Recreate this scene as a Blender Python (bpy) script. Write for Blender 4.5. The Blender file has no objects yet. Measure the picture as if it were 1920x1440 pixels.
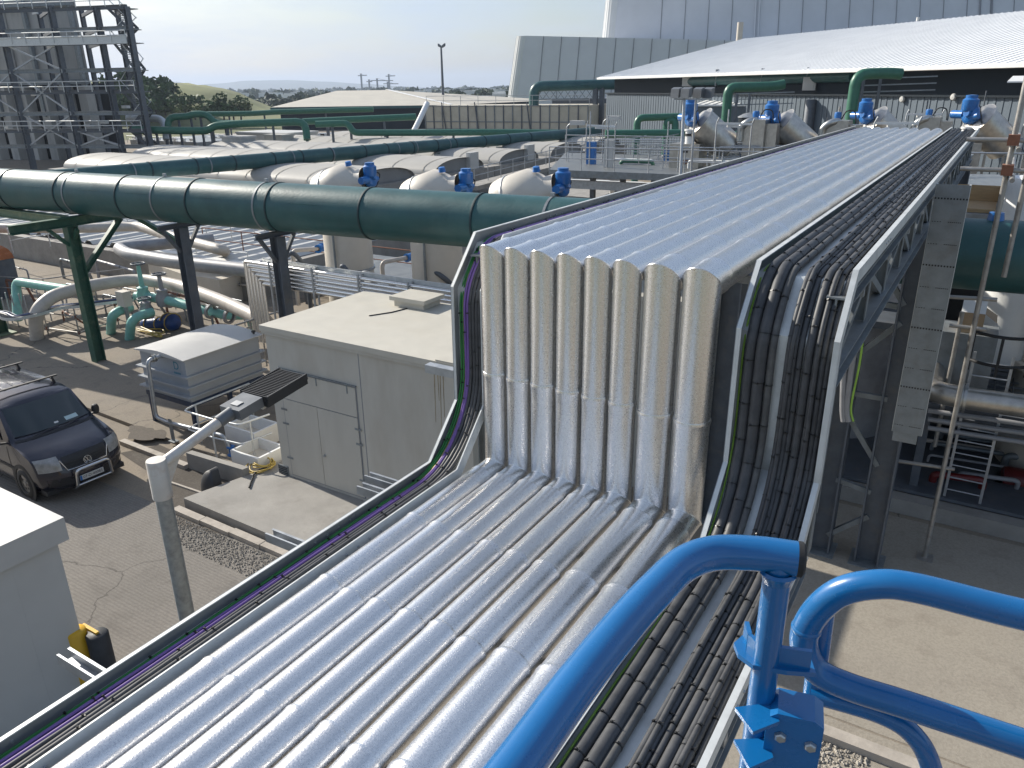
import bpy, bmesh, math, random
from mathutils import Vector, Matrix
random.seed(7)
SC = bpy.context.scene
# ------------------------------------------------------------------ camera
FPX, CX, CY, EYE = 1442.0, 960.0, 720.0, 8.5
_dn = Vector((1008 - CX, 4447 - CY, FPX)).normalized()
_up = -_dn
_bv = Vector((1913 - CX, 150 - CY, FPX)).normalized()
_y = (_bv - _up * _bv.dot(_up)).normalized()
_x = _y.cross(_up)
if _x.x < 0: _x = -_x
def c2w(v):
    return Vector((v.dot(_x), v.dot(_y), v.dot(_up)))
cam_d = bpy.data.cameras.new('camera')
cam = bpy.data.objects.new('camera', cam_d)
SC.collection.objects.link(cam)
_r, _u, _b = c2w(Vector((1, 0, 0))), c2w(Vector((0, -1, 0))), c2w(Vector((0, 0, -1)))
M = Matrix(((_r.x, _u.x, _b.x, 0), (_r.y, _u.y, _b.y, 0), (_r.z, _u.z, _b.z, EYE), (0, 0, 0, 1)))
cam.matrix_world = M
cam_d.sensor_fit = 'HORIZONTAL'
cam_d.angle = 2 * math.atan(960 / FPX)
cam_d.clip_start, cam_d.clip_end = 0.05, 20000
SC.camera = cam
SC.render.resolution_x, SC.render.resolution_y = 1024, 768
# survey helpers: the place is measured from one station (the lift basket)
def ray(px, py): return c2w(Vector((px - CX, py - CY, FPX)))
def G(px, py, z=0.0):
    d = ray(px, py); return Vector((0, 0, EYE)) + d * ((z - EYE) / d.z)
def AY(px, py, y):
    d = ray(px, py); return Vector((0, 0, EYE)) + d * (y / d.y)
def AX(px, py, x):
    d = ray(px, py); return Vector((0, 0, EYE)) + d * (x / d.x)
def DP(px, py, dep): return Vector((0, 0, EYE)) + ray(px, py) * (dep / FPX)
# ------------------------------------------------------------------ light
SUN_EL, SUN_AZ_VEC = math.radians(30), Vector((-1, 0.10, 0)).normalized()
w = bpy.data.worlds.new('World'); SC.world = w; w.use_nodes = True
nt = w.node_tree; nt.nodes.clear()
out = nt.nodes.new('ShaderNodeOutputWorld'); bg = nt.nodes.new('ShaderNodeBackground')
sky = nt.nodes.new('ShaderNodeTexSky'); sky.sky_type = 'NISHITA'; sky.sun_disc = False
sky.sun_elevation = SUN_EL
sky.sun_rotation = math.atan2(SUN_AZ_VEC.x, SUN_AZ_VEC.y)
sky.air_density, sky.dust_density, sky.ozone_density, sky.altitude = 1.0, 1.6, 1.5, 20
# thin high cloud mixed into the sky
tc = nt.nodes.new('ShaderNodeTexCoord'); mp = nt.nodes.new('ShaderNodeMapping'); mp.inputs['Scale'].default_value = (1.6, 1.6, 9)
mp.inputs['Rotation'].default_value = (0.05, 0.04, 0.5)
nz = nt.nodes.new('ShaderNodeTexNoise'); nz.inputs['Scale'].default_value = 1.7; nz.inputs['Detail'].default_value = 7; nz.inputs['Roughness'].default_value = .55
cr = nt.nodes.new('ShaderNodeValToRGB'); cr.color_ramp.elements[0].position = .40; cr.color_ramp.elements[1].position = .78
cr.color_ramp.elements[0].color = (.12, .12, .12, 1); cr.color_ramp.elements[1].color = (.9, .9, .9, 1)
mx = nt.nodes.new('ShaderNodeMix'); mx.data_type = 'RGBA'
mx.inputs['B'].default_value = (5.0, 6.0, 7.9, 1)
nt.links.new(tc.outputs['Generated'], mp.inputs['Vector']); nt.links.new(mp.outputs['Vector'], nz.inputs['Vector'])
nt.links.new(nz.outputs['Fac'], cr.inputs['Fac']); nt.links.new(cr.outputs['Color'], mx.inputs['Factor'])
nt.links.new(sky.outputs['Color'], mx.inputs['A']); nt.links.new(mx.outputs['Result'], bg.inputs['Color'])
bg.inputs['Strength'].default_value = 0.086
nt.links.new(bg.outputs['Background'], out.inputs['Surface'])
sl = bpy.data.lights.new('sun', 'SUN'); sl.energy = 4.9; sl.angle = math.radians(0.6); sl.color = (1, .94, .84)
so = bpy.data.objects.new('sun', sl); SC.collection.objects.link(so)
sd = (SUN_AZ_VEC * math.cos(SUN_EL) + Vector((0, 0, math.sin(SUN_EL)))).normalized()
so.rotation_euler = sd.to_track_quat('Z', 'Y').to_euler(); so.location = (0, 0, 40)
SC.view_settings.view_transform = 'Standard'; SC.view_settings.look = 'None'
SC.view_settings.exposure = 0.5; SC.view_settings.gamma = 1
SC.cycles.max_bounces = 8; SC.cycles.volume_bounces = 0; SC.cycles.volume_step_rate = 4
SC.cycles.use_denoising = True

# ------------------------------------------------------------------ materials
def mat(name, col, rough=.6, metal=0.0, var=.12, vs=3.0, bump=0.0, bs=40.0, dirt=None, ds=1.2, damt=.4, spec=.5, coat=0, stretch=None, rvar=.12, bd=None, dlo=.5):
    m = bpy.data.materials.new(name); m.use_nodes = True
    n = m.node_tree; b = n.nodes['Principled BSDF']
    b.inputs['Metallic'].default_value = metal; b.inputs['Roughness'].default_value = rough
    b.inputs['Specular IOR Level'].default_value = spec
    if coat: b.inputs['Coat Weight'].default_value = coat; b.inputs['Coat Roughness'].default_value = .08
    tc = n.nodes.new('ShaderNodeTexCoord'); vec = tc.outputs['Object']
    if stretch:
        mp = n.nodes.new('ShaderNodeMapping'); mp.inputs['Scale'].default_value = stretch
        n.links.new(vec, mp.inputs['Vector']); vec = mp.outputs['Vector']
    nz = n.nodes.new('ShaderNodeTexNoise'); nz.inputs['Scale'].default_value = vs; nz.inputs['Detail'].default_value = 6; nz.inputs['Roughness'].default_value = .6
    n.links.new(vec, nz.inputs['Vector'])
    mr = n.nodes.new('ShaderNodeMapRange'); mr.inputs['From Min'].default_value = .3; mr.inputs['From Max'].default_value = .7
    mr.inputs['To Min'].default_value = 1 - var; mr.inputs['To Max'].default_value = 1 + var
    n.links.new(nz.outputs['Fac'], mr.inputs['Value'])
    mul = n.nodes.new('ShaderNodeVectorMath'); mul.operation = 'SCALE'; mul.inputs[0].default_value = col[:3]
    n.links.new(mr.outputs['Result'], mul.inputs['Scale'])
    colout = mul.outputs['Vector']
    if dirt:
        nd = n.nodes.new('ShaderNodeTexNoise'); nd.inputs['Scale'].default_value = ds; nd.inputs['Detail'].default_value = 8; nd.inputs['Roughness'].default_value = .68
        n.links.new(vec, nd.inputs['Vector'])
        md = n.nodes.new('ShaderNodeMapRange'); md.inputs['From Min'].default_value = dlo; md.inputs['From Max'].default_value = dlo + .2
        md.inputs['To Min'].default_value = 0; md.inputs['To Max'].default_value = damt
        n.links.new(nd.outputs['Fac'], md.inputs['Value'])
        mix = n.nodes.new('ShaderNodeMix'); mix.data_type = 'RGBA'
        n.links.new(md.outputs['Result'], mix.inputs['Factor']); n.links.new(colout, mix.inputs['A']); mix.inputs['B'].default_value = (*dirt, 1)
        colout = mix.outputs['Result']
    n.links.new(colout, b.inputs['Base Color'])
    if rvar:
        rr = n.nodes.new('ShaderNodeMapRange'); rr.inputs['To Min'].default_value = max(.02, rough - rvar); rr.inputs['To Max'].default_value = min(1, rough + rvar)
        n.links.new(nz.outputs['Fac'], rr.inputs['Value']); n.links.new(rr.outputs['Result'], b.inputs['Roughness'])
    if bump:
        nb = n.nodes.new('ShaderNodeTexNoise'); nb.inputs['Scale'].default_value = bs; nb.inputs['Detail'].default_value = 3
        n.links.new(tc.outputs['Object'], nb.inputs['Vector'])
        bp = n.nodes.new('ShaderNodeBump'); bp.inputs['Strength'].default_value = min(1, bump); bp.inputs['Distance'].default_value = bd or (.012 if bs > 20 else .03)
        n.links.new(nb.outputs['Fac'], bp.inputs['Height']); n.links.new(bp.outputs['Normal'], b.inputs['Normal'])
    return m
MT = {}
MT['clad'] = mat('embossed_aluminium', (.87, .86, .845), .29, 1.0, .12, 95, .38, 85, rvar=.09, bd=.0040)  # fine colour speckle stands in for light on the embossed facets
MT['galv'] = mat('galvanised_steel', (.42, .44, .46), .48, .75, .16, 9, .03, 60, (.25, .25, .24), 3, .35)
MT['galvlight'] = mat('pale_galvanised', (.60, .62, .62), .5, .55, .12, 9, .02, 60)
MT['tray_shade'] = mat('tray_shaded_plate', (.27, .285, .30), .5, .35, .12, 6, dirt=(.2, .2, .2), ds=4, damt=.3)  # darker copy of the tray paint, shade put into the colour
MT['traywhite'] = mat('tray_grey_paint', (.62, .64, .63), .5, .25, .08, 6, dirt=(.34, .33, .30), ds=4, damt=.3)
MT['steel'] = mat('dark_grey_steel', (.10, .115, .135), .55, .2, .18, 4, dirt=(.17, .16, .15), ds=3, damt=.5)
MT['steelmid'] = mat('mid_grey_steel', (.22, .245, .26), .5, .4, .18, 4, dirt=(.16, .14, .12), ds=3, damt=.4)
MT['cable'] = mat('black_cable', (.052, .054, .058), .55, 0, .3, 9, .05, 30, (.10, .10, .10), 6, .5)
MT['cablegrey'] = mat('dusty_grey_cable', (.075, .075, .074), .55, 0, .3, 9, dirt=(.15, .15, .14), ds=7, damt=.5)
MT['tie'] = mat('black_nylon', (.012, .012, .012), .4, 0, .1)
MT['purple'] = mat('purple_cable', (.16, .085, .30), .45, 0, .1)
MT['green_wire'] = mat('green_cable', (.03, .22, .05), .45, 0, .15)
MT['yellow_wire'] = mat('yellow_cable', (.62, .50, .06), .45, 0, .12)
MT['earth'] = mat('yellow_green_cable', (.32, .55, .08), .45, 0, .25, 2)
MT['blue'] = mat('blue_lift_paint', (.005, .122, .335), .26, 0, .06, 14, .02, 60, (.012, .03, .06), 11, .85, coat=.5, dlo=.68)
MT['bolt'] = mat('zinc_bolt', (.5, .5, .48), .35, .9, .1)
MT['rubber'] = mat('black_rubber', (.02, .02, .02), .7, 0, .2)
MT['house'] = mat('beige_grp_wall', (.49, .47, .415), .55, 0, .06, 2, .02, 8, (.37, .33, .27), .9, .5, stretch=(1, 1, .3))
MT['houseroof'] = mat('cream_roof_sheet', (.50, .475, .41), .6, 0, .05, 2.5, dirt=(.47, .43, .35), ds=1.6, damt=.35)
MT['stain'] = mat('rust_stain', (.30, .25, .17), .7, 0, .3, 6)
MT['boxgrey'] = mat('grey_grp_box', (.52, .515, .49), .5, 0, .04, 2, dirt=(.38, .37, .34), ds=1.0, damt=.25)
MT['boxroof'] = mat('white_grp_lid', (.50, .49, .465), .5, 0, .04, 2, dirt=(.55, .53, .49), ds=2.0, damt=.3)
MT['tank'] = mat('grey_tank_panel', (.31, .33, .35), .45, 0, .06, 2.5, dirt=(.37, .38, .38), ds=1.4, damt=.3)
MT['tankframe'] = mat('navy_frame', (.012, .03, .07), .5, 0, .2)
MT['teal'] = mat('teal_sticker', (.01, .16, .22), .4, 0, .1)
MT['pipegreen'] = mat('green_duct', (.017, .082, .085), .42, 0, .2, 1.1, .12, 14, (.05, .125, .125), 1.2, .55, dlo=.47)
MT['pipeband'] = mat('dark_green_joint', (.008, .03, .035), .6, 0, .15)
MT['greensteel'] = mat('green_painted_steel', (.018, .085, .055), .5, 0, .2, 4, dirt=(.14, .19, .11), ds=2.4, damt=.6)
MT['greenpale'] = mat('weathered_green_steel', (.17, .235, .15), .6, 0, .25, 4, dirt=(.33, .33, .2), ds=3, damt=.6)
MT['greenpipe'] = mat('mid_green_pipe', (.03, .135, .085), .4, 0, .15, 3)
MT['aqua'] = mat('aqua_pipe_paint', (.22, .50, .43), .45, 0, .12, 4, dirt=(.28, .36, .31), ds=3, damt=.5)
MT['cream'] = mat('cream_grp', (.60, .55, .47), .5, 0, .05, 2, dirt=(.48, .43, .35), ds=1.5, damt=.3)
MT['beigepipe'] = mat('beige_pipe', (.50, .455, .40), .5, 0, .1, 3, dirt=(.32, .27, .21), ds=2.5, damt=.5)
MT['greypipe'] = mat('grey_pipe', (.30, .30, .31), .5, .1, .15, 3, dirt=(.2, .19, .18), ds=2.5, damt=.4)
MT['stainless'] = mat('brushed_stainless', (.52, .49, .44), .36, .85, .16, 4, dirt=(.25, .2, .15), ds=2.5, damt=.4)
MT['actblue'] = mat('actuator_blue', (.015, .14, .42), .35, 0, .15, 8, coat=.3)
MT['cover'] = mat('grp_tank_cover', (.37, .355, .32), .6, 0, .05, .5, dirt=(.42, .40, .36), ds=.35, damt=.4)
MT['coverdark'] = mat('grey_cover_end', (.24, .24, .235), .6, 0, .1, 1)
MT['concrete'] = mat('pale_concrete', (.29, .275, .25), .85, 0, .16, 1.6, .3, 25, (.17, .155, .135), 1.1, .6)
MT['kerb'] = mat('kerb_concrete', (.40, .36, .31), .85, 0, .15, 4, .3, 30, (.22, .19, .16), 2.2, .5)
MT['tankconc'] = mat('concrete_tank_wall', (.44, .43, .40), .85, 0, .16, .5, 0, 25, (.16, .155, .145), .35, .6, stretch=(1, 1, .25))
MT['rust'] = mat('rusty_steel', (.20, .085, .05), .8, 0, .3, 6)
MT['orange'] = mat('orange_rust_drum', (.42, .14, .05), .7, 0, .3, 3, dirt=(.35, .33, .3), ds=3, damt=.7)
MT['scaff'] = mat('scaffold_tube', (.36, .35, .33), .5, .65, .2, 6, dirt=(.22, .17, .13), ds=5, damt=.5)
MT['wood'] = mat('new_timber', (.50, .35, .19), .7, 0, .15, 3, stretch=(1, 12, 12))
MT['card'] = mat('cardboard', (.42, .30, .19), .8, 0, .08, 3)
MT['white'] = mat('white_paint', (.74, .74, .72), .45, 0, .05, 3)
MT['lampgrey'] = mat('grey_cast_housing', (.15, .16, .17), .45, .3, .1, 6)
MT['lampfin'] = mat('black_cooling_fins', (.035, .037, .04), .5, .2, .1, 6)
MT['postwhite'] = mat('weathered_post', (.58, .56, .52), .5, .3, .1, 5, dirt=(.34, .20, .11), ds=5, damt=.5)
MT['postgalv'] = mat('galvanised_post', (.34, .36, .36), .5, .55, .25, 14, .02, 40)
MT['bollard'] = mat('black_bollard', (.030, .032, .036), .6, 0, .3, 6, .2, 30)
MT['yellow'] = mat('yellow_bollard', (.70, .40, .02), .5, 0, .08, 4)
MT['hose'] = mat('yellow_hose', (.48, .34, .07), .5, 0, .25, 5)
MT['tarp'] = mat('blue_tarp', (.012, .05, .20), .4, 0, .25, 5, .6, 9)
MT['vanpaint'] = mat('dark_navy_paint', (.013, .013, .026), .22, .3, .1, 3, dirt=(.05, .048, .055), ds=1.5, damt=.35, coat=.8)
MT['glass'] = mat('tinted_glass', (.02, .032, .036), .06, 0, .05, rvar=0, spec=.7)
MT['blackplastic'] = mat('black_plastic', (.018, .018, .02), .55, 0, .1)
MT['chrome'] = mat('polished_steel', (.62, .62, .62), .16, 1, .05, rvar=.02)
MT['alloy'] = mat('dusty_alloy', (.30, .28, .25), .5, .5, .15, 8)
MT['headlight'] = mat('headlight_lens', (.34, .34, .33), .1, .2, .25, 9, rvar=0)
MT['plate'] = mat('number_plate', (.60, .60, .58), .5, 0, .05)
MT['ink'] = mat('black_lettering', (.01, .01, .012), .5, 0, 0)
MT['paleblue'] = mat('dashboard_paper', (.45, .58, .60), .6, 0, .1)
MT['sheet'] = mat('white_ribbed_roof', (.86, .86, .84), .5, 0, .05, .5)
MT['darkclad'] = mat('dark_slate_cladding', (.016, .024, .032), .7, 0, .15, .3, spec=.2)
MT['bluegrey'] = mat('blue_grey_cladding', (.105, .135, .165), .55, .1, .07, .3)
MT['silver'] = mat('silver_facade', (.60, .615, .64), .5, .0, .06, .12)
MT['silverlight'] = mat('pale_facade_corner', (.62, .63, .62), .5, .1, .06, .2)
MT['seam'] = mat('facade_joint', (.22, .23, .25), .6, 0, 0)
MT['panelcream'] = mat('cream_sectional_panel', (.52, .48, .385), .6, 0, .1, .6, dirt=(.38, .33, .24), ds=.5, damt=.5)
MT['domeroof'] = mat('pale_dome_roof', (.50, .465, .39), .65, 0, .08, .3)
MT['dark'] = mat('near_black', (.03, .032, .034), .8, 0, .2)  # near black, stands in for deep shade on the walls
MT['grating'] = mat('steel_grating', (.20, .21, .21), .5, .6, .2)
MT['lamp'] = mat('lamp_glass', (.6, .6, .58), .3, 0, .1)
MT['red'] = mat('red_pump_paint', (.13, .01, .01), .4, 0, .15)
MT['trunk'] = mat('bark', (.08, .06, .045), .9, 0, .2)
def leafmat(name, c, c2):
    m = mat(name, c, .7, 0, .45, .35, spec=.25); return m
MT['leaf'] = leafmat('dark_shrub_leaf', (.06, .10, .034), None)
MT['leaf2'] = leafmat('olive_shrub_leaf', (.10, .125, .045), None)
MT['woods'] = mat('far_tree_leaf', (.05, .075, .035), .8, 0, .5, .02)
MT['grassm'] = mat('dry_grass', (.155, .165, .065), .9, 0, .3, .08)
MT['hillm'] = mat('heather_hill', (.05, .065, .05), .95, 0, .25, .004)

# ------------------------------------------------------------------ mesh helper
class MB:
    def __init__(s): s.v = []; s.f = []
    def add(s, vs, fs):
        o = len(s.v); s.v += [Vector(v) for v in vs]; s.f += [tuple(i + o for i in f) for f in fs]; return s
    def box(s, x0, x1, y0, y1, z0, z1):
        return s.add([(x0, y0, z0), (x1, y0, z0), (x1, y1, z0), (x0, y1, z0), (x0, y0, z1), (x1, y0, z1), (x1, y1, z1), (x0, y1, z1)],
                     [(0, 3, 2, 1), (4, 5, 6, 7), (0, 1, 5, 4), (1, 2, 6, 5), (2, 3, 7, 6), (3, 0, 4, 7)])
    def frame(s, p, q, up=Vector((0, 0, 1))):
        d = (Vector(q) - Vector(p)).normalized()
        if abs(d.dot(up)) > .98: up = Vector((0, 1, 0)) if abs(d.y) < .9 else Vector((1, 0, 0))
        sx = d.cross(up).normalized(); su = sx.cross(d).normalized()
        return d, sx, su
    def bar(s, p, q, w_, h_, off=(0, 0), up=Vector((0, 0, 1))):
        p = Vector(p); q = Vector(q); d, sx, su = s.frame(p, q, up)
        c = sx * off[0] + su * off[1]; vs = []
        for e in (p, q):
            for a, b in ((-1, -1), (1, -1), (1, 1), (-1, 1)): vs.append(e + c + sx * a * w_ / 2 + su * b * h_ / 2)
        return s.add(vs, [(3, 2, 1, 0), (4, 5, 6, 7), (0, 1, 5, 4), (1, 2, 6, 5), (2, 3, 7, 6), (3, 0, 4, 7)])
    def ibeam(s, p, q, w_, h_, t=.014, up=Vector((0, 0, 1))):
        s.bar(p, q, w_, t, (0, h_ / 2 - t / 2), up); s.bar(p, q, w_, t, (0, -h_ / 2 + t / 2), up)
        return s.bar(p, q, t, h_ - 2 * t, (0, 0), up)
    def tube(s, path, r, n=12, caps=True, radii=None):
        path = [Vector(p) for p in path]; m = len(path); rings = []
        d0 = (path[1] - path[0]).normalized()
        ref = Vector((0, 0, 1)) if abs(d0.z) < .9 else Vector((1, 0, 0))
        u = (ref - d0 * ref.dot(d0)).normalized()
        for i, p in enumerate(path):
            din = (p - path[i - 1]).normalized() if i > 0 else (path[1] - p).normalized()
            dout = (path[i + 1] - p).normalized() if i < m - 1 else din
            t = (din + dout)
            t = t.normalized() if t.length > 1e-6 else din
            u = (u - t * u.dot(t)).normalized(); v = t.cross(u)
            bis = (dout - din); sc = 1 / max(.35, math.sqrt((1 + din.dot(dout)) / 2)); bis = bis.normalized() if bis.length > 1e-5 else None
            rr = radii[i] if radii else r; ring = []
            for k in range(n):
                a = 2 * math.pi * k / n; o = u * math.cos(a) * rr + v * math.sin(a) * rr
                if bis is not None: o = o + bis * o.dot(bis) * (sc - 1)
                ring.append(p + o)
            rings.append(ring)
        vs = [q for ring in rings for q in ring]; fs = []
        for i in range(m - 1):
            for k in range(n):
                fs.append((i * n + k, i * n + (k + 1) % n, (i + 1) * n + (k + 1) % n, (i + 1) * n + k))
        if caps: fs.append(tuple(range(n - 1, -1, -1))); fs.append(tuple((m - 1) * n + k for k in range(n)))
        return s.add(vs, fs)
    def lathe(s, prof, org, axis=(0, 0, 1), n=24, a0=0, a1=2 * math.pi):
        org = Vector(org); ax = Vector(axis).normalized()
        ref = Vector((0, 0, 1)) if abs(ax.z) < .9 else Vector((1, 0, 0))
        u = (ref - ax * ref.dot(ax)).normalized(); v = ax.cross(u)
        full = abs(a1 - a0 - 2 * math.pi) < 1e-6; c = n if full else n + 1
        vs = []
        for r, z in prof:
            for k in range(c):
                a = a0 + (a1 - a0) * k / n
                vs.append(org + ax * z + (u * math.cos(a) + v * math.sin(a)) * max(r, 1e-4))
        fs = []
        for i in range(len(prof) - 1):
            for k in range(n):
                k2 = (k + 1) % c
                fs.append((i * c + k, i * c + k2, (i + 1) * c + k2, (i + 1) * c + k))
        return s.add(vs, fs)
    def prism(s, poly, d):
        poly = [Vector(p) for p in poly]; d = Vector(d); n = len(poly)
        vs = poly + [p + d for p in poly]
        fs = [tuple(range(n - 1, -1, -1)), tuple(range(n, 2 * n))] + [(i, (i + 1) % n, n + (i + 1) % n, n + i) for i in range(n)]
        return s.add(vs, fs)
    def grid(s, rows):
        nr, nc = len(rows), len(rows[0])
        return s.add([p for r in rows for p in r], [(i * nc + j, i * nc + j + 1, (i + 1) * nc + j + 1, (i + 1) * nc + j) for i in range(nr - 1) for j in range(nc - 1)])
    def build(s, name, m, parent=None, smooth=True, ang=50, origin=None, fix=True):
        if not s.v: return None
        if parent is not None: o = Vector((0, 0, 0)) if parent.get('_local') else parent.get('_org', None)
        else: o = origin
        if parent is not None and not isinstance(o, Vector): o = Vector(parent['_org']) if parent.get('_org') is not None else Vector((0, 0, 0))
        if o is None:
            o = Vector((sum(v.x for v in s.v) / len(s.v), sum(v.y for v in s.v) / len(s.v), min(v.z for v in s.v)))
        o = Vector(o)
        me = bpy.data.meshes.new(name); me.from_pydata([v - o for v in s.v], [], s.f); 
        if fix:
            bm = bmesh.new(); bm.from_mesh(me); bmesh.ops.recalc_face_normals(bm, faces=bm.faces[:]); bm.to_mesh(me); bm.free()
        me.update()
        me.materials.append(m if not isinstance(m, str) else MT[m])
        if smooth:
            me.polygons.foreach_set('use_smooth', [True] * len(me.polygons)); me.set_sharp_from_angle(angle=math.radians(ang))
        ob = bpy.data.objects.new(name, me); SC.collection.objects.link(ob)
        if parent is not None:
            ob.parent = parent
            # a sub-part hangs on a part whose own mesh already sits in the thing's frame
            if '_org' not in ob: ob['_org'] = list(o)
        else:
            ob.location = o; ob['_org'] = list(o)
        return ob
def tag(o, label=None, cat=None, group=None, kind=None):
    if label: o['label'] = label
    if cat: o['category'] = cat
    if group: o['group'] = group
    if kind: o['kind'] = kind
    return o
def thing(name, label, cat, loc=(0, 0, 0), group=None):
    o = bpy.data.objects.new(name, None); SC.collection.objects.link(o); o.location = loc
    o.empty_display_size = .2; o['_org'] = list(loc)
    return tag(o, label, cat, group)
def kids(o): return [c for c in SC.collection.objects if c.parent == o]
def clone(root, loc, label=None, rz=None, group=None):
    r = root.copy(); SC.collection.objects.link(r); r.location = loc
    if rz is not None: r.rotation_euler = (0, 0, rz)
    if label: r['label'] = label
    if group: r['group'] = group
    for ch in root.children:
        c = ch.copy(); SC.collection.objects.link(c); c.parent = r
        for g in ch.children:
            d = g.copy(); SC.collection.objects.link(d); d.parent = c
    return r
def arc(c, r, a0, a1, n, ux, uy):
    c = Vector(c); ux = Vector(ux); uy = Vector(uy)
    return [c + ux * r * math.cos(a0 + (a1 - a0) * i / n) + uy * r * math.sin(a0 + (a1 - a0) * i / n) for i in range(n + 1)]
def fillet(path, r, n=5):
    path = [Vector(p) for p in path]; o = [path[0]]
    for i in range(1, len(path) - 1):
        a, b, c = path[i - 1], path[i], path[i + 1]
        da, dc = (a - b), (c - b)
        t = min(r, da.length * .49, dc.length * .49)
        p, q = b + da.normalized() * t, b + dc.normalized() * t
        for k in range(n + 1):
            u = k / n; o.append(p * (1 - u) ** 2 + b * 2 * u * (1 - u) + q * u * u)
    o.append(path[-1]); return o
def text(body, size, name, m, parent, mtx, depth=.001):
    cu = bpy.data.curves.new(name, 'FONT'); cu.body = body; cu.size = size; cu.extrude = depth; cu.align_x = 'CENTER'; cu.align_y = 'CENTER'
    tmp = bpy.data.objects.new(name, cu); SC.collection.objects.link(tmp); bpy.context.view_layer.update()
    me = bpy.data.meshes.new_from_object(tmp.evaluated_get(bpy.context.evaluated_depsgraph_get()))
    bpy.data.objects.remove(tmp); me.materials.clear(); me.materials.append(MT[m]); me.name = name
    ob = bpy.data.objects.new(name, me); SC.collection.objects.link(ob); ob.parent = parent; ob.matrix_local = mtx; return ob
def multi(name, parts, parent=None, origin=None, smooth=False, ang=35):
    """one mesh, several materials: surface pattern stays inside its part"""
    mb = MB(); idx = []
    for k, (b, m) in enumerate(parts):
        mb.add(b.v, b.f); idx += [k] * len(b.f)
    ob = mb.build(name, parts[0][1], parent, smooth, ang, origin, fix=False)
    for b, m in parts[1:]: ob.data.materials.append(MT[m])
    ob.data.polygons.foreach_set('material_index', idx); return ob
def pipe(name, label, cat, pts, r, m, group=None, n=14, fr=0, parent=None):
    p = fillet(pts, fr, 5) if fr else pts
    o = MB().tube(p, r, n).build(name, m, parent)
    return tag(o, label, cat, group) if parent is None else o
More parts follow.
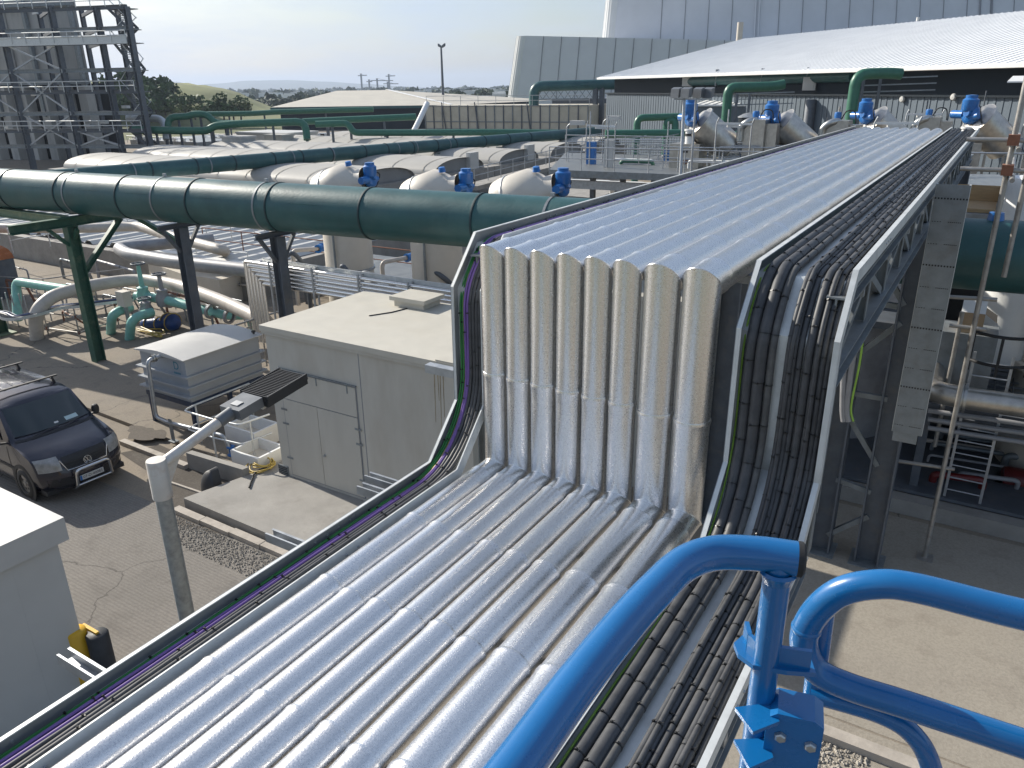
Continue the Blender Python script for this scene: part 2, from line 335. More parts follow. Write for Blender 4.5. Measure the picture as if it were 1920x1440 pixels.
# ------------------------------------------------------------------ ground
def ground_mat(name, c1, c2, c3, brush=False, crack=True):
    m = bpy.data.materials.new(name); m.use_nodes = True; n = m.node_tree; b = n.nodes['Principled BSDF']
    tc = n.nodes.new('ShaderNodeTexCoord'); V_ = tc.outputs['Object']
    def noise(sc, det, ro, v=V_):
        z = n.nodes.new('ShaderNodeTexNoise'); z.inputs['Scale'].default_value = sc; z.inputs['Detail'].default_value = det; z.inputs['Roughness'].default_value = ro
        n.links.new(v, z.inputs['Vector']); return z.outputs['Fac']
    def ramp(f, a, bb):
        r = n.nodes.new('ShaderNodeMapRange'); r.inputs['From Min'].default_value = a; r.inputs['From Max'].default_value = bb; n.links.new(f, r.inputs['Value']); return r.outputs['Result']
    def mix(f, a, bb):
        x = n.nodes.new('ShaderNodeMix'); x.data_type = 'RGBA'; n.links.new(f, x.inputs['Factor'])
        for k, v in (('A', a), ('B', bb)):
            if isinstance(v, tuple): x.inputs[k].default_value = (*v, 1)
            else: n.links.new(v, x.inputs[k])
        return x.outputs['Result']
    col = mix(ramp(noise(.35, 8, .65), .35, .65), c1, c2)
    col = mix(ramp(noise(1.7, 9, .72), .52, .74), col, c3)
    f2 = n.nodes.new('ShaderNodeMath'); f2.operation = 'MULTIPLY'; f2.inputs[1].default_value = .45
    n.links.new(ramp(noise(22, 4, .7), .42, .62), f2.inputs[0])
    col = mix(f2.outputs[0], col, tuple(x * .62 for x in c1))
    if crack:
        dv = n.nodes.new('ShaderNodeVectorMath'); dv.operation = 'ADD'
        nz = n.nodes.new('ShaderNodeTexNoise'); nz.inputs['Scale'].default_value = 1.3; nz.inputs['Detail'].default_value = 6; n.links.new(V_, nz.inputs['Vector'])
        n.links.new(V_, dv.inputs[0]); n.links.new(nz.outputs['Color'], dv.inputs[1])
        vo = n.nodes.new('ShaderNodeTexVoronoi'); vo.feature = 'DISTANCE_TO_EDGE'; vo.inputs['Scale'].default_value = .17; n.links.new(dv.outputs[0], vo.inputs['Vector'])
        ck = n.nodes.new('ShaderNodeMapRange'); ck.inputs['From Min'].default_value = .0; ck.inputs['From Max'].default_value = .0045; ck.inputs['To Min'].default_value = .75; ck.inputs['To Max'].default_value = 0
        n.links.new(vo.outputs['Distance'], ck.inputs['Value'])
        col = mix(ck.outputs['Result'], col, (.06, .055, .05))
    if brush:
        w0 = n.nodes.new('ShaderNodeTexWave'); w0.wave_type = 'BANDS'; w0.bands_direction = 'Y'; w0.inputs['Scale'].default_value = 4.6; w0.inputs['Distortion'].default_value = 1.8
        w0.inputs['Detail'].default_value = 3; w0.inputs['Detail Scale'].default_value = 2.5; n.links.new(V_, w0.inputs['Vector'])
        wm = n.nodes.new('ShaderNodeMapRange'); wm.inputs['From Min'].default_value = .55; wm.inputs['From Max'].default_value = .95; wm.inputs['To Max'].default_value = .24; n.links.new(w0.outputs['Fac'], wm.inputs['Value'])
        col = mix(wm.outputs['Result'], col, tuple(x * .5 for x in c1))
    n.links.new(col, b.inputs['Base Color']); b.inputs['Roughness'].default_value = .9; b.inputs['Specular IOR Level'].default_value = .25
    h = noise(45, 4, .7)
    if brush:
        wv = n.nodes.new('ShaderNodeTexWave'); wv.wave_type = 'BANDS'; wv.bands_direction = 'Y'; wv.inputs['Scale'].default_value = 4.6; wv.inputs['Distortion'].default_value = 1.8
        wv.inputs['Detail'].default_value = 3; wv.inputs['Detail Scale'].default_value = 2.5
        n.links.new(V_, wv.inputs['Vector'])
        ad = n.nodes.new('ShaderNodeMath'); ad.operation = 'ADD'; n.links.new(h, ad.inputs[0]); n.links.new(wv.outputs['Fac'], ad.inputs[1]); h = ad.outputs[0]
    bp = n.nodes.new('ShaderNodeBump'); bp.inputs['Strength'].default_value = .5; bp.inputs['Distance'].default_value = .012
    n.links.new(h, bp.inputs['Height']); n.links.new(bp.outputs['Normal'], b.inputs['Normal'])
    return m
GM = ground_mat('open_ground', (.16, .165, .075), (.10, .12, .05), (.13, .12, .08), crack=False)
YM = ground_mat('yard_concrete', (.285, .24, .185), (.245, .215, .175), (.175, .15, .125))
BM = ground_mat('brushed_concrete', (.245, .225, .20), (.205, .19, .17), (.145, .132, .118), brush=True)
def flat(x0, x1, y0, y1, z): return MB().add([(x0, y0, z), (x1, y0, z), (x1, y1, z), (x0, y1, z)], [(0, 1, 2, 3)])
tag(flat(-9000, 9000, -3000, 12000, 0).build('ground', GM, origin=(0, 0, 0), smooth=False), kind='structure')
tag(flat(-140, 70, -25, 150, .004).build('yard', YM, origin=(0, 0, 0), smooth=False), kind='structure')
tag(flat(-24, -3.5, -10, 8.5, .008).build('road', BM, origin=(0, 0, 0), smooth=False), kind='structure')
LM = ground_mat('pale_slab', (.35, .315, .26), (.31, .28, .235), (.235, .205, .17), crack=False)
tag(flat(-3.45, 30, 9.66, 16.1, .008).build('slab', LM, origin=(0, 0, 0), smooth=False), kind='structure')
tag(flat(-3.45, 30, 1.5, 9.62, .008).build('slab', LM, origin=(0, 0, 0), smooth=False), kind='structure')
# ------------------------------------------------------------------ pipe bridge
PR = [(26.5, 7.26), (5.85, 7.26), (5.46, 6.83), (5.45, 5.74), (5.0, 5.28), (-3.2, 5.27)]
XR, XM, XL, XI = -.73, -1.45, -4.03, -3.70
def nrm(a, b):   # outward normal of a profile leg: left of travel when coming towards the station
    d = Vector((b[0] - a[0], b[1] - a[1])).normalized(); return Vector((d.y, -d.x))
def offs(P, o):
    r = []
    for i, p in enumerate(P):
        n1 = nrm(P[i - 1], p) if i else None; n2 = nrm(p, P[i + 1]) if i < len(P) - 1 else None
        if n1 is None: n = n2
        elif n2 is None: n = n1
        else: n = (n1 + n2) / (1 + n1.dot(n2))
        r.append((p[0] + n.x * o, p[1] + n.y * o))
    return r
assert offs([(5, 0), (0, 0)], 1)[0][1] > 0 or True
SGN = 1 if offs([(5, 0), (0, 0)], 1)[0][1] > 0 else -1
def off(P, o): return offs(P, o * SGN)
def band(mb, P, x0, x1, o0, o1):
    a, b = off(P, o0), off(P, o1)
    vs = []
    for (ya, za), (yb, zb) in zip(a, b): vs += [(x0, ya, za), (x1, ya, za), (x1, yb, zb), (x0, yb, zb)]
    fs = [(3, 2, 1, 0), tuple(range(len(vs) - 4, len(vs)))]
    for i in range(len(P) - 1):
        for k in range(4): fs.append((i * 4 + k, i * 4 + (k + 1) % 4, (i + 1) * 4 + (k + 1) % 4, (i + 1) * 4 + k))
    return mb.add(vs, fs)
# eight clad pipes
def clad_pipe(X, r, ri):
    zc, zl, yv = 7.26 - r, 5.26 - r, 5.36 + r
    P = [(26.0 - .02 * ri, zc), (yv, zc), (yv, zl), (-3.2, zl)]
    n = 28; mb = MB()
    for s in range(3):
        a, b = P[s], P[s + 1]; L = math.hypot(b[0] - a[0], b[1] - a[1]); d = ((b[0] - a[0]) / L, (b[1] - a[1]) / L)
        seg = []
        stations = []
        if s == 0: st = [L - .28 - .93 * k for k in range(0, 23)]
        elif s == 1: st = [L * .52 + .006 * ri]
        else: st = [.27, 1.22 + .01 * ri] + [1.22 + 1.0 * k + .13 * ((ri * 3) % 4) * .1 for k in range(1, 8)]
        cuts = [(0, 0)]
        for t in sorted(x for x in st if .05 < x < L - .1):
            cuts += [(t, 0), (t + .001, .005), (t + .018, .0085), (t + .036, .006), (t + .06, .0025), (t + .16, 0)]
        cuts.append((L, 0))
        rows = []
        for t, dr in cuts:
            ring = []
            for k in range(n):
                an = 2 * math.pi * k / n; o = (r + dr) * math.sin(an); x = X + (r + dr) * math.cos(an)
                if t == 0 or t == L: y, z = off(P, o)[s if t == 0 else s + 1]
                else:
                    nn = nrm(a, b); y = a[0] + d[0] * t + nn.x * o * SGN; z = a[1] + d[1] * t + nn.y * o * SGN
                ring.append((x, y, z))
            rows.append(ring + [ring[0]])
        # ring wrap without duplicate seam verts
        vs = [p for rw in rows for p in rw[:-1]]
        fs = [(i * n + k, i * n + (k + 1) % n, (i + 1) * n + (k + 1) % n, (i + 1) * n + k) for i in range(len(rows) - 1) for k in range(n)]
        mb.add(vs, fs)
    for s in (1, 2):
        el = [(X + (r + .001) * math.cos(2 * math.pi * k / n),) + off(P, (r + .001) * math.sin(2 * math.pi * k / n))[s] for k in range(n + 1)]
        mb.tube(el, .0042, 6, caps=False)
    mb.add([(X + r * math.cos(2 * math.pi * k / n), 26.0 - .02 * ri, zc + r * math.sin(2 * math.pi * k / n)) for k in range(n)], [tuple(range(n))])
    return mb
xs, rs, x = [], [], -3.685
for i in range(8):
    r = .1125 if i < 6 else .1425
    g_ = .024
    xs.append(x + r); rs.append(r); x += 2 * r + g_
ordn = ['outermost narrow pipe beside the purple cables', 'second narrow pipe from the purple cable tray', 'third narrow pipe from the purple cable tray', 'fourth of the narrow pipes counted from the purple cables',
        'fifth of the narrow pipes counted from the purple cables', 'narrow pipe lying directly beside the two wide ones', 'wide pipe lying between a narrow and a wide pipe', 'wide pipe on the edge next to the black cables']
for i in range(8):
    tag(clad_pipe(xs[i], rs[i], i).build('clad_pipe', 'clad', ang=28), 'shiny embossed metal ' + ordn[i], 'pipe', 'insulated pipes on the bridge')
# trays
def tray(name, label, x0, x1, m):
    cx = (x0 + x1) / 2
    t = thing(name, label, 'cable tray', (cx, 2, 5.12))
    for xa, s in ((x0, 1), (x1, -1)):
        mb = MB(); a, b = sorted((xa, xa + s * .005)); band(mb, PR, a, b, -.105, 0)
        m2 = MB(); a, b = sorted((xa + s * .0052, xa + s * (.040 if x0 > -2 else (.03 if s > 0 else .012)))); band(m2, PR, a, b, -.008, 0)
        sr = multi('side_rail', [(mb, 'tray_shade' if s > 0 else m), (m2, m)], t)  # left plates painted as shaded, right plates pale as if lit by bounce
        for yy in (3.55, 3.68, 3.81, 3.94, 1.15, 1.28, 7.3, 7.43, 7.56, -.9, -1.05):
            z = 5.27 if yy < 5 else 7.26
            bb = MB()
            for f in (-1, 1): bb.lathe([(0, .009), (.008, .009), (.011, .004), (.011, 0)], (xa + s * .0025 + f * .0026, yy, z - .06), (f, 0, 0), 8)
            bb.build('bolt', 'galv', sr)
        for yy in (3.48, 4.01): MB().box(xa + s * .0055, xa + s * .0066, yy, yy + .004, 5.17, 5.26).build('joint_line', 'seam', sr, smooth=False)
    mb = MB(); band(mb, PR, x0 + .0055, x1 - .0055, -.109, -.103); mb.build('tray_base', m, t, ang=25)
    return t
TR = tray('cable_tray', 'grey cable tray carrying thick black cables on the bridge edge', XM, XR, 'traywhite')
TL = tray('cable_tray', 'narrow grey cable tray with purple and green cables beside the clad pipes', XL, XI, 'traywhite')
# small stickers on the vertical part of the wide tray
st = MB().box(XM + .40, XM + .50, 5.565, 5.572, 6.35, 6.37).box(XM + .36, XM + .44, 5.565, 5.572, 6.15, 6.23); st.build('sticker', 'white', TR)
# cables
def smooth_path(P, x, o, wig, rnd, y0=26.3, y1=-3.1):
    Q = off(P, o); pts = [Vector((x, q[0], q[1])) for q in Q]
    pts[0].y = y0; pts[-1].y = y1
    o2 = [pts[0]]
    for i in range(1, len(pts) - 1):
        o2 += fillet([pts[i - 1], pts[i], pts[i + 1]], .2 if i < 3 else .42, 6)[1:-1]
    pts = o2 + [pts[-1]]
    out_ = []
    for i, p in enumerate(pts):
        if i and (p - pts[i - 1]).length > .5:
            k = int((p - pts[i - 1]).length / .22)
            for j in range(1, k): out_.append(pts[i - 1].lerp(p, j / k))
        out_.append(p)
    ph1, ph2 = rnd.uniform(0, 6), rnd.uniform(0, 6)
    s = 0; res = []
    for i, p in enumerate(out_):
        if i: s += (p - out_[i - 1]).length
        res.append(Vector((p.x + wig * (math.sin(s * 1.1 + ph1) + .6 * math.sin(s * 2.7 + ph2)), p.y, p.z + (wig * .5 * math.sin(s * 2.1 + ph2) if abs(p.z - 6.3) > .9 else 0))))
    return res
def cable(x, r, m, label, group, sink=.105, wig=.004, tie=.33, rnd=random, lift=0):
    path = smooth_path(PR, x, -sink + r + lift + (.012 if r < .03 else .004), wig, rnd)
    c = tag(MB().tube(path, r, 14).build('cable', m), label, 'cable', group)
    if tie:
        s = rnd.uniform(0, tie); acc = 0; proto = None
        spots = []
        for i in range(1, len(path)):
            L = (path[i] - path[i - 1]).length
            while s <= acc + L:
                spots.append((path[i - 1].lerp(path[i], (s - acc) / L), (path[i] - path[i - 1]).normalized())); s += tie * (1 if path[i].y < 7 else 1.25) * rnd.uniform(.85, 1.15)
            acc += L
        for p, d in spots[:99]:
            if proto is None:
                mb = MB(); mb.lathe([(r + .0005, -.004), (r + .003, -.004), (r + .003, .004), (r + .0005, .004)], (0, 0, 0), (0, 1, 0), 12)
                mb.box(-.007, .007, -.006, .006, r, r + .011); mb.bar((.004, 0, r + .006), (.022, .004, r + .014), .004, .002)
                mb.build('cable_tie', 'tie', smooth=False, origin=(0, 0, 0)); proto = SC.collection.objects['cable_tie'] if 'cable_tie' in SC.collection.objects and not protos else None
                proto = [o for o in SC.collection.objects if o.name.startswith('cable_tie')][-1] if proto is None else proto
                o = proto
            else:
                o = proto.copy(); SC.collection.objects.link(o)
            o.parent = c
            q = Vector((0, 1, 0)).rotation_difference(-d if d.y < 0 else d).to_matrix()
            # keep the buckle on the outer side
            e = d.cross(Vector((1, 0, 0))).normalized(); e = -e if (e.z < -.1 or e.y > .2 and abs(e.z) < .5) else e
            up = e; fx = Vector((1, 0, 0)); fy = up.cross(fx)
            mm = Matrix((fx, fy, up)).transposed() @ Matrix.Rotation(rnd.uniform(-.5, .5), 3, 'Y')
            o.matrix_local = Matrix.Translation(p - Vector(c['_org'])) @ mm.to_4x4()
    return c
protos = True
rnd = random.Random(3)
W = XR - XM
spec = [(.15, .041, 'cable', 'thickest pair of black cables, the one nearest the clad pipes'), (.268, .044, 'cable', 'thickest pair of black cables, the one away from the clad pipes'),
        (.362, .028, 'cablegrey', 'dusty grey cable running beside the two thickest black cables'),
        (.52, .022, 'cable', 'thin black cable beside the bare strip of the wide tray, first of three'), (.578, .022, 'cable', 'thin black cable in the middle of the bundle of three'),
        (.636, .021, 'cable', 'thin black cable on the rail side of the bundle of three'),
        (.715, .031, 'cable', 'medium black cable leading the bundle along the outer rail'), (.79, .025, 'cable', 'black cable second in the bundle along the outer rail'),
        (.85, .023, 'cable', 'black cable third in the bundle along the outer rail'), (.905, .019, 'cable', 'slim black cable fourth in the bundle along the outer rail'),
        (.952, .016, 'cable', 'slim black cable pressed against the outer rail of the wide tray')]
for f, r, m, lab in spec:
    cable(XM + f * W, r, m, lab, 'cables in the wide tray', rnd=rnd, wig=.0035)
c0c = SC.collection.objects['cable']
tpx = XM + .15 * W; ty = G(1088, 1368, 5.22).y
MB().lathe([(.0415, -.05), (.0425, -.045), (.0425, .05), (.0415, .055)], (tpx, ty, 5.27 - .105 + .045), (0, 1, 0), 14, 0, 3.6).build('white_tape', 'white', c0c)
for f, lab in ((.555, 'thin black cable lying on top of the bundle of three'), (.81, 'thin black cable lying on top of the bundle by the outer rail')):
    cable(XM + f * W, .017, 'cable', lab, 'cables in the wide tray', rnd=rnd, wig=.006, lift=.034)
cable(XM + .065 * W, .008, 'earth', 'thin yellow and green earth cable beside the thickest black cables', 'cables in the wide tray', rnd=rnd, wig=.004, tie=0)
WL = XI - XL
for f, r, m, lab in [(.12, .009, 'green_wire', 'thin green cable nearest the outer rail of the narrow tray'), (.18, .010, 'green_wire', 'thin green cable between its green twin and the yellow cable'),
                     (.245, .009, 'yellow_wire', 'thin yellow cable between green and purple cables'), (.31, .013, 'purple', 'purple cable next to the yellow cable'), (.385, .013, 'purple', 'purple cable next to the black cables'),
                     (.47, .017, 'cable', 'black cable next to the purple cables in the narrow tray'), (.57, .018, 'cable', 'second black cable from the purple cables in the narrow tray'),
                     (.67, .018, 'cable', 'third black cable from the purple cables in the narrow tray'), (.78, .017, 'cable', 'black cable against the inner rail of the narrow tray')]:
    cable(XL + f * WL, r, m, lab, 'cables in the narrow tray', rnd=rnd, wig=.005, tie=(.62 if m != 'yellow_wire' else 0), lift=(.012 if m == 'purple' else 0))
# supporting steelwork
BR = thing('bridge_frame', 'grey steel truss and beams carrying the clad pipes over the yard', 'pipe bridge', (-2.3, 14, 0))
for x in (-.83, -3.9):
    MB().ibeam((x, 5.7, 7.02), (x, 26.3, 7.02), .14, .12).build('top_chord', 'steelmid', BR, smooth=False)
    MB().ibeam((x, 5.75, 6.47), (x, 26.3, 6.47), .16, .16).build('bottom_chord', 'steelmid', BR, smooth=False)
    y = 5.9; k = 0
    while y < 26:
        MB().ibeam((x, y, 6.56), (x, y, 6.955), .10, .10, .01, Vector((1, 0, 0))).build('truss_post', 'steelmid', BR, smooth=False)
        MB().bar((x, y + .08, 6.95) if k % 2 else (x, y + .08, 6.57), (x, y + 1.12, 6.57) if k % 2 else (x, y + 1.12, 6.95), .07, .07).build('diagonal', 'steelmid', BR, smooth=False)
        y += 1.2; k += 1
    # leg of the drop and the lower beam
    MB().ibeam((x, 5.78, 6.38), (x, 5.78, 4.95), .12, .12, .012, Vector((1, 0, 0))).build('drop_post', 'steelmid', BR, smooth=False)
    MB().ibeam((x, 5.70, 4.87), (x, -3.2, 4.87), .14, .16).build('lower_beam', 'steelmid', BR, smooth=False)
y = 6.6
while y < 26.3:
    MB().bar((-3.94, y, 6.92), (-.76, y, 6.92), .06, .06).build('cross_beam', 'galv', BR, smooth=False); y += 1.6
y = 4.7
while y > -3.2:
    MB().bar((-3.94, y, 4.985), (-.76, y, 4.985), .07, .055).build('cross_beam', 'galv', BR, smooth=False); y -= 1.2
for x0 in (-3.66,): MB().box(x0 - .16, x0 - .06, -3.2, 1.2, 5.0, 5.02).box(x0 - .16, x0 - .06, 1.45, 2.4, 5.0, 5.02).box(x0 - .16, x0 - .06, 2.6, 5.1, 5.0, 5.02).build('deck_strip', 'houseroof', BR, smooth=False)
# trestle legs on the ground
def leg(x, y, top, w_=.42):
    mb = MB().ibeam((x, y, .02), (x, y, top), w_, w_, .03, Vector((1, 0, 0)))
    l = mb.build('leg', 'steel', BR, smooth=False)
    MB().box(x - .3, x + .3, y - .3, y + .3, .006, .03).build('base_plate', 'steelmid', l, smooth=False)
for x in (-.85, -1.72, -3.86): leg(x, 14.08, 6.38 if x != -1.72 else 6.3)
for x in (-.85, -3.86): leg(x, 24.5, 6.38, .3); leg(x, -1.0, 4.78, .2)
for p, q in (((-1.6, 14.08, 2.9), (-.95, 14.08, 2.0)), ((-.95, 14.08, .95), (-1.6, 14.08, .35)), ((-1.6, 14.08, 1.55), (-.98, 14.08, 1.45)), ((-1.6, 14.08, 4.0), (-.98, 14.08, 4.7)), ((-1.6, 14.08, 5.9), (-.98, 14.08, 5.0)),
             ((-1.6, 14.08, 3.3), (-.98, 14.08, 3.3)), ((-1.6, 14.08, 5.0), (-1.02, 14.08, 4.96)), ((-3.7, 14.08, 1.0), (-1.8, 14.08, 4.8))):
    MB().bar(p, q, .09, .09).build('brace', 'steelmid', BR, smooth=False)
# strut brackets sticking out under the narrow tray
for k, (px, py) in enumerate(((120, 1226), (505, 1000), (675, 912), (757, 851))):
    e = G(px, py, 5.10)
    if e.y > 5: e.y = 4.75
    mb = MB(); a, b = min(e.x, -4.2), -3.7
    for s in (-1, 1): mb.box(a, b, e.y + s * .042 - .003, e.y + s * .042 + .003, 5.045, 5.125); mb.box(a, b, e.y + s * .034 - .008, e.y + s * .034 + .005, 5.119, 5.1235)
    mb.box(a, b, e.y - .04, e.y + .04, 5.041, 5.0455)
    mb.build('strut_bracket', 'galv', BR, smooth=False)
e = AX(806, 690, -4.35)
mb = MB()
for s in (-1, 1): mb.box(-4.45, -3.9, 5.60 + s * .042 - .003, 5.60 + s * .042 + .003, e.z - .08, e.z)
mb.box(-4.45, -3.9, 5.56, 5.64, e.z - .004, e.z + .001); mb.build('strut_bracket', 'galv', BR, smooth=False)
# plate behind the pipe drop so that the tray bases read as fixed to something
MB().box(-1.5, -.76, 5.80, 5.83, 5.3, 6.9).build('drop_panel', 'steelmid', BR, smooth=False)
# hanging vertical ladder seen from the back
HP = thing('cable_ladder', 'wide grey cable ladder hanging upright from the outer rail of the bridge', 'cable ladder', (-.53, 12.3, 3.4))
yy = 12.3
z0, z1 = 3.45, 7.18
pl = MB().box(-.72, -.31, yy, yy + .006, z0, z1)
MB().box(-.725, -.705, yy + .007, yy + .09, z0, z1).box(-.33, -.305, yy + .007, yy + .09, z0, z1).build('side_rail', 'traywhite', HP, smooth=False)
mb = MB(); k = 0
z = z0 + .12
while z < z1:
    if k % 3 == 2:
        for j in range(11): mb.box(-.715 + j * .038, -.695 + j * .038, yy - .004, yy - .001, z, z + .022)
    else:
        for j in range(4): mb.box(-.70 + j * .033, -.685 + j * .033, yy - .004, yy - .001, z, z + .009)
        for j in range(7): mb.box(-.50 + j * .024, -.484 + j * .024, yy - .004, yy - .001, z, z + .009)
    z += .31; k += 1
multi('back_plate', [(pl, 'steelmid'), (mb, 'ink')], HP)
MB().box(-.70, -.36, yy + .02, yy + .03, z0 - .16, z0 + .01).build('bent_foot', 'steelmid', HP, smooth=False)
# ------------------------------------------------------------------ lift basket
LB = thing('lift_basket', 'bright blue tubular guard rail and gate of a lift basket', 'lift basket', (.5, .4, 7.2))
zt = 7.94
RB = .0225
pth = [G(740, 1740, zt), G(962, 1447, zt), G(1080, 1284, zt), G(1170, 1172, zt), G(1232, 1104, zt), G(1282, 1058, zt), G(1340, 1037, zt), G(1420, 1038, zt), G(1495, 1048, zt)]
def cr_(P, k=6):
    o = []
    for i in range(len(P) - 1):
        p0, p1, p2, p3 = P[max(i - 1, 0)], P[i], P[i + 1], P[min(i + 2, len(P) - 1)]
        for j in range(k):
            t = j / k; o.append(.5 * ((2 * p1) + (p2 - p0) * t + (2 * p0 - 5 * p1 + 4 * p2 - p3) * t * t + (3 * p1 - p0 - 3 * p2 + p3) * t ** 3))
    o.append(P[-1]); return o
top = MB().tube(cr_(pth), RB, 24).build('top_rail', 'blue', LB)
d = (pth[-1] - pth[-2]).normalized()
MB().tube([pth[-1] - d * .0005, pth[-1] + d * .006, pth[-1] + d * .009], RB, 20, radii=[RB * 1.01, RB * 1.0, RB * .8]).build('end_cap', 'rubber', top)
pt = G(1462, 1046, zt); PX, PY = pt.x, pt.y
MB().tube([(PX, PY, zt - .005), (PX, PY, 6.9)], .0178, 20).build('post', 'blue', LB)
MB().lathe([(.0178, -.035), (.0205, -.026), (.024, -.020), (.021, -.016)], (PX, PY, zt)).build('weld', 'blue', LB)
# gate loop in an upright plane
A, B = G(1640, 1092, 7.80), G(1920, 1154, 7.80); gx = (B - A).normalized(); gn = gx.cross(Vector((0, 0, 1)))
def onp(px, py, shift=0):
    d_ = ray(px, py); o_ = Vector((0, 0, EYE)); t = (A + gn * shift - o_).dot(gn) / d_.dot(gn); return o_ + d_ * t
lp = [onp(2300, 1236), onp(1920, 1153), onp(1720, 1103), onp(1640, 1096), onp(1572, 1112), onp(1524, 1155), onp(1507, 1205), onp(1530, 1256), onp(1590, 1287), onp(1700, 1322), onp(1920, 1395), onp(2300, 1520)]
MB().tube(cr_(lp), .0222, 22).build('gate_loop', 'blue', LB)
MB().lathe([(.0205, -.006), (.0235, -.003), (.0235, .003), (.0205, .006)], onp(1512, 1178), (0, 0, 1)).build('weld', 'blue', LB)
lo = [onp(1520, 1300, -.02), onp(1580, 1316, -.02), onp(1650, 1338, -.02), onp(1700, 1366, -.02), onp(1735, 1410, -.02), onp(1752, 1470, -.02), onp(1756, 1560, -.02)]
MB().tube(cr_(lo), .0165, 20).build('lower_gate_tube', 'blue', LB)
gp = onp(1500, 1290, .03); 
MB().tube([onp(1548, 1118, -.03), onp(1522, 1330, -.03), onp(1512, 1420, -.03)], .017, 18).build('gate_post', 'blue', LB)
# latch collar round the post
cz = AX(1440, 1228, PX).z; cz = (Vector((PX, PY, 0)) and cz)
q = [G(1376, 1205, cz), G(1402, 1182, cz), G(1425, 1214, cz), G(1520, 1232, cz), G(1530, 1262, cz), G(1476, 1258, cz), G(1412, 1247, cz), G(1384, 1226, cz)]
MB().prism(q, (0, 0, -.007)).build('latch_plate', 'blue', LB, smooth=False)
rim = [G(1398, 1184, cz + .012), G(1404, 1208, cz + .012), G(1422, 1226, cz + .012), G(1520, 1240, cz + .012)]
mb = MB()
for i in range(3): mb.bar(rim[i], rim[i + 1], .006, .034)
mb.build('latch_rim', 'blue', LB, smooth=False)
MB().lathe([(0, .005), (.012, .005), (.014, 0)], G(1440, 1238, cz + .001), (0, 0, 1), 16).build('latch_bolt', 'rubber', LB)
# hinge bracket box with two bolts
fx = (G(1530, 1360, 7.55) - G(1445, 1340, 7.55)).normalized(); fn = Vector((fx.y, -fx.x, 0)).normalized()
if fn.dot(Vector((0, 0, 0)) - pt) < 0: fn = -fn
c0 = DP(1487, 1395, 1.02)
def bq(u, v, n_): return c0 + fx * u + Vector((0, 0, 1)) * v + fn * n_
mb = MB().prism([bq(-.036, -.14, 0), bq(.034, -.14, 0), bq(.034, .036, 0), bq(.022, .044, 0), bq(-.024, .044, 0), bq(-.036, .034, 0)], -fn * .05)
mb.build('hinge_bracket', 'blue', LB, smooth=False)
for u, v in ((-.017, .008), (.021, .004)):
    MB().lathe([(0, .006), (.0055, .006), (.0075, .0045), (.0085, 0)], bq(u, v, .0005), fn, 6).build('bolt', 'bolt', LB, ang=20)
for zz in (AX(1420, 1322, PX).z, AX(1405, 1400, PX).z):
    t1 = [G(1378, 1326, zz), G(1440, 1318, zz), G(1462, 1352, zz), G(1412, 1372, zz)] if zz > AX(1405, 1390, PX).z else [G(1376, 1386, zz), G(1440, 1384, zz), G(1450, 1420, zz), G(1405, 1440, zz)]
    MB().prism(t1, (0, 0, -.006)).build('gusset', 'blue', LB, smooth=False)
MB().bar(G(1408, 1365, 7.52), G(1406, 1365, 7.30), .008, .05).build('gusset_web', 'blue', LB, smooth=False)
# rest of the basket round the station (below and behind the picture)
e0_, e1_ = Vector(pth[0]), Vector(lp[-1])
for zz in (zt, 7.45): MB().tube(fillet([(e0_.x, e0_.y, zz), (e0_.x, e0_.y - .5, zz), (e0_.x + .1, -1.1, zz), (e1_.x, -1.1, zz), (e1_.x, e1_.y, zz)], .12, 5), RB if zz == zt else .0178, 14).build('guard_tube', 'blue', LB)
MB().prism([(e0_.x, e0_.y - .02, 6.86), (e0_.x, -1.1, 6.86), (e1_.x, -1.1, 6.86), (e1_.x, e1_.y - .05, 6.86), (PX, PY - .03, 6.86)], (0, 0, .04)).build('floor', 'grating', LB, smooth=False)
for x_, y_ in ((e0_.x, e0_.y - .05), (e0_.x + .1, -1.08), (e1_.x, -1.08), (e1_.x, e1_.y - .06)): MB().tube([(x_, y_, 6.9), (x_, y_, zt)], .0178, 14).build('post', 'blue', LB)
# ------------------------------------------------------------------ plant house
HX0, HX1, HY0, HY1, HZ = -12.88, -7.42, 10.58, 13.9, 3.83
HS = thing('plant_house', 'beige flat-roofed plant house with double doors beside the clad pipes', 'plant house', ((HX0 + HX1) / 2, 12.2, .2))
MB().box(HX0 + .06, HX1 - .06, HY0 + .05, HY1 - .06, .2, HZ - .13).build('wall', 'house', HS, smooth=False)
RF = MB().box(HX0, HX1, HY0 - .04, HY1, HZ - .12, HZ).build('roof', 'houseroof', HS, smooth=False)
MB().box(HX0 + .01, HX1 - .01, HY0 - .015, HY1 - .01, HZ - .19, HZ - .122).build('fascia', 'house', HS, smooth=False)
MB().box(-8.2, -7.43, HY0 - .03, HY0 + .9, HZ + .002, HZ + .03).build('roof_flashing', 'houseroof', RF, smooth=False)
wy = HY0 + .05
def hp(px, py): p = AY(px / 2.571 + 440, py / 2.571 + 440, wy); return p.x, p.z
def slab_on_wall(name, q, t, m, par):
    return MB().prism([(x, wy - t, z) for x, z in q], (0, t - .0015, 0)).build(name, m, par, smooth=False)
hat = [hp(216, 648), hp(580, 735), hp(592, 872), hp(235, 786)]
x0, x1 = hp(236, 786)[0], hp(594, 876)[0]; xm = hp(400, 838)[0]
zt_, zm, zb = hp(216, 650)[1], hp(235, 788)[1], .34
def rect(xa, xb, za, zb_): return [(xa, za), (xb, za), (xb, zb_), (xa, zb_)]
slab_on_wall('door_surround', rect(x0 - .03, x1 + .03, zb - .03, zt_ + .03), .006, 'seam', HS)
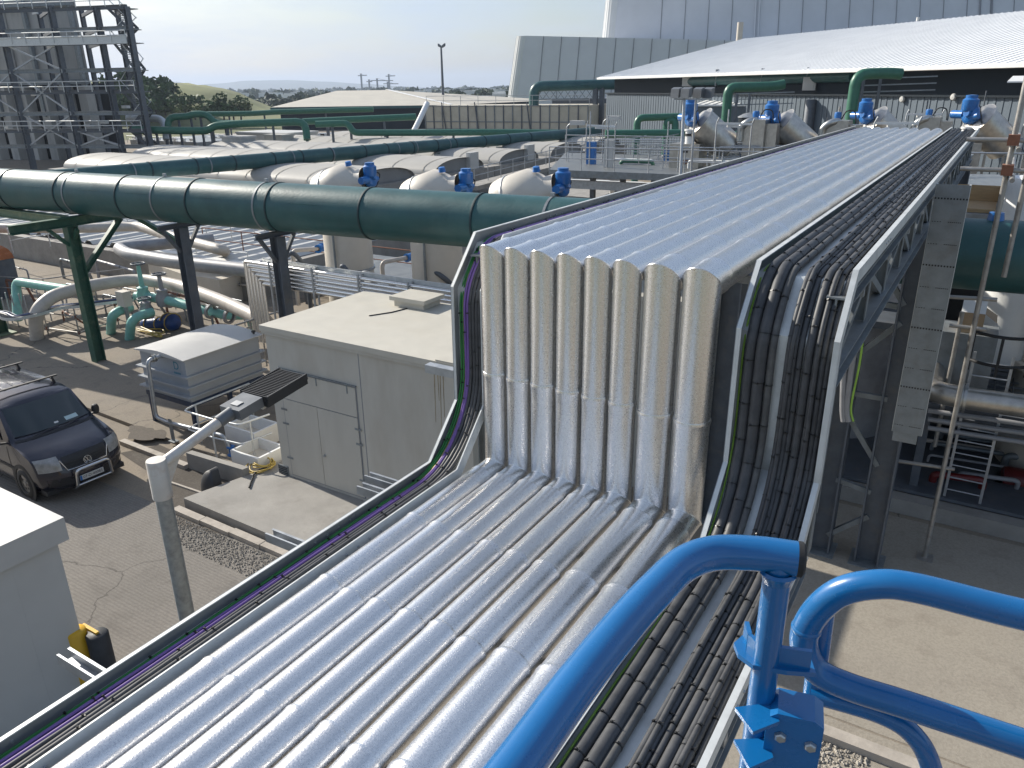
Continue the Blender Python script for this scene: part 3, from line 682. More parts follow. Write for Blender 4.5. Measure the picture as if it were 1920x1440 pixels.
slab_on_wall('top_hatch', rect(x0, x1, zm + .02, zt_), .022, 'house', HS)
d1 = slab_on_wall('door', rect(x0, xm - .008, zb, zm), .022, 'house', HS)
d2 = slab_on_wall('door', rect(xm + .008, x1, zb, zm), .026, 'house', HS)
hx, hz = hp(440, 1063)
MB().lathe([(0, .045), (.03, .045), (.03, 0)], (hx, wy - .026, hz), (0, -1, 0), 14).build('handle', 'galv', d2)
for par, X, zz in ((d1, x0, zm - .25), (d1, x0, 1.6), (d1, x0, .75), (d2, x1, zm - .25), (d2, x1, 1.6), (d2, x1, .75)):
    MB().box(X - .09, X + .09, wy - .034, wy - .0265, zz - .022, zz + .022).build('hinge', 'steelmid', par, smooth=False)
for f in (.1, .5, .9):
    X = x0 + (x1 - x0) * f; MB().box(X - .015, X + .015, wy - .03, wy - .0225, zt_ - .16, zt_ + .03).build('latch', 'steelmid', HS, smooth=False)
MB().box(x0 - .05, x1 + .05, wy - .05, wy - .012, zt_ + .032, zt_ + .055).build('drip_strip', 'steelmid', HS, smooth=False)
jx = hp(600, 640)[0]
MB().box(jx - .009, jx + .009, wy - .004, wy - .001, .2, HZ - .2).build('wall_joint', 'seam', HS, smooth=False)
vx, vz = hp(240, 1148); mb = MB().box(vx - .16, vx + .16, wy - .02, wy - .001, vz - .2, vz + .2)
v = mb.build('vent_grille', 'steelmid', HS, smooth=False)
mb = MB()
for k in range(8): mb.box(vx - .14, vx + .14, wy - .03, wy - .0205, vz - .18 + k * .047, vz - .16 + k * .047)
mb.build('louvre', 'dark', v, smooth=False)
mb = MB()
for px, a, b in ((962, 660, 905), (978, 655, 800), (990, 655, 950), (1004, 660, 880)):
    xa, za = hp(px, a); xb, zb2 = hp(px + 8, b); mb.prism([(xa - .014, wy - .002, za), (xa + .014, wy - .002, za), (xb + .006, wy - .002, zb2), (xb - .006, wy - .002, zb2)], (0, .0012, 0))
mb.build('rust_streak', 'stain', HS, smooth=False)
c = G(782, 572, HZ)
vc = MB().box(c.x - .42, c.x + .42, c.y - .3, c.y + .32, HZ + .002, HZ + .14).build('roof_vent', 'houseroof', RF, smooth=False)
MB().box(c.x - .5, c.x + .5, c.y - .37, c.y + .4, HZ + .143, HZ + .235).build('vent_cap', 'houseroof', RF, smooth=False)
MB().tube([c + Vector((.0, -.36, .01)), c + Vector((-.1, -.8, .01)), c + Vector((-.35, -1.25, .01))], .014, 8).build('roof_cable', 'rubber', RF)
# ------------------------------------------------------------------ concrete base works
sl = [G(350, 958, .25), G(468, 884, .25)]
sy = HY0 + .05
MB().box(-13.75, -7.0, 8.72, 10.62, .01, .25).box(-13.2, -7.0, 10.62, 14.1, .01, .2)
o = MB().prism([(-13.85, 8.72, .01), (-6.2, 8.55, .01), (-6.2, 14.2, .01), (-13.2, 14.2, .01), (-13.35, 10.75, .01)], (0, 0, .24)).build('plinth', 'concrete', smooth=False)
tag(o, 'raised pale concrete plinth in front of the beige plant house', 'plinth')
mb = MB(); x = -13.9
KS = thing('kerb_row', 'row of pale kerb stones along the front of the concrete plinth', 'kerb', (-10, 8.4, 0))
while x < -6.5:
    L = .91; mb = MB().prism([(x, 8.44, .01), (x + L - .008, 8.42, .01), (x + L - .008, 8.60, .01), (x, 8.62, .01)], (0, 0, .10 + random.uniform(-.006, .006))); mb.build('kerb_stone', 'kerb', KS, smooth=False); x += L
PD = MB().prism([(-30, 11.15, .01), (-19, 10.75, .01), (-13.5, 10.55, .01), (-13.5, 14.6, .01), (-30, 14.6, .01)], (0, 0, .10)).build('tank_pad', YM, smooth=False, origin=None)
tag(PD, 'low concrete pad carrying the ribbed grey tank', 'pad')
PD.location.x = PD.location.x
mb = MB(); a, b = G(350, 858, .3), G(456, 890, .3)
UW = MB().prism([(a.x, a.y, .01), (b.x, b.y, .01), (b.x + .02, b.y + .16, .01), (a.x + .02, a.y + .16, .01)], (0, 0, .42)).build('upstand_wall', 'concrete', smooth=False)
tag(UW, 'short concrete upstand wall below the cream pit covers', 'wall')
KK = thing('kerb_row', 'kerb stones at the foot of the tank pad behind the dark van', 'kerb', (a.x - 2, a.y, 0))
p0, p1 = G(230, 825, .1), G(352, 872, .1); nseg = 4
for k in range(nseg):
    u, v_ = p0.lerp(p1, k / nseg), p0.lerp(p1, (k + .985) / nseg)
    MB().prism([(u.x, u.y - .1, .01), (v_.x, v_.y - .1, .01), (v_.x, v_.y + .06, .01), (u.x, u.y + .06, .01)], (0, 0, .11)).build('kerb_stone', 'kerb', KK, smooth=False)
# right-hand yard kerb beyond the slab joint
q = [G(1525, 1372, .1), G(1760, 1440, .1)]
o = MB().box(-1.3, 8, 9.13, 9.33, .01, .13).build('kerb', 'kerb', smooth=False); tag(o, 'pale kerb crossing the yard below the blue gate', 'kerb')
o = MB().box(-8, 30, 16.25, 16.6, .01, .34).build('kerb_wall', 'concrete', smooth=False); tag(o, 'low concrete kerb wall in the shade under the green duct', 'wall')
# gravel strips
def gravel(name, quad, n, z, smin, smax, seed):
    rr = random.Random(seed); mb = MB(); A_, B_, C_, D_ = [Vector(q) for q in quad]
    for i in range(n):
        u, v_ = rr.random(), rr.random() ** 1.25
        p = A_.lerp(B_, u).lerp(D_.lerp(C_, u), v_); s = rr.uniform(smin, smax); a = rr.random() * 6.28
        e = [Vector((math.cos(a + t) * s * rr.uniform(.7, 1.2), math.sin(a + t) * s * rr.uniform(.7, 1.2), rr.uniform(.2, .5) * s)) for t in (0, 1.5, 3.1, 4.6)]
        mb.add([p + k + Vector((0, 0, z)) for k in e] + [p + Vector((0, 0, z + s * .95)), p + Vector((0, 0, z - s * .2))], [(0, 1, 4), (1, 2, 4), (2, 3, 4), (3, 0, 4), (1, 0, 5), (2, 1, 5), (3, 2, 5), (0, 3, 5)])
    o = mb.build(name, 'gravelm', smooth=False, fix=False); tag(o, kind='stuff'); return o
MT['gravelm'] = mat('crushed_stone', (.33, .30, .255), .9, 0, .45, 14)
gravel('gravel', [(-13.8, 8.38, 0), (-7, 8.36, 0), (-7.3, 7.55, 0), (-13.3, 7.75, 0)], 3600, .012, .008, .026, 2)
gravel('gravel', [(-1.2, 9.2, 0), (-.1, 9.2, 0), (-.1, 8.3, 0), (-1.2, 8.3, 0)], 700, .012, .012, .035, 4)
o = flat(-14.3, -6.8, 7.5, 8.5, .010)
DM = ground_mat('dark_dirt', (.085, .073, .06), (.12, .105, .09), (.15, .135, .115), crack=False)
dq = [G(225, 850, 0), G(300, 835, 0), G(460, 905, 0), G(400, 930, 0), G(350, 958, 0), G(420, 1005, 0), G(330, 985, 0), G(300, 900, 0)]
o = MB().add([(p.x, p.y, .012) for p in dq], [tuple(range(len(dq)))]).build('dirt_patch', DM, smooth=False, origin=(0, 0, 0)); tag(o, kind='structure')
SM = ground_mat('oil_stain', (.12, .105, .088), (.15, .13, .108), (.10, .088, .074), crack=False)
rs2 = random.Random(8)
for px, py, a_, b_ in ((272, 812, .55, .35),):
    c = G(px, py, .013 if px > 1000 or py > 860 else .115); zz = .0145 if px > 1000 or py > 860 else .116
    if px == 120: zz = .0075
    if px == 420: zz = .254; c = G(px, py, .254)
    ph = [rs2.uniform(0, 6) for _ in range(3)]
    P = [(c.x + a_ * math.cos(t) * (1 + .25 * math.sin(2 * t + ph[0]) + .18 * math.sin(5 * t + ph[1]) + .1 * math.sin(9 * t + ph[2])), c.y + b_ * math.sin(t) * (1 + .25 * math.sin(3 * t + ph[1]) + .15 * math.sin(7 * t + ph[0])), zz) for t in [6.2832 * k / 48 for k in range(48)]]
    tag(MB().add(P, [tuple(range(48))]).build('stain_patch', SM, smooth=False, origin=(0, 0, 0)), kind='structure')
# ------------------------------------------------------------------ ribbed tank
TX0, TX1, TY0, TY1, TZ = -18.52, -16.62, 11.16, 13.58, 2.2
TB = AY(358, 756, TY0).z
TK = thing('ribbed_tank', 'grey ribbed sectional tank with white lid standing on a navy frame', 'tank', ((TX0 + TX1) / 2, 12.3, .1))
body = MB().box(TX0 + .03, TX1 - .03, TY0 + .03, TY1 - .03, TB, TZ - .02).build('body', 'tank', TK, smooth=False)
for px, py in ((349, 705.5), (354, 726), (358, 744)):
    z = AY(px, py, TY0).z
    MB().box(TX0 - .10, TX1 + .07, TY0 - .08, TY1 + .07, z - .055, z - .015).build('rib', 'tank', TK, smooth=False)
    MB().box(TX0 + .0, TX1 - .0, TY0 - .0, TY1 + .0, z - .08, z - .056).build('rib_foot', 'tank', TK, smooth=False)
rows = []
for k in range(9):
    u = k / 8; x = TX0 - .06 + (TX1 - TX0 + .12) * u; rows.append([(x, TY0 - .07, TZ + .10 * (1 - abs(2 * u - 1) ** 1.5)), (x, TY1 + .07, TZ + .10 * (1 - abs(2 * u - 1) ** 1.5))])
mb = MB().grid(rows); rb = [[(p[0], p[1], TZ - .02) for p in r] for r in rows]
mb.grid(rb); mb.add([r[0] for r in rows] + [r[0] for r in rb][::-1], [tuple(range(18))]); mb.add([r[1] for r in rows] + [r[1] for r in rb][::-1], [tuple(range(18))])
mb.add([rows[0][0], rows[0][1], rb[0][1], rb[0][0]], [(0, 1, 2, 3)]); mb.add([rows[-1][0], rows[-1][1], rb[-1][1], rb[-1][0]], [(0, 1, 2, 3)])
lid = mb.build('lid', 'boxroof', TK, ang=20)
MB().lathe([(0, .09), (.05, .09), (.06, .05), (.03, .03), (.03, 0)], (TX1 - .1, TY1 - .1, TZ + .04)).build('lid_valve', 'rubber', lid)
fr = MB(); MB().box(TX0 + .0, TX1 - .0, TY0 + .01, TY1 - .01, TB - .13, TB - .002).build('base_frame', 'tankframe', TK, smooth=False)
for x, y in ((TX0 + .08, TY0 + .08), (TX1 - .08, TY0 + .08), (TX0 + .08, TY1 - .08), (TX1 - .08, TY1 - .08), (TX1 - .08, 12.4), (TX0 + .08, 12.4)):
    MB().box(x - .05, x + .05, y - .05, y + .05, .11, TB - .13).build('leg', 'tankframe', TK, smooth=False)
MB().box(TX0 + .13, TX1 - .13, TY0 + .06, TY0 + .1, .14, .2).build('tie_bar', 'tankframe', TK, smooth=False)
MB().box(TX1 - .1, TX1 - .06, TY0 + .13, TY1 - .13, .14, .2).build('tie_bar', 'tankframe', TK, smooth=False)
# square sticker with a round letter shape
sp = AY(331, 690, TY0 + .03); s_ = .15
S_ = MB().box(sp.x - s_, sp.x + s_ + .02, TY0 + .024, TY0 + .029, sp.z - .2, sp.z + .17).build('sticker', 'paleblue2' if 'paleblue2' in MT else 'tank', TK, smooth=False)
text('D', .30, 'sticker_letter', 'teal', TK, Matrix.Translation(Vector((sp.x, TY0 + .022, sp.z + .05)) - Vector(TK['_org'])) @ Matrix.Rotation(math.radians(90), 4, 'X'))
mb = MB()
for k in range(6): mb.box(sp.x - .12 + k * .045, sp.x - .09 + k * .045, TY0 + .0215, TY0 + .0235, sp.z - .16, sp.z - .11)
mb.build('sticker_lettering', 'teal', TK, smooth=False)
# outlet pipe of the tank
ip = AY(303, 667, TY0 - .02)
z1 = .55
P = [Vector((ip.x, TY0 + .03, ip.z)), Vector((ip.x, TY0 - .42, ip.z)), Vector((ip.x - .05, TY0 - .46, .62)), Vector((ip.x + .5, TY0 - .5, .6)), Vector((ip.x + 2.45, TY0 - .35, .62)), Vector((ip.x + 2.6, TY0 - .32, .15))]
TP = MB().tube(fillet(P, .14, 5), .052, 14).build('outlet_pipe', 'galv'); tag(TP, 'bent galvanised outlet pipe dropping from the end of the ribbed tank', 'pipe')
MB().lathe([(.05, -.05), (.1, -.05), (.1, -.02), (.07, -.015), (.07, .015), (.1, .02), (.1, .05), (.05, .05)], (ip.x, TY0 - .25, ip.z), (0, 1, 0), 16).build('coupling', 'bolt', TP)
pv = P[-1]
BV = thing('blue_valve', 'small blue valve standing under the end of the galvanised outlet pipe', 'valve', (pv.x, pv.y, .1))
MB().lathe([(.04, .5), (.1, .5), (.1, .47), (.055, .46), (.055, .3), (.1, .29), (.1, .26), (.04, .26)], (pv.x, pv.y, -.14), (0, 0, 1), 14).build('body', 'actblue', BV)
MB().lathe([(.06, .16), (.06, 0)], (pv.x, pv.y, 0), (0, 0, 1), 12).build('pipe_stub', 'steel', BV)
MB().tube([(pv.x, pv.y, .3), (pv.x + .17, pv.y - .05, .32)], .035, 10).build('actuator', 'actblue', BV)
o = MB().bar((ip.x + .62, TY0 - .52, .1), (ip.x + .62, TY0 - .52, .72), .13, .02).box(ip.x + .5, ip.x + .74, TY0 - .6, TY0 - .44, .105, .125).build('pipe_stand', 'steelmid', smooth=False); tag(o, 'flat steel stand holding the galvanised outlet pipe', 'pipe stand')
# pit covers and rails beside the tank
def pbox(name, px, py, w_, d_, h_, z, m, label, cat):
    c_ = G(px, py, z); o = MB().prism([(c_.x, c_.y, z), (c_.x + w_, c_.y, z), (c_.x + w_, c_.y + d_, z), (c_.x, c_.y + d_, z)], (0, 0, h_)).build(name, m, smooth=False)
    tag(o, label, cat); return o
def trough(px, py, w_, d_, h_, label):
    c_ = G(px, py, .12); t = thing('pit_cover', label, 'pit cover', c_, 'cream covers by the tank')
    mb = MB()
    for a_, b_, e_, f_ in ((0, .06, 0, d_), (w_ - .06, w_, 0, d_), (.061, w_ - .061, 0, .06), (.061, w_ - .061, d_ - .06, d_)): mb.box(c_.x + a_, c_.x + b_, c_.y + e_, c_.y + f_, .125, .12 + h_)
    mb.build('rim', 'white', t, smooth=False)
    MB().box(c_.x + .062, c_.x + w_ - .062, c_.y + .062, c_.y + d_ - .062, .125, .12 + h_ * .35).build('floor', 'cream', t, smooth=False)
trough(436, 872, .95, .85, .4, 'cream open trough nearest the short upstand wall'); trough(425, 830, 1.1, .8, .5, 'cream open trough behind the first one by the tank')
HR = thing('hand_rail', 'pale tubular hand rail round the pit between tank and plant house', 'hand rail', G(400, 830, .1))
zr = 1.15
rp = [G(467, 719, zr), G(366, 759, zr), G(345, 770, zr), G(394, 785, zr), G(448, 797, zr), G(468, 790, zr), G(505, 777, zr)]
MB().tube(fillet(rp, .1, 4), .024, 10).build('top_tube', 'galvlight', HR)
MB().tube(fillet([p - Vector((0, 0, .5)) for p in rp], .1, 4), .02, 10).build('mid_tube', 'galvlight', HR)
for k in (0, 1, 3, 5): MB().tube([rp[k], (rp[k].x, rp[k].y, .11)], .024, 10).build('post', 'galvlight', HR)
# black flap dome, hose, planks
fp = G(400, 918, 0)
mb = MB(); rows = []
for i in range(9):
    a_ = math.pi / 2 * i / 8; rows.append([Vector((.24 * math.cos(a_) * math.cos(t * math.pi / 8) , -.10 * math.cos(a_) * math.sin(t * math.pi / 8) - .12 * math.cos(a_), .5 * math.sin(a_))) + Vector((fp.x, fp.y, .0)) for t in range(9)])
mb.grid(rows); rows2 = [[Vector((p.x, fp.y + .12, p.z)) for p in r] for r in rows]; 
mb.add([r[0] for r in rows] + [r[0] + Vector((0, .2, 0)) for r in rows], [(i, i + 1, 10 + i, 9 + i) for i in range(8)]); mb.add([r[8] for r in rows] + [r[8] + Vector((0, .2, 0)) for r in rows], [(i, i + 1, 10 + i, 9 + i) for i in range(8)])
o = mb.build('outfall_flap', 'bollard'); tag(o, 'black domed outfall flap in front of the short upstand wall', 'flap')
hc = G(507, 872, .3)
mb = MB()
for k in range(5):
    rr = .32 - .03 * k + random.uniform(-.02, .02); c_ = Vector((hc.x - .15 + random.uniform(-.05, .05), hc.y - .1 + random.uniform(-.04, .04), .28 + .03 * k))
    mb.tube([c_ + Vector((rr * math.cos(t / 20 * 6.2832), rr * math.sin(t / 20 * 6.2832), .03 * math.sin(t * .7 + k))) for t in range(21)], .017, 8)
o = mb.build('hose_coil', 'hose'); tag(o, 'yellow hose coiled on the plinth at the plant house corner', 'hose')
o = MB().tube(cr_([G(467, 914, .28), G(472, 900, .28), G(480, 885, .28), G(500, 876, .28)]), .02, 8).build('hose', 'rubber'); tag(o, 'short black hose end lying on the concrete plinth', 'hose')
o = MB().bar(G(312, 902, .03), G(383, 926, .03), .05, .04).build('plank', 'kerb', smooth=False); tag(o, 'thin timber batten lying on the dirt near the lamp post', 'batten')
# ------------------------------------------------------------------ near kiosk
KX1, KY1, KZ = -10.22, 4.62, 3.0
KB = thing('kiosk', 'smooth grey kiosk with white overhanging roof at the yard edge', 'kiosk', (-13, 1.5, 0))
MB().box(-17.9, KX1 - .1, -3, KY1 - .12, .01, KZ - .36).build('wall', 'boxgrey', KB, smooth=False)
MB().box(-18, KX1, -3.1, KY1, KZ - .355, KZ).build('roof', 'boxroof', KB, smooth=False)
MB().box(KX1 - .1, KX1 - .098, KY1 - .75, KY1 - .735, .2, KZ - .37).build('wall_joint', 'boxgrey', KB, smooth=False)
# bollards
def bollard(px, py, m, label, h, r, capm):
    b_ = G(px, py, h); t = thing('bollard', label, 'bollard', (b_.x, b_.y, 0), 'bollards by the kiosk')
    MB().lathe([(r, 0.01), (r, h - .03), (r - .02, h - .005), (0, h)], (b_.x, b_.y, 0), (0, 0, 1), 24).build('post', m, t)
    return t, b_
bollard(181, 1186, 'bollard', 'black round bollard beside the yellow one at the kiosk corner', 1.1, .155, None)
yb, b_ = bollard(140, 1180, 'yellow', 'yellow bollard half hidden behind the kiosk corner', 1.15, .15, None)
MB().box(b_.x - .05, b_.x + .32, b_.y + .12, b_.y + .17, 1.08, 1.13).build('chain_arm', 'yellow', yb, smooth=False)
# ------------------------------------------------------------------ lamp post
LX = -6.0
tp = AX(292, 862, LX); LP_ = thing('street_lamp', 'galvanised lamp post with angled arm and finned floodlight', 'street lamp', (LX, tp.y, 0))
zc_ = AX(306, 932, LX).z
MB().lathe([(.078, 0.01), (.073, zc_)], (LX, tp.y, 0), (0, 0, 1), 24).build('post', 'postgalv', LP_)
MB().lathe([(.08, zc_ - .004), (.088, zc_), (.088, tp.z - .01), (.083, tp.z), (0, tp.z + .002)], (LX, tp.y, 0), (0, 0, 1), 24).build('collar', 'postwhite', LP_)
ae = AX(432, 775, LX); a0 = Vector((LX, tp.y + .06, tp.z - .06)); ad = (ae - a0).normalized()
MB().tube([a0, ae], .05, 18).build('arm', 'postwhite', LP_)
MB().tube([ae - ad * .16, ae + ad * .02], .062, 18).build('arm_clamp', 'lampgrey', LP_)
MB().prism([a0 + Vector((-.006, .02, -.05)), a0 + Vector((-.006, .2, .03)), a0 + Vector((-.006, .04, -.22))], (.012, 0, 0)).build('gusset', 'postwhite', LP_, smooth=False)
tilt = math.atan2(ad.z, ad.y)
hd = Matrix.Translation(ae) @ Matrix.Rotation(tilt * .55, 4, 'X')
def lb(mb, x0, x1, y0, y1, z0, z1):
    k = len(mb.v); mb.box(x0, x1, y0, y1, z0, z1)
    for i in range(k, len(mb.v)): mb.v[i] = hd @ mb.v[i]
    return mb
lb(MB(), -.14, .14, 0, .30, -.05, .055).build('driver_box', 'lampgrey', LP_, smooth=False)
h_ = lb(MB(), -.19, .19, .305, .86, -.055, .01).build('lamp_head', 'lampfin', LP_, smooth=False)
for k in range(20): lb(MB(), -.19, .19, .315 + k * .027, .323 + k * .027, .0102, .06).build('cooling_fin', 'lampfin', h_, smooth=False)
for s in (-1, 1): lb(MB(), s * .192 - .006 if s > 0 else -.2, s * .198 + .006 if s > 0 else -.192, .31, .86, .0, .066).build('side_plate', 'lampfin', h_, smooth=False)
lb(MB(), -.16, .16, .33, .83, -.062, -.056).build('lamp_glass', 'lamp', h_, smooth=False)
lb(MB(), -.05, .05, .06, .14, .056, .066).build('label_plate', 'bolt', LP_, smooth=False)
for x in (-.1, 0, .1): lb(MB(), x - .02, x + .02, .29, .33, -.085, -.052).build('clip', 'bolt', LP_, smooth=False)
# ------------------------------------------------------------------ van
def make_van():
    t = thing('parked_van', 'dark navy panel van with bull bar and roof bars', 'van', (0, 0, 0))
    # u = distance behind the nose (x = -u), v = across
    prof = [(.09, .26, .80), (.02, .36, .86), (.0, .52, .90), (.03, .66, .92), (.05, .72, .92), (.10, .93, .93), (.22, 1.03, .93), (.60, 1.13, .93), (1.02, 1.22, .92),
            (1.10, 1.26, .91), (1.75, 1.80, .79), (1.86, 1.87, .775), (2.1, 1.92, .765), (3.0, 1.955, .76), (4.2, 1.95, .76), (4.78, 1.90, .75)]
    cols = [-1, -.96, -.86, -.68, -.45, -.22, 0, .22, .45, .68, .86, .96, 1]
    def pt_(u, z, wd, c):
        a = abs(c); nose = max(0, 1 - u / 2.2)
        bk = .26 * a ** 4 * nose + (.10 * a ** 2 * nose)
        dz = -.05 * a ** 3 if z > 1.85 else (-.035 * a ** 3 if .9 < z < 1.3 else 0)
        return Vector((-(u + bk), c * wd, z + dz))
    rows = [[pt_(u, z, wd, c) for c in cols] for u, z, wd in prof]
    mb = MB().grid(rows)
    # rear
    mb.add(rows[-1] + [Vector((-4.86, c * .92, 1.1)) for c in cols] + [Vector((-4.86, c * .9, .3)) for c in cols], [(13 * r + i, 13 * r + i + 1, 13 * (r + 1) + i + 1, 13 * (r + 1) + i) for r in range(2) for i in range(12)])
    # sides
    for s, ci in ((-1, 0), (1, 12)):
        lowr = []; f0 = [rows[i][ci] for i in range(6)]
        zlev = [p.z for p in f0]
        st = [rows[i][ci] for i in range(5, 16)]
        grid = [f0]
        for p in st[1:]:
            col = []
            for j, z0 in enumerate(zlev):
                # belt line keeps the full width, glass leans in
                k = j / 5; zz = .26 + (p.z - .26) * k; belt = 1.16; wfull = .945
                if p.z > belt:
                    kk = [0, .2, .38, .55, .56 + .0, 1][j]
                    zs = [.26, .5, .8, min(belt - .03, p.z), min(belt + .03, p.z), p.z][j]
                    wv = [.90, .945, .95, .945, .925, abs(p.y)][j]
                    if p.z < belt + .05 and j < 5: wv = min(wv, .95)
                    col.append(Vector((p.x, s * wv, zs)))
                else: col.append(Vector((p.x, s * [.90, .935, .945, .945, .94, abs(p.y)][j], zz)))
            grid.append(col)
        mb.grid(grid)
        mb.add(grid[-1] + [Vector((-4.86, s * .92, 1.1)), Vector((-4.86, s * .9, .3))], [(0, 1, 2, 7), (2, 3, 4, 5, 6), (2, 6, 7)])
    mb.build('body', 'vanpaint', t, ang=40)
    under = MB().box(-4.8, -.25, -.86, .86, .2, .30).build('underbody', 'blackplastic', t, smooth=False)
    # windscreen on the skin
    def patch(ra, rb, c0, c1, lift, nu=6, nv=9):
        out_ = []
        for i in range(nu + 1):
            f = ra + (rb - ra) * i / nu; i0 = min(int(f), 14); fu = f - i0
            u, z, wd = [prof[i0][k] * (1 - fu) + prof[i0 + 1][k] * fu for k in range(3)]
            out_.append([pt_(u, z, wd, c0 + (c1 - c0) * j / nv) + lift for j in range(nv + 1)])
        return MB().grid(out_)
    ws = patch(9.08, 10.0, -.90, .90, Vector((.010, 0, .010))).build('windscreen', 'glass', t)
    patch(10.02, 10.9, -.95, .95, Vector((.004, 0, .004)), 2).build('roof_edge', 'vanpaint', t)
    for c0, c1, nm in ((.30, .62, 'tax_disc_paper'),):
        patch(9.14, 9.26, c0, c1, Vector((.013, 0, .012)), 2, 3).build('dashboard_paper', 'paleblue', t)
    patch(9.16, 9.21, .02, .12, Vector((.013, 0, .012)), 2, 2).build('dashboard_cup', 'white', t)
    for a, b in ((-.55, .05), (.05, .6)):
        P_ = [pt_(1.09, 1.275, .9, a) + Vector((.02, 0, .015)), pt_(1.14, 1.31, .9, b) + Vector((.02, 0, .015))]
        MB().tube(P_, .011, 6).build('wiper', 'blackplastic', t)
    patch(8.1, 8.95, -.93, .93, Vector((.004, 0, .006)), 2).build('scuttle', 'blackplastic', t)
    # nose
    g = patch(4.05, 5.55, -.50, .50, Vector((.012, 0, .004)), 4, 8).build('grille', 'blackplastic', t)
    for k in range(3): 
        P_ = [pt_(.05 + .04 * k / 3, .74 + .06 * k, .92, c / 10 * .46) + Vector((.022, 0, .0)) for c in range(-10, 11)]
        MB().tube(P_, .010, 6).build('grille_bar', 'blackplastic', g)
    P_ = [pt_(.10, .95, .93, -.56)] + [pt_(.045, .70, .92, c / 10 * .46) for c in range(-10, 11)] + [pt_(.10, .95, .93, .56)]
    MB().tube([p + Vector((.018, 0, 0)) for p in P_], .011, 8).build('grille_trim', 'chrome', t)
    for s in (-1, 1):
        patch(4.0, 5.9, s * .56, s * .97, Vector((.012, 0, .004)), 4, 6).build('headlight', 'headlight', t)
        patch(1.0, 2.2, s * .35, s * .9, Vector((.004, 0, 0)), 2, 4).build('bumper_intake', 'blackplastic', t)
    # round emblem: ring with the two stacked letter shapes
    ec = pt_(.065, .80, .92, 0) + Vector((.036, 0, 0)); E_ = MB()
    n_ = 28; ang_ = math.radians(12)
    def ev(y, z): return ec + Vector((-z * math.sin(ang_), y, z * math.cos(ang_)))
    vs = []
    for k in range(n_):
        a = 2 * math.pi * k / n_; vs += [ev(.088 * math.cos(a), .088 * math.sin(a)), ev(.075 * math.cos(a), .075 * math.sin(a))]
    E_.add(vs + [v_ + Vector((.012, 0, 0)) for v_ in vs], [f for k in range(n_) for f in ((2 * k, 2 * ((k + 1) % n_), 2 * ((k + 1) % n_) + 1, 2 * k + 1), tuple(2 * n_ + q_ for q_ in (2 * k, 2 * ((k + 1) % n_), 2 * ((k + 1) % n_) + 1, 2 * k + 1)), (2 * k, 2 * ((k + 1) % n_), 2 * n_ + 2 * ((k + 1) % n_), 2 * n_ + 2 * k))])
    for pts in ([(-.034, .066), (0, .012), (.034, .066)], [(-.066, .034), (-.032, -.060), (0, .006), (.032, -.060), (.066, .034)]):
        for a, b in zip(pts, pts[1:]): E_.bar(ev(*a) + Vector((.006, 0, 0)), ev(*b) + Vector((.006, 0, 0)), .012, .013, up=Vector((1, 0, 0)))
    MB().lathe([(0, -.004), (.08, -.004), (.08, -.012)], ec, (1, 0, 0), 24).build('emblem_back', 'blackplastic', t)
    E_.build('emblem', 'chrome', t, smooth=False)
    # plate
    pc = Vector((.035, 0, .46)); pl_ = MB().box(.02, .035, -.26, .26, .40, .51).build('number_plate', 'plate', t, smooth=False)
    MB().box(.0355, .037, -.26, -.215, .402, .508).build('plate_flag', 'actblue', pl_, smooth=False)
    text('07-D-40083', .088, 'plate_lettering', 'ink', pl_, Matrix.Translation((.0375, .02, .455)) @ Matrix.Rotation(math.radians(90), 4, 'Z') @ Matrix.Rotation(math.radians(90), 4, 'X'))
    # bull bar
    bb = MB().tube(fillet([(-.05, -.40, .26), (.13, -.38, .32), (.16, -.36, .72), (.16, .36, .72), (.13, .38, .32), (-.05, .40, .26)], .10, 6), .032, 14).build('bull_bar', 'chrome', t)
    MB().tube([(.13, -.375, .36), (.13, .375, .36)], .024, 12).build('cross_tube', 'chrome', bb)
    # mirrors
    for s in (-1, 1):
        m_ = MB().lathe([(0, -.10), (.06, -.10), (.085, -.05), (.09, .05), (.06, .12), (0, .13)], (-1.52, s * 1.10, 1.24), (0, 0, 1), 14)
        for v_ in m_.v: v_.x = -1.52 + (v_.x + 1.52) * .75
        mm = m_.build('mirror', 'blackplastic', t); MB().bar((-1.45, s * .92, 1.18), (-1.5, s * 1.06, 1.2), .05, .04).build('mirror_arm', 'blackplastic', mm, smooth=False)
    # side glass, handles, seams
    for s in (-1, 1):
        for a, b, c, d in ((-1.62, -2.02, -2.62, -2.62), (-2.72, -2.72, -3.7, -3.7), (-3.8, -3.8, -4.7, -4.7)):
            q_ = [Vector((a, s * .934, 1.21)), Vector((b, s * .806, 1.76)), Vector((c, s * .806, 1.76)), Vector((d, s * .934, 1.21))]
            MB().prism(q_, (0, s * .008, .003)).build('side_window', 'glass', t, smooth=False)
        MB().box(-2.63, -2.45, s * .952 if s > 0 else -.975, s * .975 if s > 0 else -.952, 1.02, 1.055).build('door_handle', 'blackplastic', t, smooth=False)
        MB().box(-4.6, -1.2, s * .951 if s > 0 else -.962, s * .962 if s > 0 else -.951, .60, .66).build('side_strip', 'blackplastic', t, smooth=False)
        for X in (-1.42, -2.67): MB().box(X - .004, X + .004, s * .9505 if s > 0 else -.9545, s * .9545 if s > 0 else -.9505, .35, 1.12).build('door_gap', 'ink', t, smooth=False)
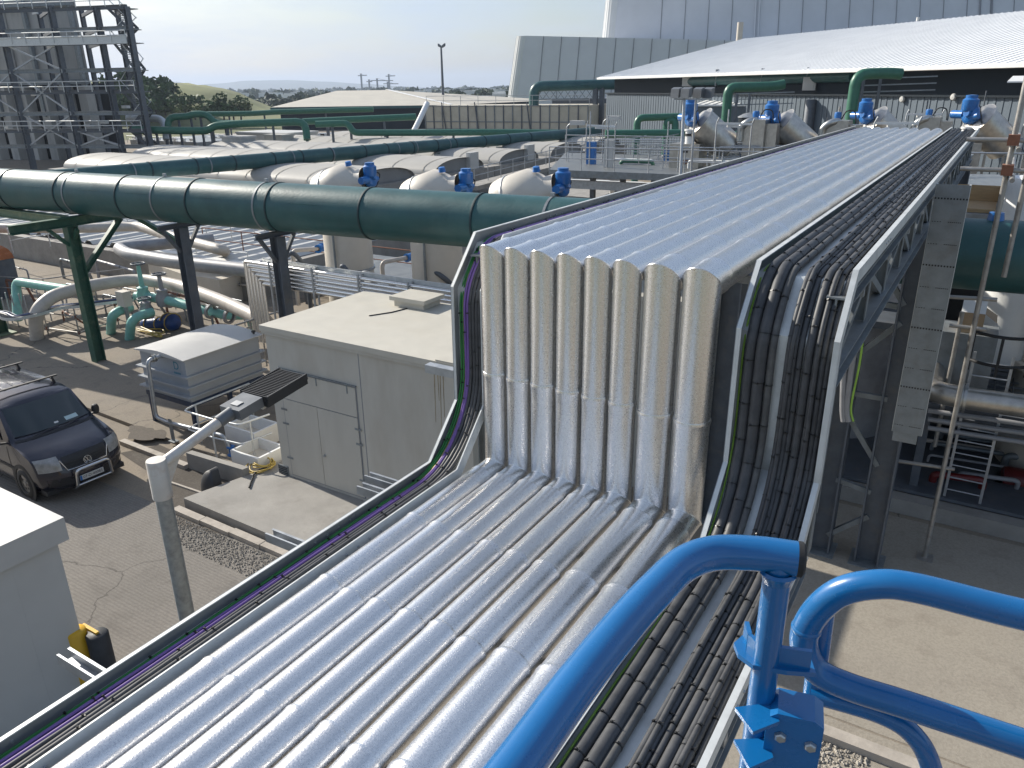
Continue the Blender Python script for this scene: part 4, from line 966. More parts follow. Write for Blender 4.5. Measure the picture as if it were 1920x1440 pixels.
        for X in (-.98, -3.95):
            MB().lathe([(.44, .0), (.45, .028), (.36, .034), (.35, 0)], (X, s * .925, .34), (0, s, 0), 28, 0, math.pi if False else 2 * math.pi).build('wheel_arch', 'blackplastic', t)
            w_ = thing('wheel', None, None, (0, 0, 0)); SC.collection.objects.unlink(w_); bpy.data.objects.remove(w_)
            ty = MB().lathe([(.20, -.16), (.31, -.16), (.335, -.12), (.335, .03), (.31, .06), (.22, .065), (.20, .04)], (X, s * .90, .335), (0, s, 0), 32).build('tyre', 'rubber', t)
            rm = MB().lathe([(.215, .06), (.215, .03), (.19, .02), (.06, .035), (.05, .055), (0, .055)], (X, s * .90, .335), (0, s, 0), 28)
            rim = rm.build('rim', 'alloy', t)
            for k in range(7):
                a = 2 * math.pi * k / 7; c_ = Vector((X + .125 * math.cos(a), s * (.90 + .034), .335 + .125 * math.sin(a)))
                MB().lathe([(0, .002), (.034, .002), (.034, 0)], c_, (0, s, 0), 10).build('rim_hole', 'ink', rim)
    # roof bars
    for u in (2.35, 4.0):
        b_ = MB().bar((-u, -.80, 2.04), (-u, .80, 2.04), .05, .03).build('roof_bar', 'blackplastic', t, smooth=False)
        for s in (-1, 1): MB().bar((-u, s * .70, 1.88), (-u, s * .66, 2.03), .09, .05).build('roof_bar_foot', 'blackplastic', b_, smooth=False)
    for v_ in (-.5, -.25, 0, .25, .5):
        MB().bar((-2.6, v_, 1.945), (-4.6, v_, 1.952), .05, .022).build('roof_rib', 'vanpaint', t, smooth=False)
    return t
VAN = make_van()
VAN.location = (-16.25, 8.14, .012); VAN.scale = (1.03, 1.03, 1.03)
VAN.rotation_euler = (0, 0, math.radians(-2.5))
# ------------------------------------------------------------------ large green duct
DY0, DS, DZ, DR = 16.4, .1, 5.52, .645
dax = Vector((1, DS, 0)).normalized()
def duct_pt(X): return Vector((X, DY0 + DS * X, DZ))
def duct_at(px):
    lo, hi = -70, 20
    for _ in range(40):
        m = (lo + hi) / 2; q = duct_pt(m) - Vector((0, 0, EYE)); cx_ = (q.dot(_r) / -(q.dot(_b))) * FPX + CX
        if cx_ < px: lo = m
        else: hi = m
    return lo
DU = thing('green_duct', 'large dark green duct running across the yard and under the pipe bridge', 'duct', duct_pt(-18) - Vector((0, 0, DR)))
MB().tube([duct_pt(x) for x in (-60, -30, -10, 0, 14)], DR, 40).build('duct_wall', 'pipegreen', DU)
for px in (33, 135, 250, 380, 528, 700, 906):
    c = duct_pt(duct_at(px)); MB().lathe([(DR - .01, -.030), (DR + .020, -.026), (DR + .024, 0), (DR + .020, .026), (DR - .01, .030)], c, dax, 40).build('joint_ring', 'pipeband', DU)
for X in (2.2, 5.5, -46, -52): MB().lathe([(DR - .01, -.030), (DR + .020, -.026), (DR + .024, 0), (DR + .020, .026), (DR - .01, .030)], duct_pt(X), dax, 40).build('joint_ring', 'pipeband', DU)
for px in (152, 316, 505, 1036):
    X = duct_at(px); c = duct_pt(X)
    sx = MB().lathe([(DR + .003, -.03), (DR + .014, -.03), (DR + .014, .03), (DR + .003, .03)], c, dax, 40).build('strap', 'steelmid', DU)
    MB().box(c.x - .05, c.x + .05, c.y - .03, c.y + .03, DZ + DR + .02, DZ + DR + .1).build('strap_bolt', 'galv', sx, smooth=False)
rl = random.Random(5)
for px in (95, 200, 290, 420, 600, 1200):
    X = duct_at(px); a = math.radians(rl.uniform(195, 215)); o_ = Vector((-dax.y, dax.x, 0)) * math.cos(a) * (DR + .004) + Vector((0, 0, math.sin(a + 2.6))) * 0
    nn = Vector((dax.y, -dax.x, 0)); p = duct_pt(X) + nn * (DR + .003) * math.cos(.35) + Vector((0, 0, (DR + .003) * math.sin(.35)))
    MB().bar(p - dax * .45, p + dax * .45, .012, .014).build('seam_bead', 'pipegreen', DU, smooth=False)
# weathered green portal that carries the duct
GF = thing('green_portal', 'weathered green steel portal carrying the duct beside the parked van', 'steel frame', (-24.57, 13.4, 0))
MB().ibeam((-24.57, 13.4, .03), (-24.57, 13.4, 4.58), .30, .34, .03, Vector((0, 1, 0))).build('column', 'greensteel', GF, smooth=False)
MB().box(-24.97, -24.17, 13.05, 13.75, .012, .06).build('base_plate', 'greenpale', GF, smooth=False)
MB().ibeam((-24.57, 11.6, 4.72), (-24.57, 16.0, 4.72), .26, .28, .025).build('beam', 'greensteel', GF, smooth=False)
MB().ibeam((-24.75, 13.4, 4.74), (-44, 13.4, 4.74), .26, .28, .025).build('beam', 'greenpale', GF, smooth=False)
MB().ibeam((-24.57, 13.55, 3.1), (-24.57, 15.1, 4.6), .16, .16, .02).build('brace', 'greensteel', GF, smooth=False)
MB().bar((-24.57, 13.25, 4.0), (-24.57, 12.7, 4.58), .10, .10).build('brace', 'greensteel', GF, smooth=False)
MB().bar((-24.4, 15.6, 4.55), (-22.6, 16.0, 3.7), .14, .14).build('brace', 'greensteel', GF, smooth=False)
MB().bar((-24.2, 13.4, 4.5), (-24.45, 13.4, 4.2), .1, .1).build('gusset', 'greensteel', GF, smooth=False)
MB().ibeam((-22.6, 16.0, .02), (-22.6, 16.0, 4.8), .22, .22, .02, Vector((0, 1, 0))).build('column', 'greensteel', GF, smooth=False)
c2 = G(5, 626)
MB().ibeam((c2.x, c2.y, .03), (c2.x, c2.y, 4.58), .30, .34, .03, Vector((0, 1, 0))).build('column', 'greensteel', GF, smooth=False)
MB().box(c2.x - .4, c2.x + .4, c2.y - .35, c2.y + .35, .012, .06).build('base_plate', 'greenpale', GF, smooth=False)
MB().ibeam((c2.x, 11.5, 4.72), (c2.x, 15.6, 4.72), .26, .28, .025).build('beam', 'greensteel', GF, smooth=False)
def duct_col(X, label, m='steel', w_=.30):
    c = duct_pt(X); t = thing('duct_column', label, 'column', (c.x, c.y, 0), 'columns under the green duct')
    top = DZ - DR - .16
    MB().ibeam((c.x, c.y, .02), (c.x, c.y, top), w_, w_, .02, Vector((1, 0, 0))).build('post', m, t, smooth=False)
    MB().ibeam((c.x, c.y - .75, top + .07), (c.x, c.y + .75, top + .07), .16, .14, .02).build('head_beam', m, t, smooth=False)
    for s in (-1, 1): MB().bar((c.x, c.y + s * .12, top - .7), (c.x, c.y + s * .62, top), .09, .09).build('brace', m, t, smooth=False)
    return t
duct_col(duct_at(330), 'dark grey column under the duct behind the ribbed tank')
duct_col(duct_at(513), 'dark grey column under the duct above the left end of the silver pipe rack')
duct_col(3.4, 'dark column under the duct in the shade right of the bridge')
# ------------------------------------------------------------------ second green duct on posts
A2, B2 = G(238, 323, 3.6), G(1120, 247, 3.6); R2 = .53
ax2 = (B2 - A2).normalized()
D2 = thing('green_duct', 'slimmer green duct rising across the background on short grey posts', 'duct', A2)
MB().tube([A2 - ax2 * 6, A2, A2.lerp(B2, .5), B2], R2, 28).build('duct_wall', 'pipegreen', D2)
def at2(px):
    lo, hi = -.2, 1.1
    for _ in range(40):
        m = (lo + hi) / 2; q = A2 + (B2 - A2) * m - Vector((0, 0, EYE)); cx_ = (q.dot(_r) / -(q.dot(_b))) * FPX + CX
        if cx_ < px: lo = m
        else: hi = m
    return A2 + (B2 - A2) * lo
for px in (280, 365, 436, 510, 562, 618, 680, 722, 770, 815, 850, 905, 950, 990): MB().lathe([(R2 - .01, -.05), (R2 + .03, -.05), (R2 + .03, .05), (R2 - .01, .05)], at2(px), ax2, 28).build('joint_ring', 'pipeband', D2)
for px in (248, 390, 545, 620, 742, 776, 838): MB().lathe([(R2 + .003, -.04), (R2 + .03, -.04), (R2 + .03, .04), (R2 + .003, .04)], at2(px) , ax2, 28).build('strap', 'steelmid', D2)
nx2 = Vector((ax2.y, -ax2.x, 0))
names2 = ['first', 'second', 'third', 'fourth', 'fifth', 'sixth', 'seventh', 'eighth', 'ninth', 'tenth']
for k, px in enumerate((525, 547, 745, 776, 815, 905, 935, 965, 997)):
    c = at2(px); t = thing('duct_post', 'grey bracketed post under the slimmer green duct, %s counting from its low end' % names2[k], 'post', (c.x, c.y, 0), 'posts under the slimmer green duct')
    q = c + nx2 * .55
    MB().box(q.x - .13, q.x + .13, q.y - .13, q.y + .13, .0, 3.0).build('upright', 'greensteel' if k in (0, 4, 5) else 'steelmid', t, smooth=False)
    MB().bar((q.x, q.y, 2.93), c - nx2 * .3 + Vector((0, 0, -.66)), .16, .14).build('arm', 'steelmid', t, smooth=False)
    MB().bar((q.x, q.y, 2.0), c - nx2 * .25 + Vector((0, 0, -.75)), .10, .10).build('brace', 'steelmid', t, smooth=False)
# ------------------------------------------------------------------ arched tank covers
zb2 = 2.3
ya, yb_ = G(852, 320, zb2), G(985, 303, zb2); sp_ = (yb_.y - ya.y); xe = (ya.x + yb_.x) / 2
hw = (G(905, 312, zb2).y - G(800, 326, zb2).y) / 2
hgt = hw * .30
vn = ['nearest', 'second nearest', 'third', 'fourth', 'fifth', 'farthest']
for k in range(-1, 4):
    yc = ya.y + sp_ * k
    t = thing('arched_cover', 'long pale ribbed arched tank cover, %s of five in a row behind the ducts' % vn[k + 1], 'tank cover', (xe - 25, yc, 0), 'arched tank covers')
    hw2 = min(hw, sp_ * .47); n_ = 16
    def vault(x0, x1, o_): return [[(x, yc - (hw2 + o_) * math.cos(math.pi * j / n_), zb2 + (hgt + o_) * math.sin(math.pi * j / n_) ** .8) for j in range(n_ + 1)] for x in (x0, x1)]
    xl_ = G(95, 309, zb2).x + (4 if k < 0 else 0); mb = MB().grid(vault(xl_, xe, 0)).add(vault(xl_, xl_, 0)[0], [tuple(range(n_ + 1))]); xx = xe - 1.2
    while xx > xl_:
        mb.grid(vault(xx - .12, xx, .05)); xx -= 3.1
    mb.build('shell', 'cover', t, ang=50)
    e = vault(xe, xe, 0)[0]; MB().add([(xe - .25, p[1], p[2]) for p in e], [tuple(range(n_ + 1))]).build('end_wall', 'coverdark', t, smooth=False)
    MB().box(xl_ - .5, xe + .3, yc - sp_ * .5 + .05, yc + sp_ * .5 - .05, .01, zb2 - .01).build('tank_wall', 'concrete', t, smooth=False)
    if k in (0, 1): MB().box(xe - .24, xe + .15, yc + 1.2, yc + 2.4, zb2, zb2 + 1.3).build('hatch_box', 'boxgrey', t, smooth=False)
# ------------------------------------------------------------------ generic rail
def hand_rail(name, label, pts, h=1.1, r=.024, m='galv', step=1.8, group=None, post0=None, cat='hand rail'):
    t = thing(name, label, cat, pts[0], group); pts = [Vector(p) for p in pts]
    MB().tube([p + Vector((0, 0, h)) for p in pts], r, 8).build('top_tube', m, t)
    MB().tube([p + Vector((0, 0, h * .52)) for p in pts], r * .85, 8).build('mid_tube', m, t)
    for i in range(len(pts) - 1):
        L = (pts[i + 1] - pts[i]).length; k = max(1, round(L / step))
        for j in range(k + (1 if i == len(pts) - 2 else 0)):
            p = pts[i].lerp(pts[i + 1], j / k); MB().tube([p, p + Vector((0, 0, h))], r, 8).build('post', m, t)
    return t
# ------------------------------------------------------------------ three cream screening vessels behind the duct
def act(par, c, ax, s=1.0, up=Vector((0, 0, 1))):
    """blue actuator: gear housing, motor barrel, hand wheel"""
    ax = Vector(ax).normalized(); sx = ax.cross(up).normalized(); c = Vector(c)
    g = MB().lathe([(0, 0), (.30 * s, 0), (.34 * s, .04 * s), (.34 * s, .22 * s), (.28 * s, .30 * s), (0, .32 * s)], c, ax, 14)
    g.lathe([(0, 0), (.25 * s, 0), (.28 * s, .05 * s), (.28 * s, .40 * s), (.2 * s, .46 * s), (.2 * s, .56 * s), (0, .58 * s)], c + ax * .2 * s + sx * .06 * s + up * .12 * s, up, 14)
    g.lathe([(0, 0), (.12 * s, .01), (.12 * s, .3 * s), (0, .31 * s)], c + ax * .22 * s - sx * .1 * s - up * .1 * s, -sx + up * .3, 12)
    a_ = g.build('actuator', 'actblue', par)
    MB().tube([c + ax * .2 * s + sx * .25 * s, c + ax * .2 * s + sx * .75 * s], .15 * s, 12).build('motor', 'actblue', a_)
    MB().lathe([(0, .1 * s), (.13 * s, .1 * s), (.15 * s, 0)], c + ax * .32 * s + up * .05 * s, ax, 12).build('hand_wheel', 'actblue', a_)
    MB().tube(cr_([c + ax * .1 * s - sx * .3 * s + up * .3 * s, c + ax * .3 * s - sx * .5 * s + up * .1 * s, c - sx * .45 * s - up * .4 * s, c - ax * .5 * s - sx * .3 * s - up * .7 * s], 4), .018 * s + .006, 6).build('power_lead', 'rubber', a_)
vlab = ['cream vessel with blue actuator behind the green duct, nearest the tower', 'cream vessel with blue actuator, middle one of the three behind the green duct', 'cream vessel with blue actuator, the one nearest the clad pipes']
for k, (px, py) in enumerate(((640, 318), (812, 330), (985, 330))):
    tp_ = AY(px, py, 20.5); R_ = .86
    t = thing('screening_vessel', vlab[k], 'vessel', (tp_.x, tp_.y, 0), 'cream vessels behind the green duct')
    top = tp_.z - .55
    MB().lathe([(R_, .02), (R_, top - .3), (R_ * .9, top - .02), (R_ * .4, top + .12), (0, top + .15)], (tp_.x, tp_.y, 0), (0, 0, 1), 28).build('body', 'cream', t)
    MB().lathe([(R_ + .02, -.05), (R_ + .05, -.04), (R_ + .05, .04), (R_ + .02, .05)], (tp_.x, tp_.y, 2.4), (0, 0, 1), 28).build('band', 'galv', t)
    axd = Vector((.86, .10, .30)).normalized(); c0 = Vector((tp_.x - .75, tp_.y - .1, top - .42))
    if k < 3:
        d_ = MB().lathe([(0, -.1), (.82, 0), (.86, .2), (.86, 1.15), (.6, 1.5), (.46, 1.62), (.46, 1.95)], c0, axd, 28).build('drum', 'cream', t)
        MB().lathe([(.862, -.03), (.885, -.03), (.885, .03), (.862, .03)], c0 + axd * .42, axd, 28).build('drum_strap', 'galv', d_)
        act(t, c0 + axd * 1.95, axd, .82)
        MB().lathe([(0, .16), (.10, .14), (.12, 0)], c0 + axd * 1.25 + Vector((0, -.1, .72)), (0, -.2, 1), 10).build('vent_valve', 'actblue', t)
    else:
        rows = [[c0 + axd * (u * 2.1 - .1) + Vector((0, -math.cos(v * math.pi / 10), 0)) * .95 + Vector((-.35, 0, .95)).normalized() * math.sin(v * math.pi / 10) * .85 for v in range(11)] for u in (0, .38, .40, 1)]
        h_ = MB().grid(rows).build('hood', 'cream', t); 
        MB().grid([[p + Vector((0, 0, -.03)) for p in r] for r in rows]).build('hood_lining', 'blackplastic', h_)
        MB().lathe([(0, 0), (.7, 0), (.7, 1.7), (0, 1.7)], c0 - Vector((0, 0, .35)), axd, 20).build('drum', 'rubber', t)
        act(t, c0 + axd * 1.85 + Vector((.05, .1, .0)), axd, .8)
    MB().lathe([(.045, 0), (.045, top - .5)], (tp_.x + .2, tp_.y - R_ - .06, 0), (0, 0, 1), 8).build('drain_pipe', 'steelmid', t)
    MB().box(tp_.x - .35, tp_.x + .3, tp_.y - R_ - .25, tp_.y - R_ - .1, 1.6, 2.5).build('control_panel', 'boxgrey', t, smooth=False)
# pipes with blue flow meters between the vessels
for k, (pa, pm, pb) in enumerate(((G(548, 470, 2.6), G(598, 466, 2.6), G(628, 452, 2.6)), (G(716, 492, 2.4), G(765, 483, 2.4), G(800, 474, 2.4)))):
    o = pipe('meter_pipe', 'beige pipe with a blue flow meter beside the %s cream vessel' % ('first' if k == 0 else 'middle'), 'pipe', [pa - Vector((0, 0, 2.2)), pa, pm, pb], .085, 'beigepipe', fr=.2)
    d_ = (pb - pm).normalized(); MB().lathe([(.09, -.2), (.17, -.2), (.17, -.16), (.13, -.15), (.15, 0), (.13, .15), (.17, .16), (.17, .2), (.09, .2)], pm + d_ * .1, d_, 14).build('flow_meter', 'actblue', o)
    MB().box(pb.x - .1, pb.x + .12, pb.y - .12, pb.y + .1, pb.z - .1, pb.z + .22).build('yellow_tag', 'hose', o, smooth=False)
# dark piping and steel under the vessels
rl = random.Random(11)
for k in range(9):
    x_ = -22 + k * 1.55; yy = 19 + rl.uniform(-.5, .8)
    o = pipe('service_pipe', 'dark service pipe standing under the vessels, number %d behind the silver pipe rack' % (k + 1), 'pipe', [(x_, yy, 0), (x_, yy, 1.6 + rl.random() * 1.6), (x_ + .9, yy + .1, 1.7 + rl.random() * 1.5), (x_ + 1.0, yy + 1.3, 1.6)], .07 + .03 * rl.random(), 'steel', 'service pipes under the vessels', 10, .25)
    o['label'] = 'dark service pipe under the cream vessels behind the silver pipe rack'
vb = MB(); BK = thing('service_deck', 'shaded steel deck with grating around the cream vessels', 'platform', (-14, 22, 0))
MB().box(-25, -3, 22.2, 27.5, 1.0, 1.12).build('deck', 'grating', BK, smooth=False)
for x_ in (-24, -19, -14, -9, -4): MB().box(x_ - .1, x_ + .1, 22.3, 22.5, 0, .999).build('leg', 'steel', BK, smooth=False)
hand_rail('hand_rail', 'rust red scaffold rail running above the silver pipe rack', [G(385, 470, 1.3), G(620, 500, 1.3), G(860, 532, 1.3)], 1.1, .025, 'rust', 2.6)
hand_rail('hand_rail', 'grey rail beside the screening deck left of the first cream vessel', [G(345, 478, 1.2), G(480, 455, 1.2), G(520, 470, 1.2)], 1.1, .025, 'galv', 1.5)
# ------------------------------------------------------------------ silver pipe rack behind the plant house
RK = thing('pipe_rack', 'rack of six slim silver pipes turning down at their left end', 'pipe rack', (-14, 15.0, 0))
q0 = AY(459, 490, 15.0); qb = AY(478, 604, 15.0); pitch = .118
for k in range(6):
    z_ = q0.z - k * pitch; x_ = q0.x + k * .135
    P = fillet([(x_, 15.0, qb.z - .6), (x_, 15.0, z_), (-5.2, 15.0 - .0, z_ - .0)], .07, 4)
    MB().tube(P, .048, 12).build('pipe', 'clad', RK)
MB().box(q0.x + .6, -5.2, 15.14, 15.17, q0.z - .02, q0.z + .14).build('back_channel', 'galvlight', RK, smooth=False)
for k in range(7):
    x_ = q0.x + 1.1 + k * 1.7; MB().box(x_ - .025, x_ + .025, 14.91, 14.945, 0, q0.z + .12).build('upright', 'galv', RK, smooth=False)
    MB().box(x_ - .02, x_ + .02, 15.08, 15.12, 0, q0.z + .1).build('upright', 'galv', RK, smooth=False)
# scaffold tubes before the rack
for k, (a, b) in enumerate(((G(440, 610, 2.0), G(530, 582, 2.0)), (G(460, 600, 1.6), G(560, 612, 1.6)), (G(462, 615, 1.2), G(520, 605, 1.2)))):
    o = pipe('scaffold_tube', ['scaffold tube pointing across the silver rack ends', 'scaffold tube crossing low in front of the silver rack', 'short scaffold tube lowest in front of the silver rack'][k], 'scaffold tube', [a, b], .03, 'scaff', 'tubes by the silver rack', 10)
    MB().tube([a.lerp(b, .3), (a.lerp(b, .3).x, a.lerp(b, .3).y, .1)], .025, 8).build('leg', 'scaff', o)
# ------------------------------------------------------------------ pipework yard on the left
CT = thing('covered_tank', 'low covered tank with pale ribbed lids behind the aqua valves', 'tank', (-38, 26, 0))
MB().box(-62, -26.5, 21.5, 36, .01, 1.25).build('tank_wall', 'concrete', CT, smooth=False)
for k in range(6):
    x0_ = -61.5 + k * 5.8; rows = []
    for j in range(25):
        u = j / 24; z_ = 1.27 + .16 * (1 if (j // 2) % 2 else 0) + .12 * math.sin(u * math.pi); rows.append([(x0_ + 5.5 * u, 22.0, z_), (x0_ + 5.5 * u, 28.5, z_)])
    MB().grid(rows).build('ribbed_lid', 'boxgrey', CT, ang=20)
MB().box(-61, -26.6, 29.2, 35.5, 1.252, 1.5).build('grey_lid', 'boxgrey', CT, smooth=False)
MB().prism([(-33, 21.2, .01), (-29.5, 20.4, .01), (-27, 20.4, .01), (-27, 21.49, .01), (-33, 21.49, .01)], (0, 0, 1.1)).build('ramp_block', 'cream', CT, smooth=False)
MB().box(-34, -18, 21.0, 21.4, 1.3, 1.75).build('launder_edge', 'white', CT, smooth=False)
hand_rail('hand_rail', 'pale rail on the covered tank behind the green portal column', [G(25, 475, 1.5), G(95, 462, 1.5), G(150, 452, 1.5), G(215, 440, 1.5)], 1.15, .03, 'galvlight', 2.0)
hand_rail('hand_rail', 'grey rail along the back edge of the covered tank', [G(0, 448, 1.5), G(240, 420, 1.5)], 1.15, .03, 'galv', 2.4)
def gp_(l, z): return [G(x, y, zz if zz is not None else z) for x, y, *r_ in l for zz in [r_[0] if r_ else None]]
pipe('grey_pipe', 'thick grey pipe bending back on itself behind the aqua valves', 'pipe', gp_([(400, 448), (330, 455), (250, 462), (222, 466), (240, 477), (330, 492), (478, 508), (700, 540)], 2.3), .26, 'greypipe', n=20, fr=.5)
pipe('white_pipe', 'white pipe sloping down behind the green portal brace', 'pipe', gp_([(-60, 428), (160, 428), (260, 424), (318, 443), (420, 470), (424, 474, .4)], 2.6), .22, 'beigepipe', n=18, fr=.8)
BP = pipe('beige_pipe', 'long beige pipe curving down to the ground by the cable racks', 'pipe', [G(70, 640, 0), G(66, 585, 1.2), G(95, 556, 1.6), G(165, 536, 1.7), G(255, 523, 1.7), G(330, 533, 1.7), G(420, 566, 1.6), G(500, 604, 1.5)], .235, 'beigepipe', n=20, fr=1.0)
pipe('aqua_pipe', 'aqua pipe with an elbow at the far left behind the cable racks', 'pipe', [G(33, 600, .3), G(30, 528, 1.6), G(140, 545, 1.6)], .17, 'aqua', n=16, fr=.3)
pipe('aqua_pipe', 'aqua elbow pipe rising beside the scaffold rail', 'pipe', [G(208, 625, 0), G(210, 588, 1.0), G(245, 576, 1.0)], .165, 'aqua', n=16, fr=.45)
pipe('aqua_pipe', 'aqua elbow pipe rising next to the control box post', 'pipe', [G(243, 636, 0), G(246, 597, .9), G(285, 585, .9)], .165, 'aqua', n=16, fr=.45)
AP = pipe('aqua_pipe', 'long aqua header pipe running behind the ribbed tank to a beige elbow', 'pipe', [G(255, 555, 1.3), G(300, 560, 1.3), G(350, 572, 1.2), G(425, 592, 1.0), G(468, 590, 1.0), G(474, 612, .2)], .165, 'aqua', n=16, fr=.3)
for px, py in ((272, 557), (318, 564), (395, 584), (430, 593)):
    c = G(px, py, 1.18); MB().lathe([(.19, -.05), (.27, -.05), (.27, .05), (.19, .05)], c, (G(425, 592, 1.0) - G(300, 560, 1.3)), 16).build('flange', 'greypipe', AP)
def gate_valve(px, py, z, label, h):
    c = G(px, py, z); t = thing('gate_valve', label, 'valve', (c.x, c.y, z), 'valves on the aqua pipes')
    MB().lathe([(.22, -.25), (.26, -.1), (.26, .1), (.18, .25), (.20, .3), (.20, .36), (.09, .4), (.07, h), (0, h)], c, (0, 0, 1), 14).build('body', 'aqua' if h > 1 else 'greypipe', t)
    MB().tube([c + Vector((.24 * math.cos(a * .5236), .24 * math.sin(a * .5236), h)) for a in range(13)], .028, 8).build('hand_wheel', 'steel', t)
    for a in range(2): MB().bar(c + Vector((.24 * math.cos(a * 1.57), .24 * math.sin(a * 1.57), h)), c - Vector((.24 * math.cos(a * 1.57), .24 * math.sin(a * 1.57), -h)), .03, .02).build('spoke', 'steel', t, smooth=False)
gate_valve(270, 556, 1.3, 'tall aqua valve with a black gear head', 1.25); gate_valve(306, 561, 1.3, 'aqua valve right of the tall one', .95); gate_valve(275, 584, .9, 'rusty squat check valve in front of the tall aqua valve', .5)
def ctrl(px, py, label):
    c = G(px, py, 0); t = thing('control_post', label, 'control box', c, 'control boxes in the pipe yard')
    MB().box(c.x - .05, c.x + .05, c.y - .05, c.y + .05, .01, 1.2).build('post', 'greypipe', t, smooth=False); MB().box(c.x - .22, c.x + .22, c.y - .16, c.y + .16, 1.2, 1.75).build('box', 'cream', t, smooth=False)
ctrl(247, 632, 'beige control box on a post in front of the aqua elbow'); ctrl(178, 610, 'beige control box on a post behind the green portal column')
# tiered cable racks at the far left
for k, (z_, lab) in enumerate(((1.15, 'top'), (.75, 'middle'), (.4, 'bottom'))):
    P = [G(-60, 585, z_ + .0), G(0, 588, z_), G(22, 596, z_), G(60, 590, z_), G(110, 576, z_), G(152, 572, z_), G(250, 560, z_)]
    P = [Vector((p.x, p.y, z_)) for p in cr_(P, 4)]
    t = thing('cable_rack', 'curved grey cable rack at the far left, %s tier with blue and black cables' % lab, 'cable rack', P[0], 'tiers of the curved cable rack')
    mb = MB()
    for s in (-.22, .22):
        nn = [(P[min(i + 1, len(P) - 1)] - P[max(i - 1, 0)]).cross(Vector((0, 0, 1))).normalized() for i in range(len(P))]
        for i in range(len(P) - 1): mb.bar(P[i] + nn[i] * s, P[i + 1] + nn[i + 1] * s, .02, .10)
        if s > 0: mb.build('side_rail', 'galvlight', t, smooth=False)
        else: mb.build('side_rail', 'galv', t, smooth=False); mb = MB()
    for j, (s, m_) in enumerate(((-.12, 'tarp'), (-.02, 'cable'), (.08, 'cable'), (.15, 'cablegrey'))): MB().tube([p + n_ * s for p, n_ in zip(P, nn)], .045, 8).build('cable', m_, t)
    if k == 2:
        for i in range(2, len(P), 3):
            for s in (-.22, .22): q = P[i] + nn[i] * s; MB().tube([(q.x, q.y, .01), (q.x, q.y, 1.25)], .025, 8).build('upright', 'galv', t)
# scaffold guard in the yard
def scaffold_guard(name, label, pts, zs, group):
    t = thing(name, label, 'scaffold rail', pts[0], group)
    for p in pts:
        MB().tube([p, p + Vector((0, 0, 1.25))], .026, 10).build('standard', 'scaff', t)
        for z_ in zs: MB().lathe([(.05, -.05), (.05, .05)], p + Vector((0, 0, z_)), (0, 0, 1), 8).build('coupler', 'rust', t)
    for i in range(len(pts) - 1):
        for z_ in zs: MB().tube([pts[i].lerp(pts[i + 1], -.06) + Vector((0, 0, z_)), pts[i].lerp(pts[i + 1], 1.06) + Vector((0, 0, z_))], .024, 10).build('ledger', 'scaff', t)
scaffold_guard('scaffold_guard', 'scaffold tube guard with rusty couplers behind the green portal foot', [G(92, 632), G(152, 641), G(224, 616), G(165, 608)], (.35, .95), None)
# smaller pipework and rails filling the pipe yard
rs_ = random.Random(31)
_rows = [(120, 600), (165, 596), (200, 590), (315, 590), (350, 600), (400, 612), (440, 560), (385, 545), (330, 520), (300, 500), (210, 508), (120, 520), (60, 545), (420, 520), (455, 540), (20, 560), (180, 560), (260, 548)]
for k, (px, py) in enumerate(_rows):
    p = G(px, py, .05); L = rs_.uniform(1.2, 3.4); h_ = rs_.uniform(.35, 1.1); dx = rs_.choice((-1, 1))
    P = [(p.x, p.y, .01), (p.x, p.y, h_), (p.x + dx * L, p.y + rs_.uniform(-.25, .25), h_ + rs_.uniform(-.1, .15)), (p.x + dx * L, p.y + .15, .01)]
    o = pipe('service_pipe', 'small bent service pipe low in the pipe yard by the aqua valves', 'pipe', P, rs_.choice((.035, .05, .07)), rs_.choice(('steelmid', 'greypipe', 'beigepipe', 'galv', 'rust')), 'small service pipes in the pipe yard', 10, .15)
    for f in (.35, .7): MB().lathe([(.09, -.03), (.09, .03)], Vector(P[1]).lerp(Vector(P[2]), f), Vector(P[2]) - Vector(P[1]), 10).build('clamp', 'steel', o)
hand_rail('hand_rail', 'thin grey rail along the aqua header behind the ribbed tank', [G(230, 560, .1), G(330, 580, .1), G(460, 612, .1)], 1.0, .022, 'galv', 1.3)
hand_rail('hand_rail', 'dark rail crossing the pipe yard below the curved beige pipe', [G(0, 560, .1), G(90, 566, .1), G(240, 545, .1)], 1.0, .022, 'scaff', 1.3)
hand_rail('hand_rail', 'rail along the edge of the covered tank near the bent grey pipe', [G(240, 498, .6), G(470, 520, .6)], 1.1, .024, 'galvlight', 1.5)
# tarpaulin bundles with rope
def bundle(px, py, L, r, dirv, label):
    c = G(px, py, r * .8); d_ = Vector(dirv).normalized(); rb_ = random.Random(px); P = [c + d_ * (u - .5) * L for u in (0, .12, .3, .5, .7, .88, 1)]
    t = MB().tube(P, r, 14, radii=[r * f * rb_.uniform(.9, 1.1) for f in (.35, .85, 1, .92, 1.02, .85, .4)]).build('tarp_bundle', 'tarp'); tag(t, label, 'tarpaulin', 'tarpaulin bundles')
    for u in (-.22, .2): MB().tube([c + d_ * u * L + Vector((-d_.y * math.cos(a * .5236), d_.x * math.cos(a * .5236), math.sin(a * .5236))) * (r * 1.04) for a in range(13)], .02, 6).build('rope', 'hose', t)
bundle(288, 607, 1.15, .24, (1, .25, .08), 'long blue tarpaulin roll tied with rope beside the aqua header'); bundle(320, 604, .8, .34, (1, -.1, .1), 'squat blue tarpaulin bundle right of the long roll')
mb = MB(); rr = random.Random(9); c = G(285, 622, .05); P = [c + Vector((rr.uniform(-1.0, 1.2), rr.uniform(-.35, .35), rr.uniform(0, .08))) for _ in range(16)]
o = MB().tube(cr_(P, 5), .022, 6).build('rope', 'hose'); tag(o, 'tangled tan rope on the ground before the blue bundles', 'rope')
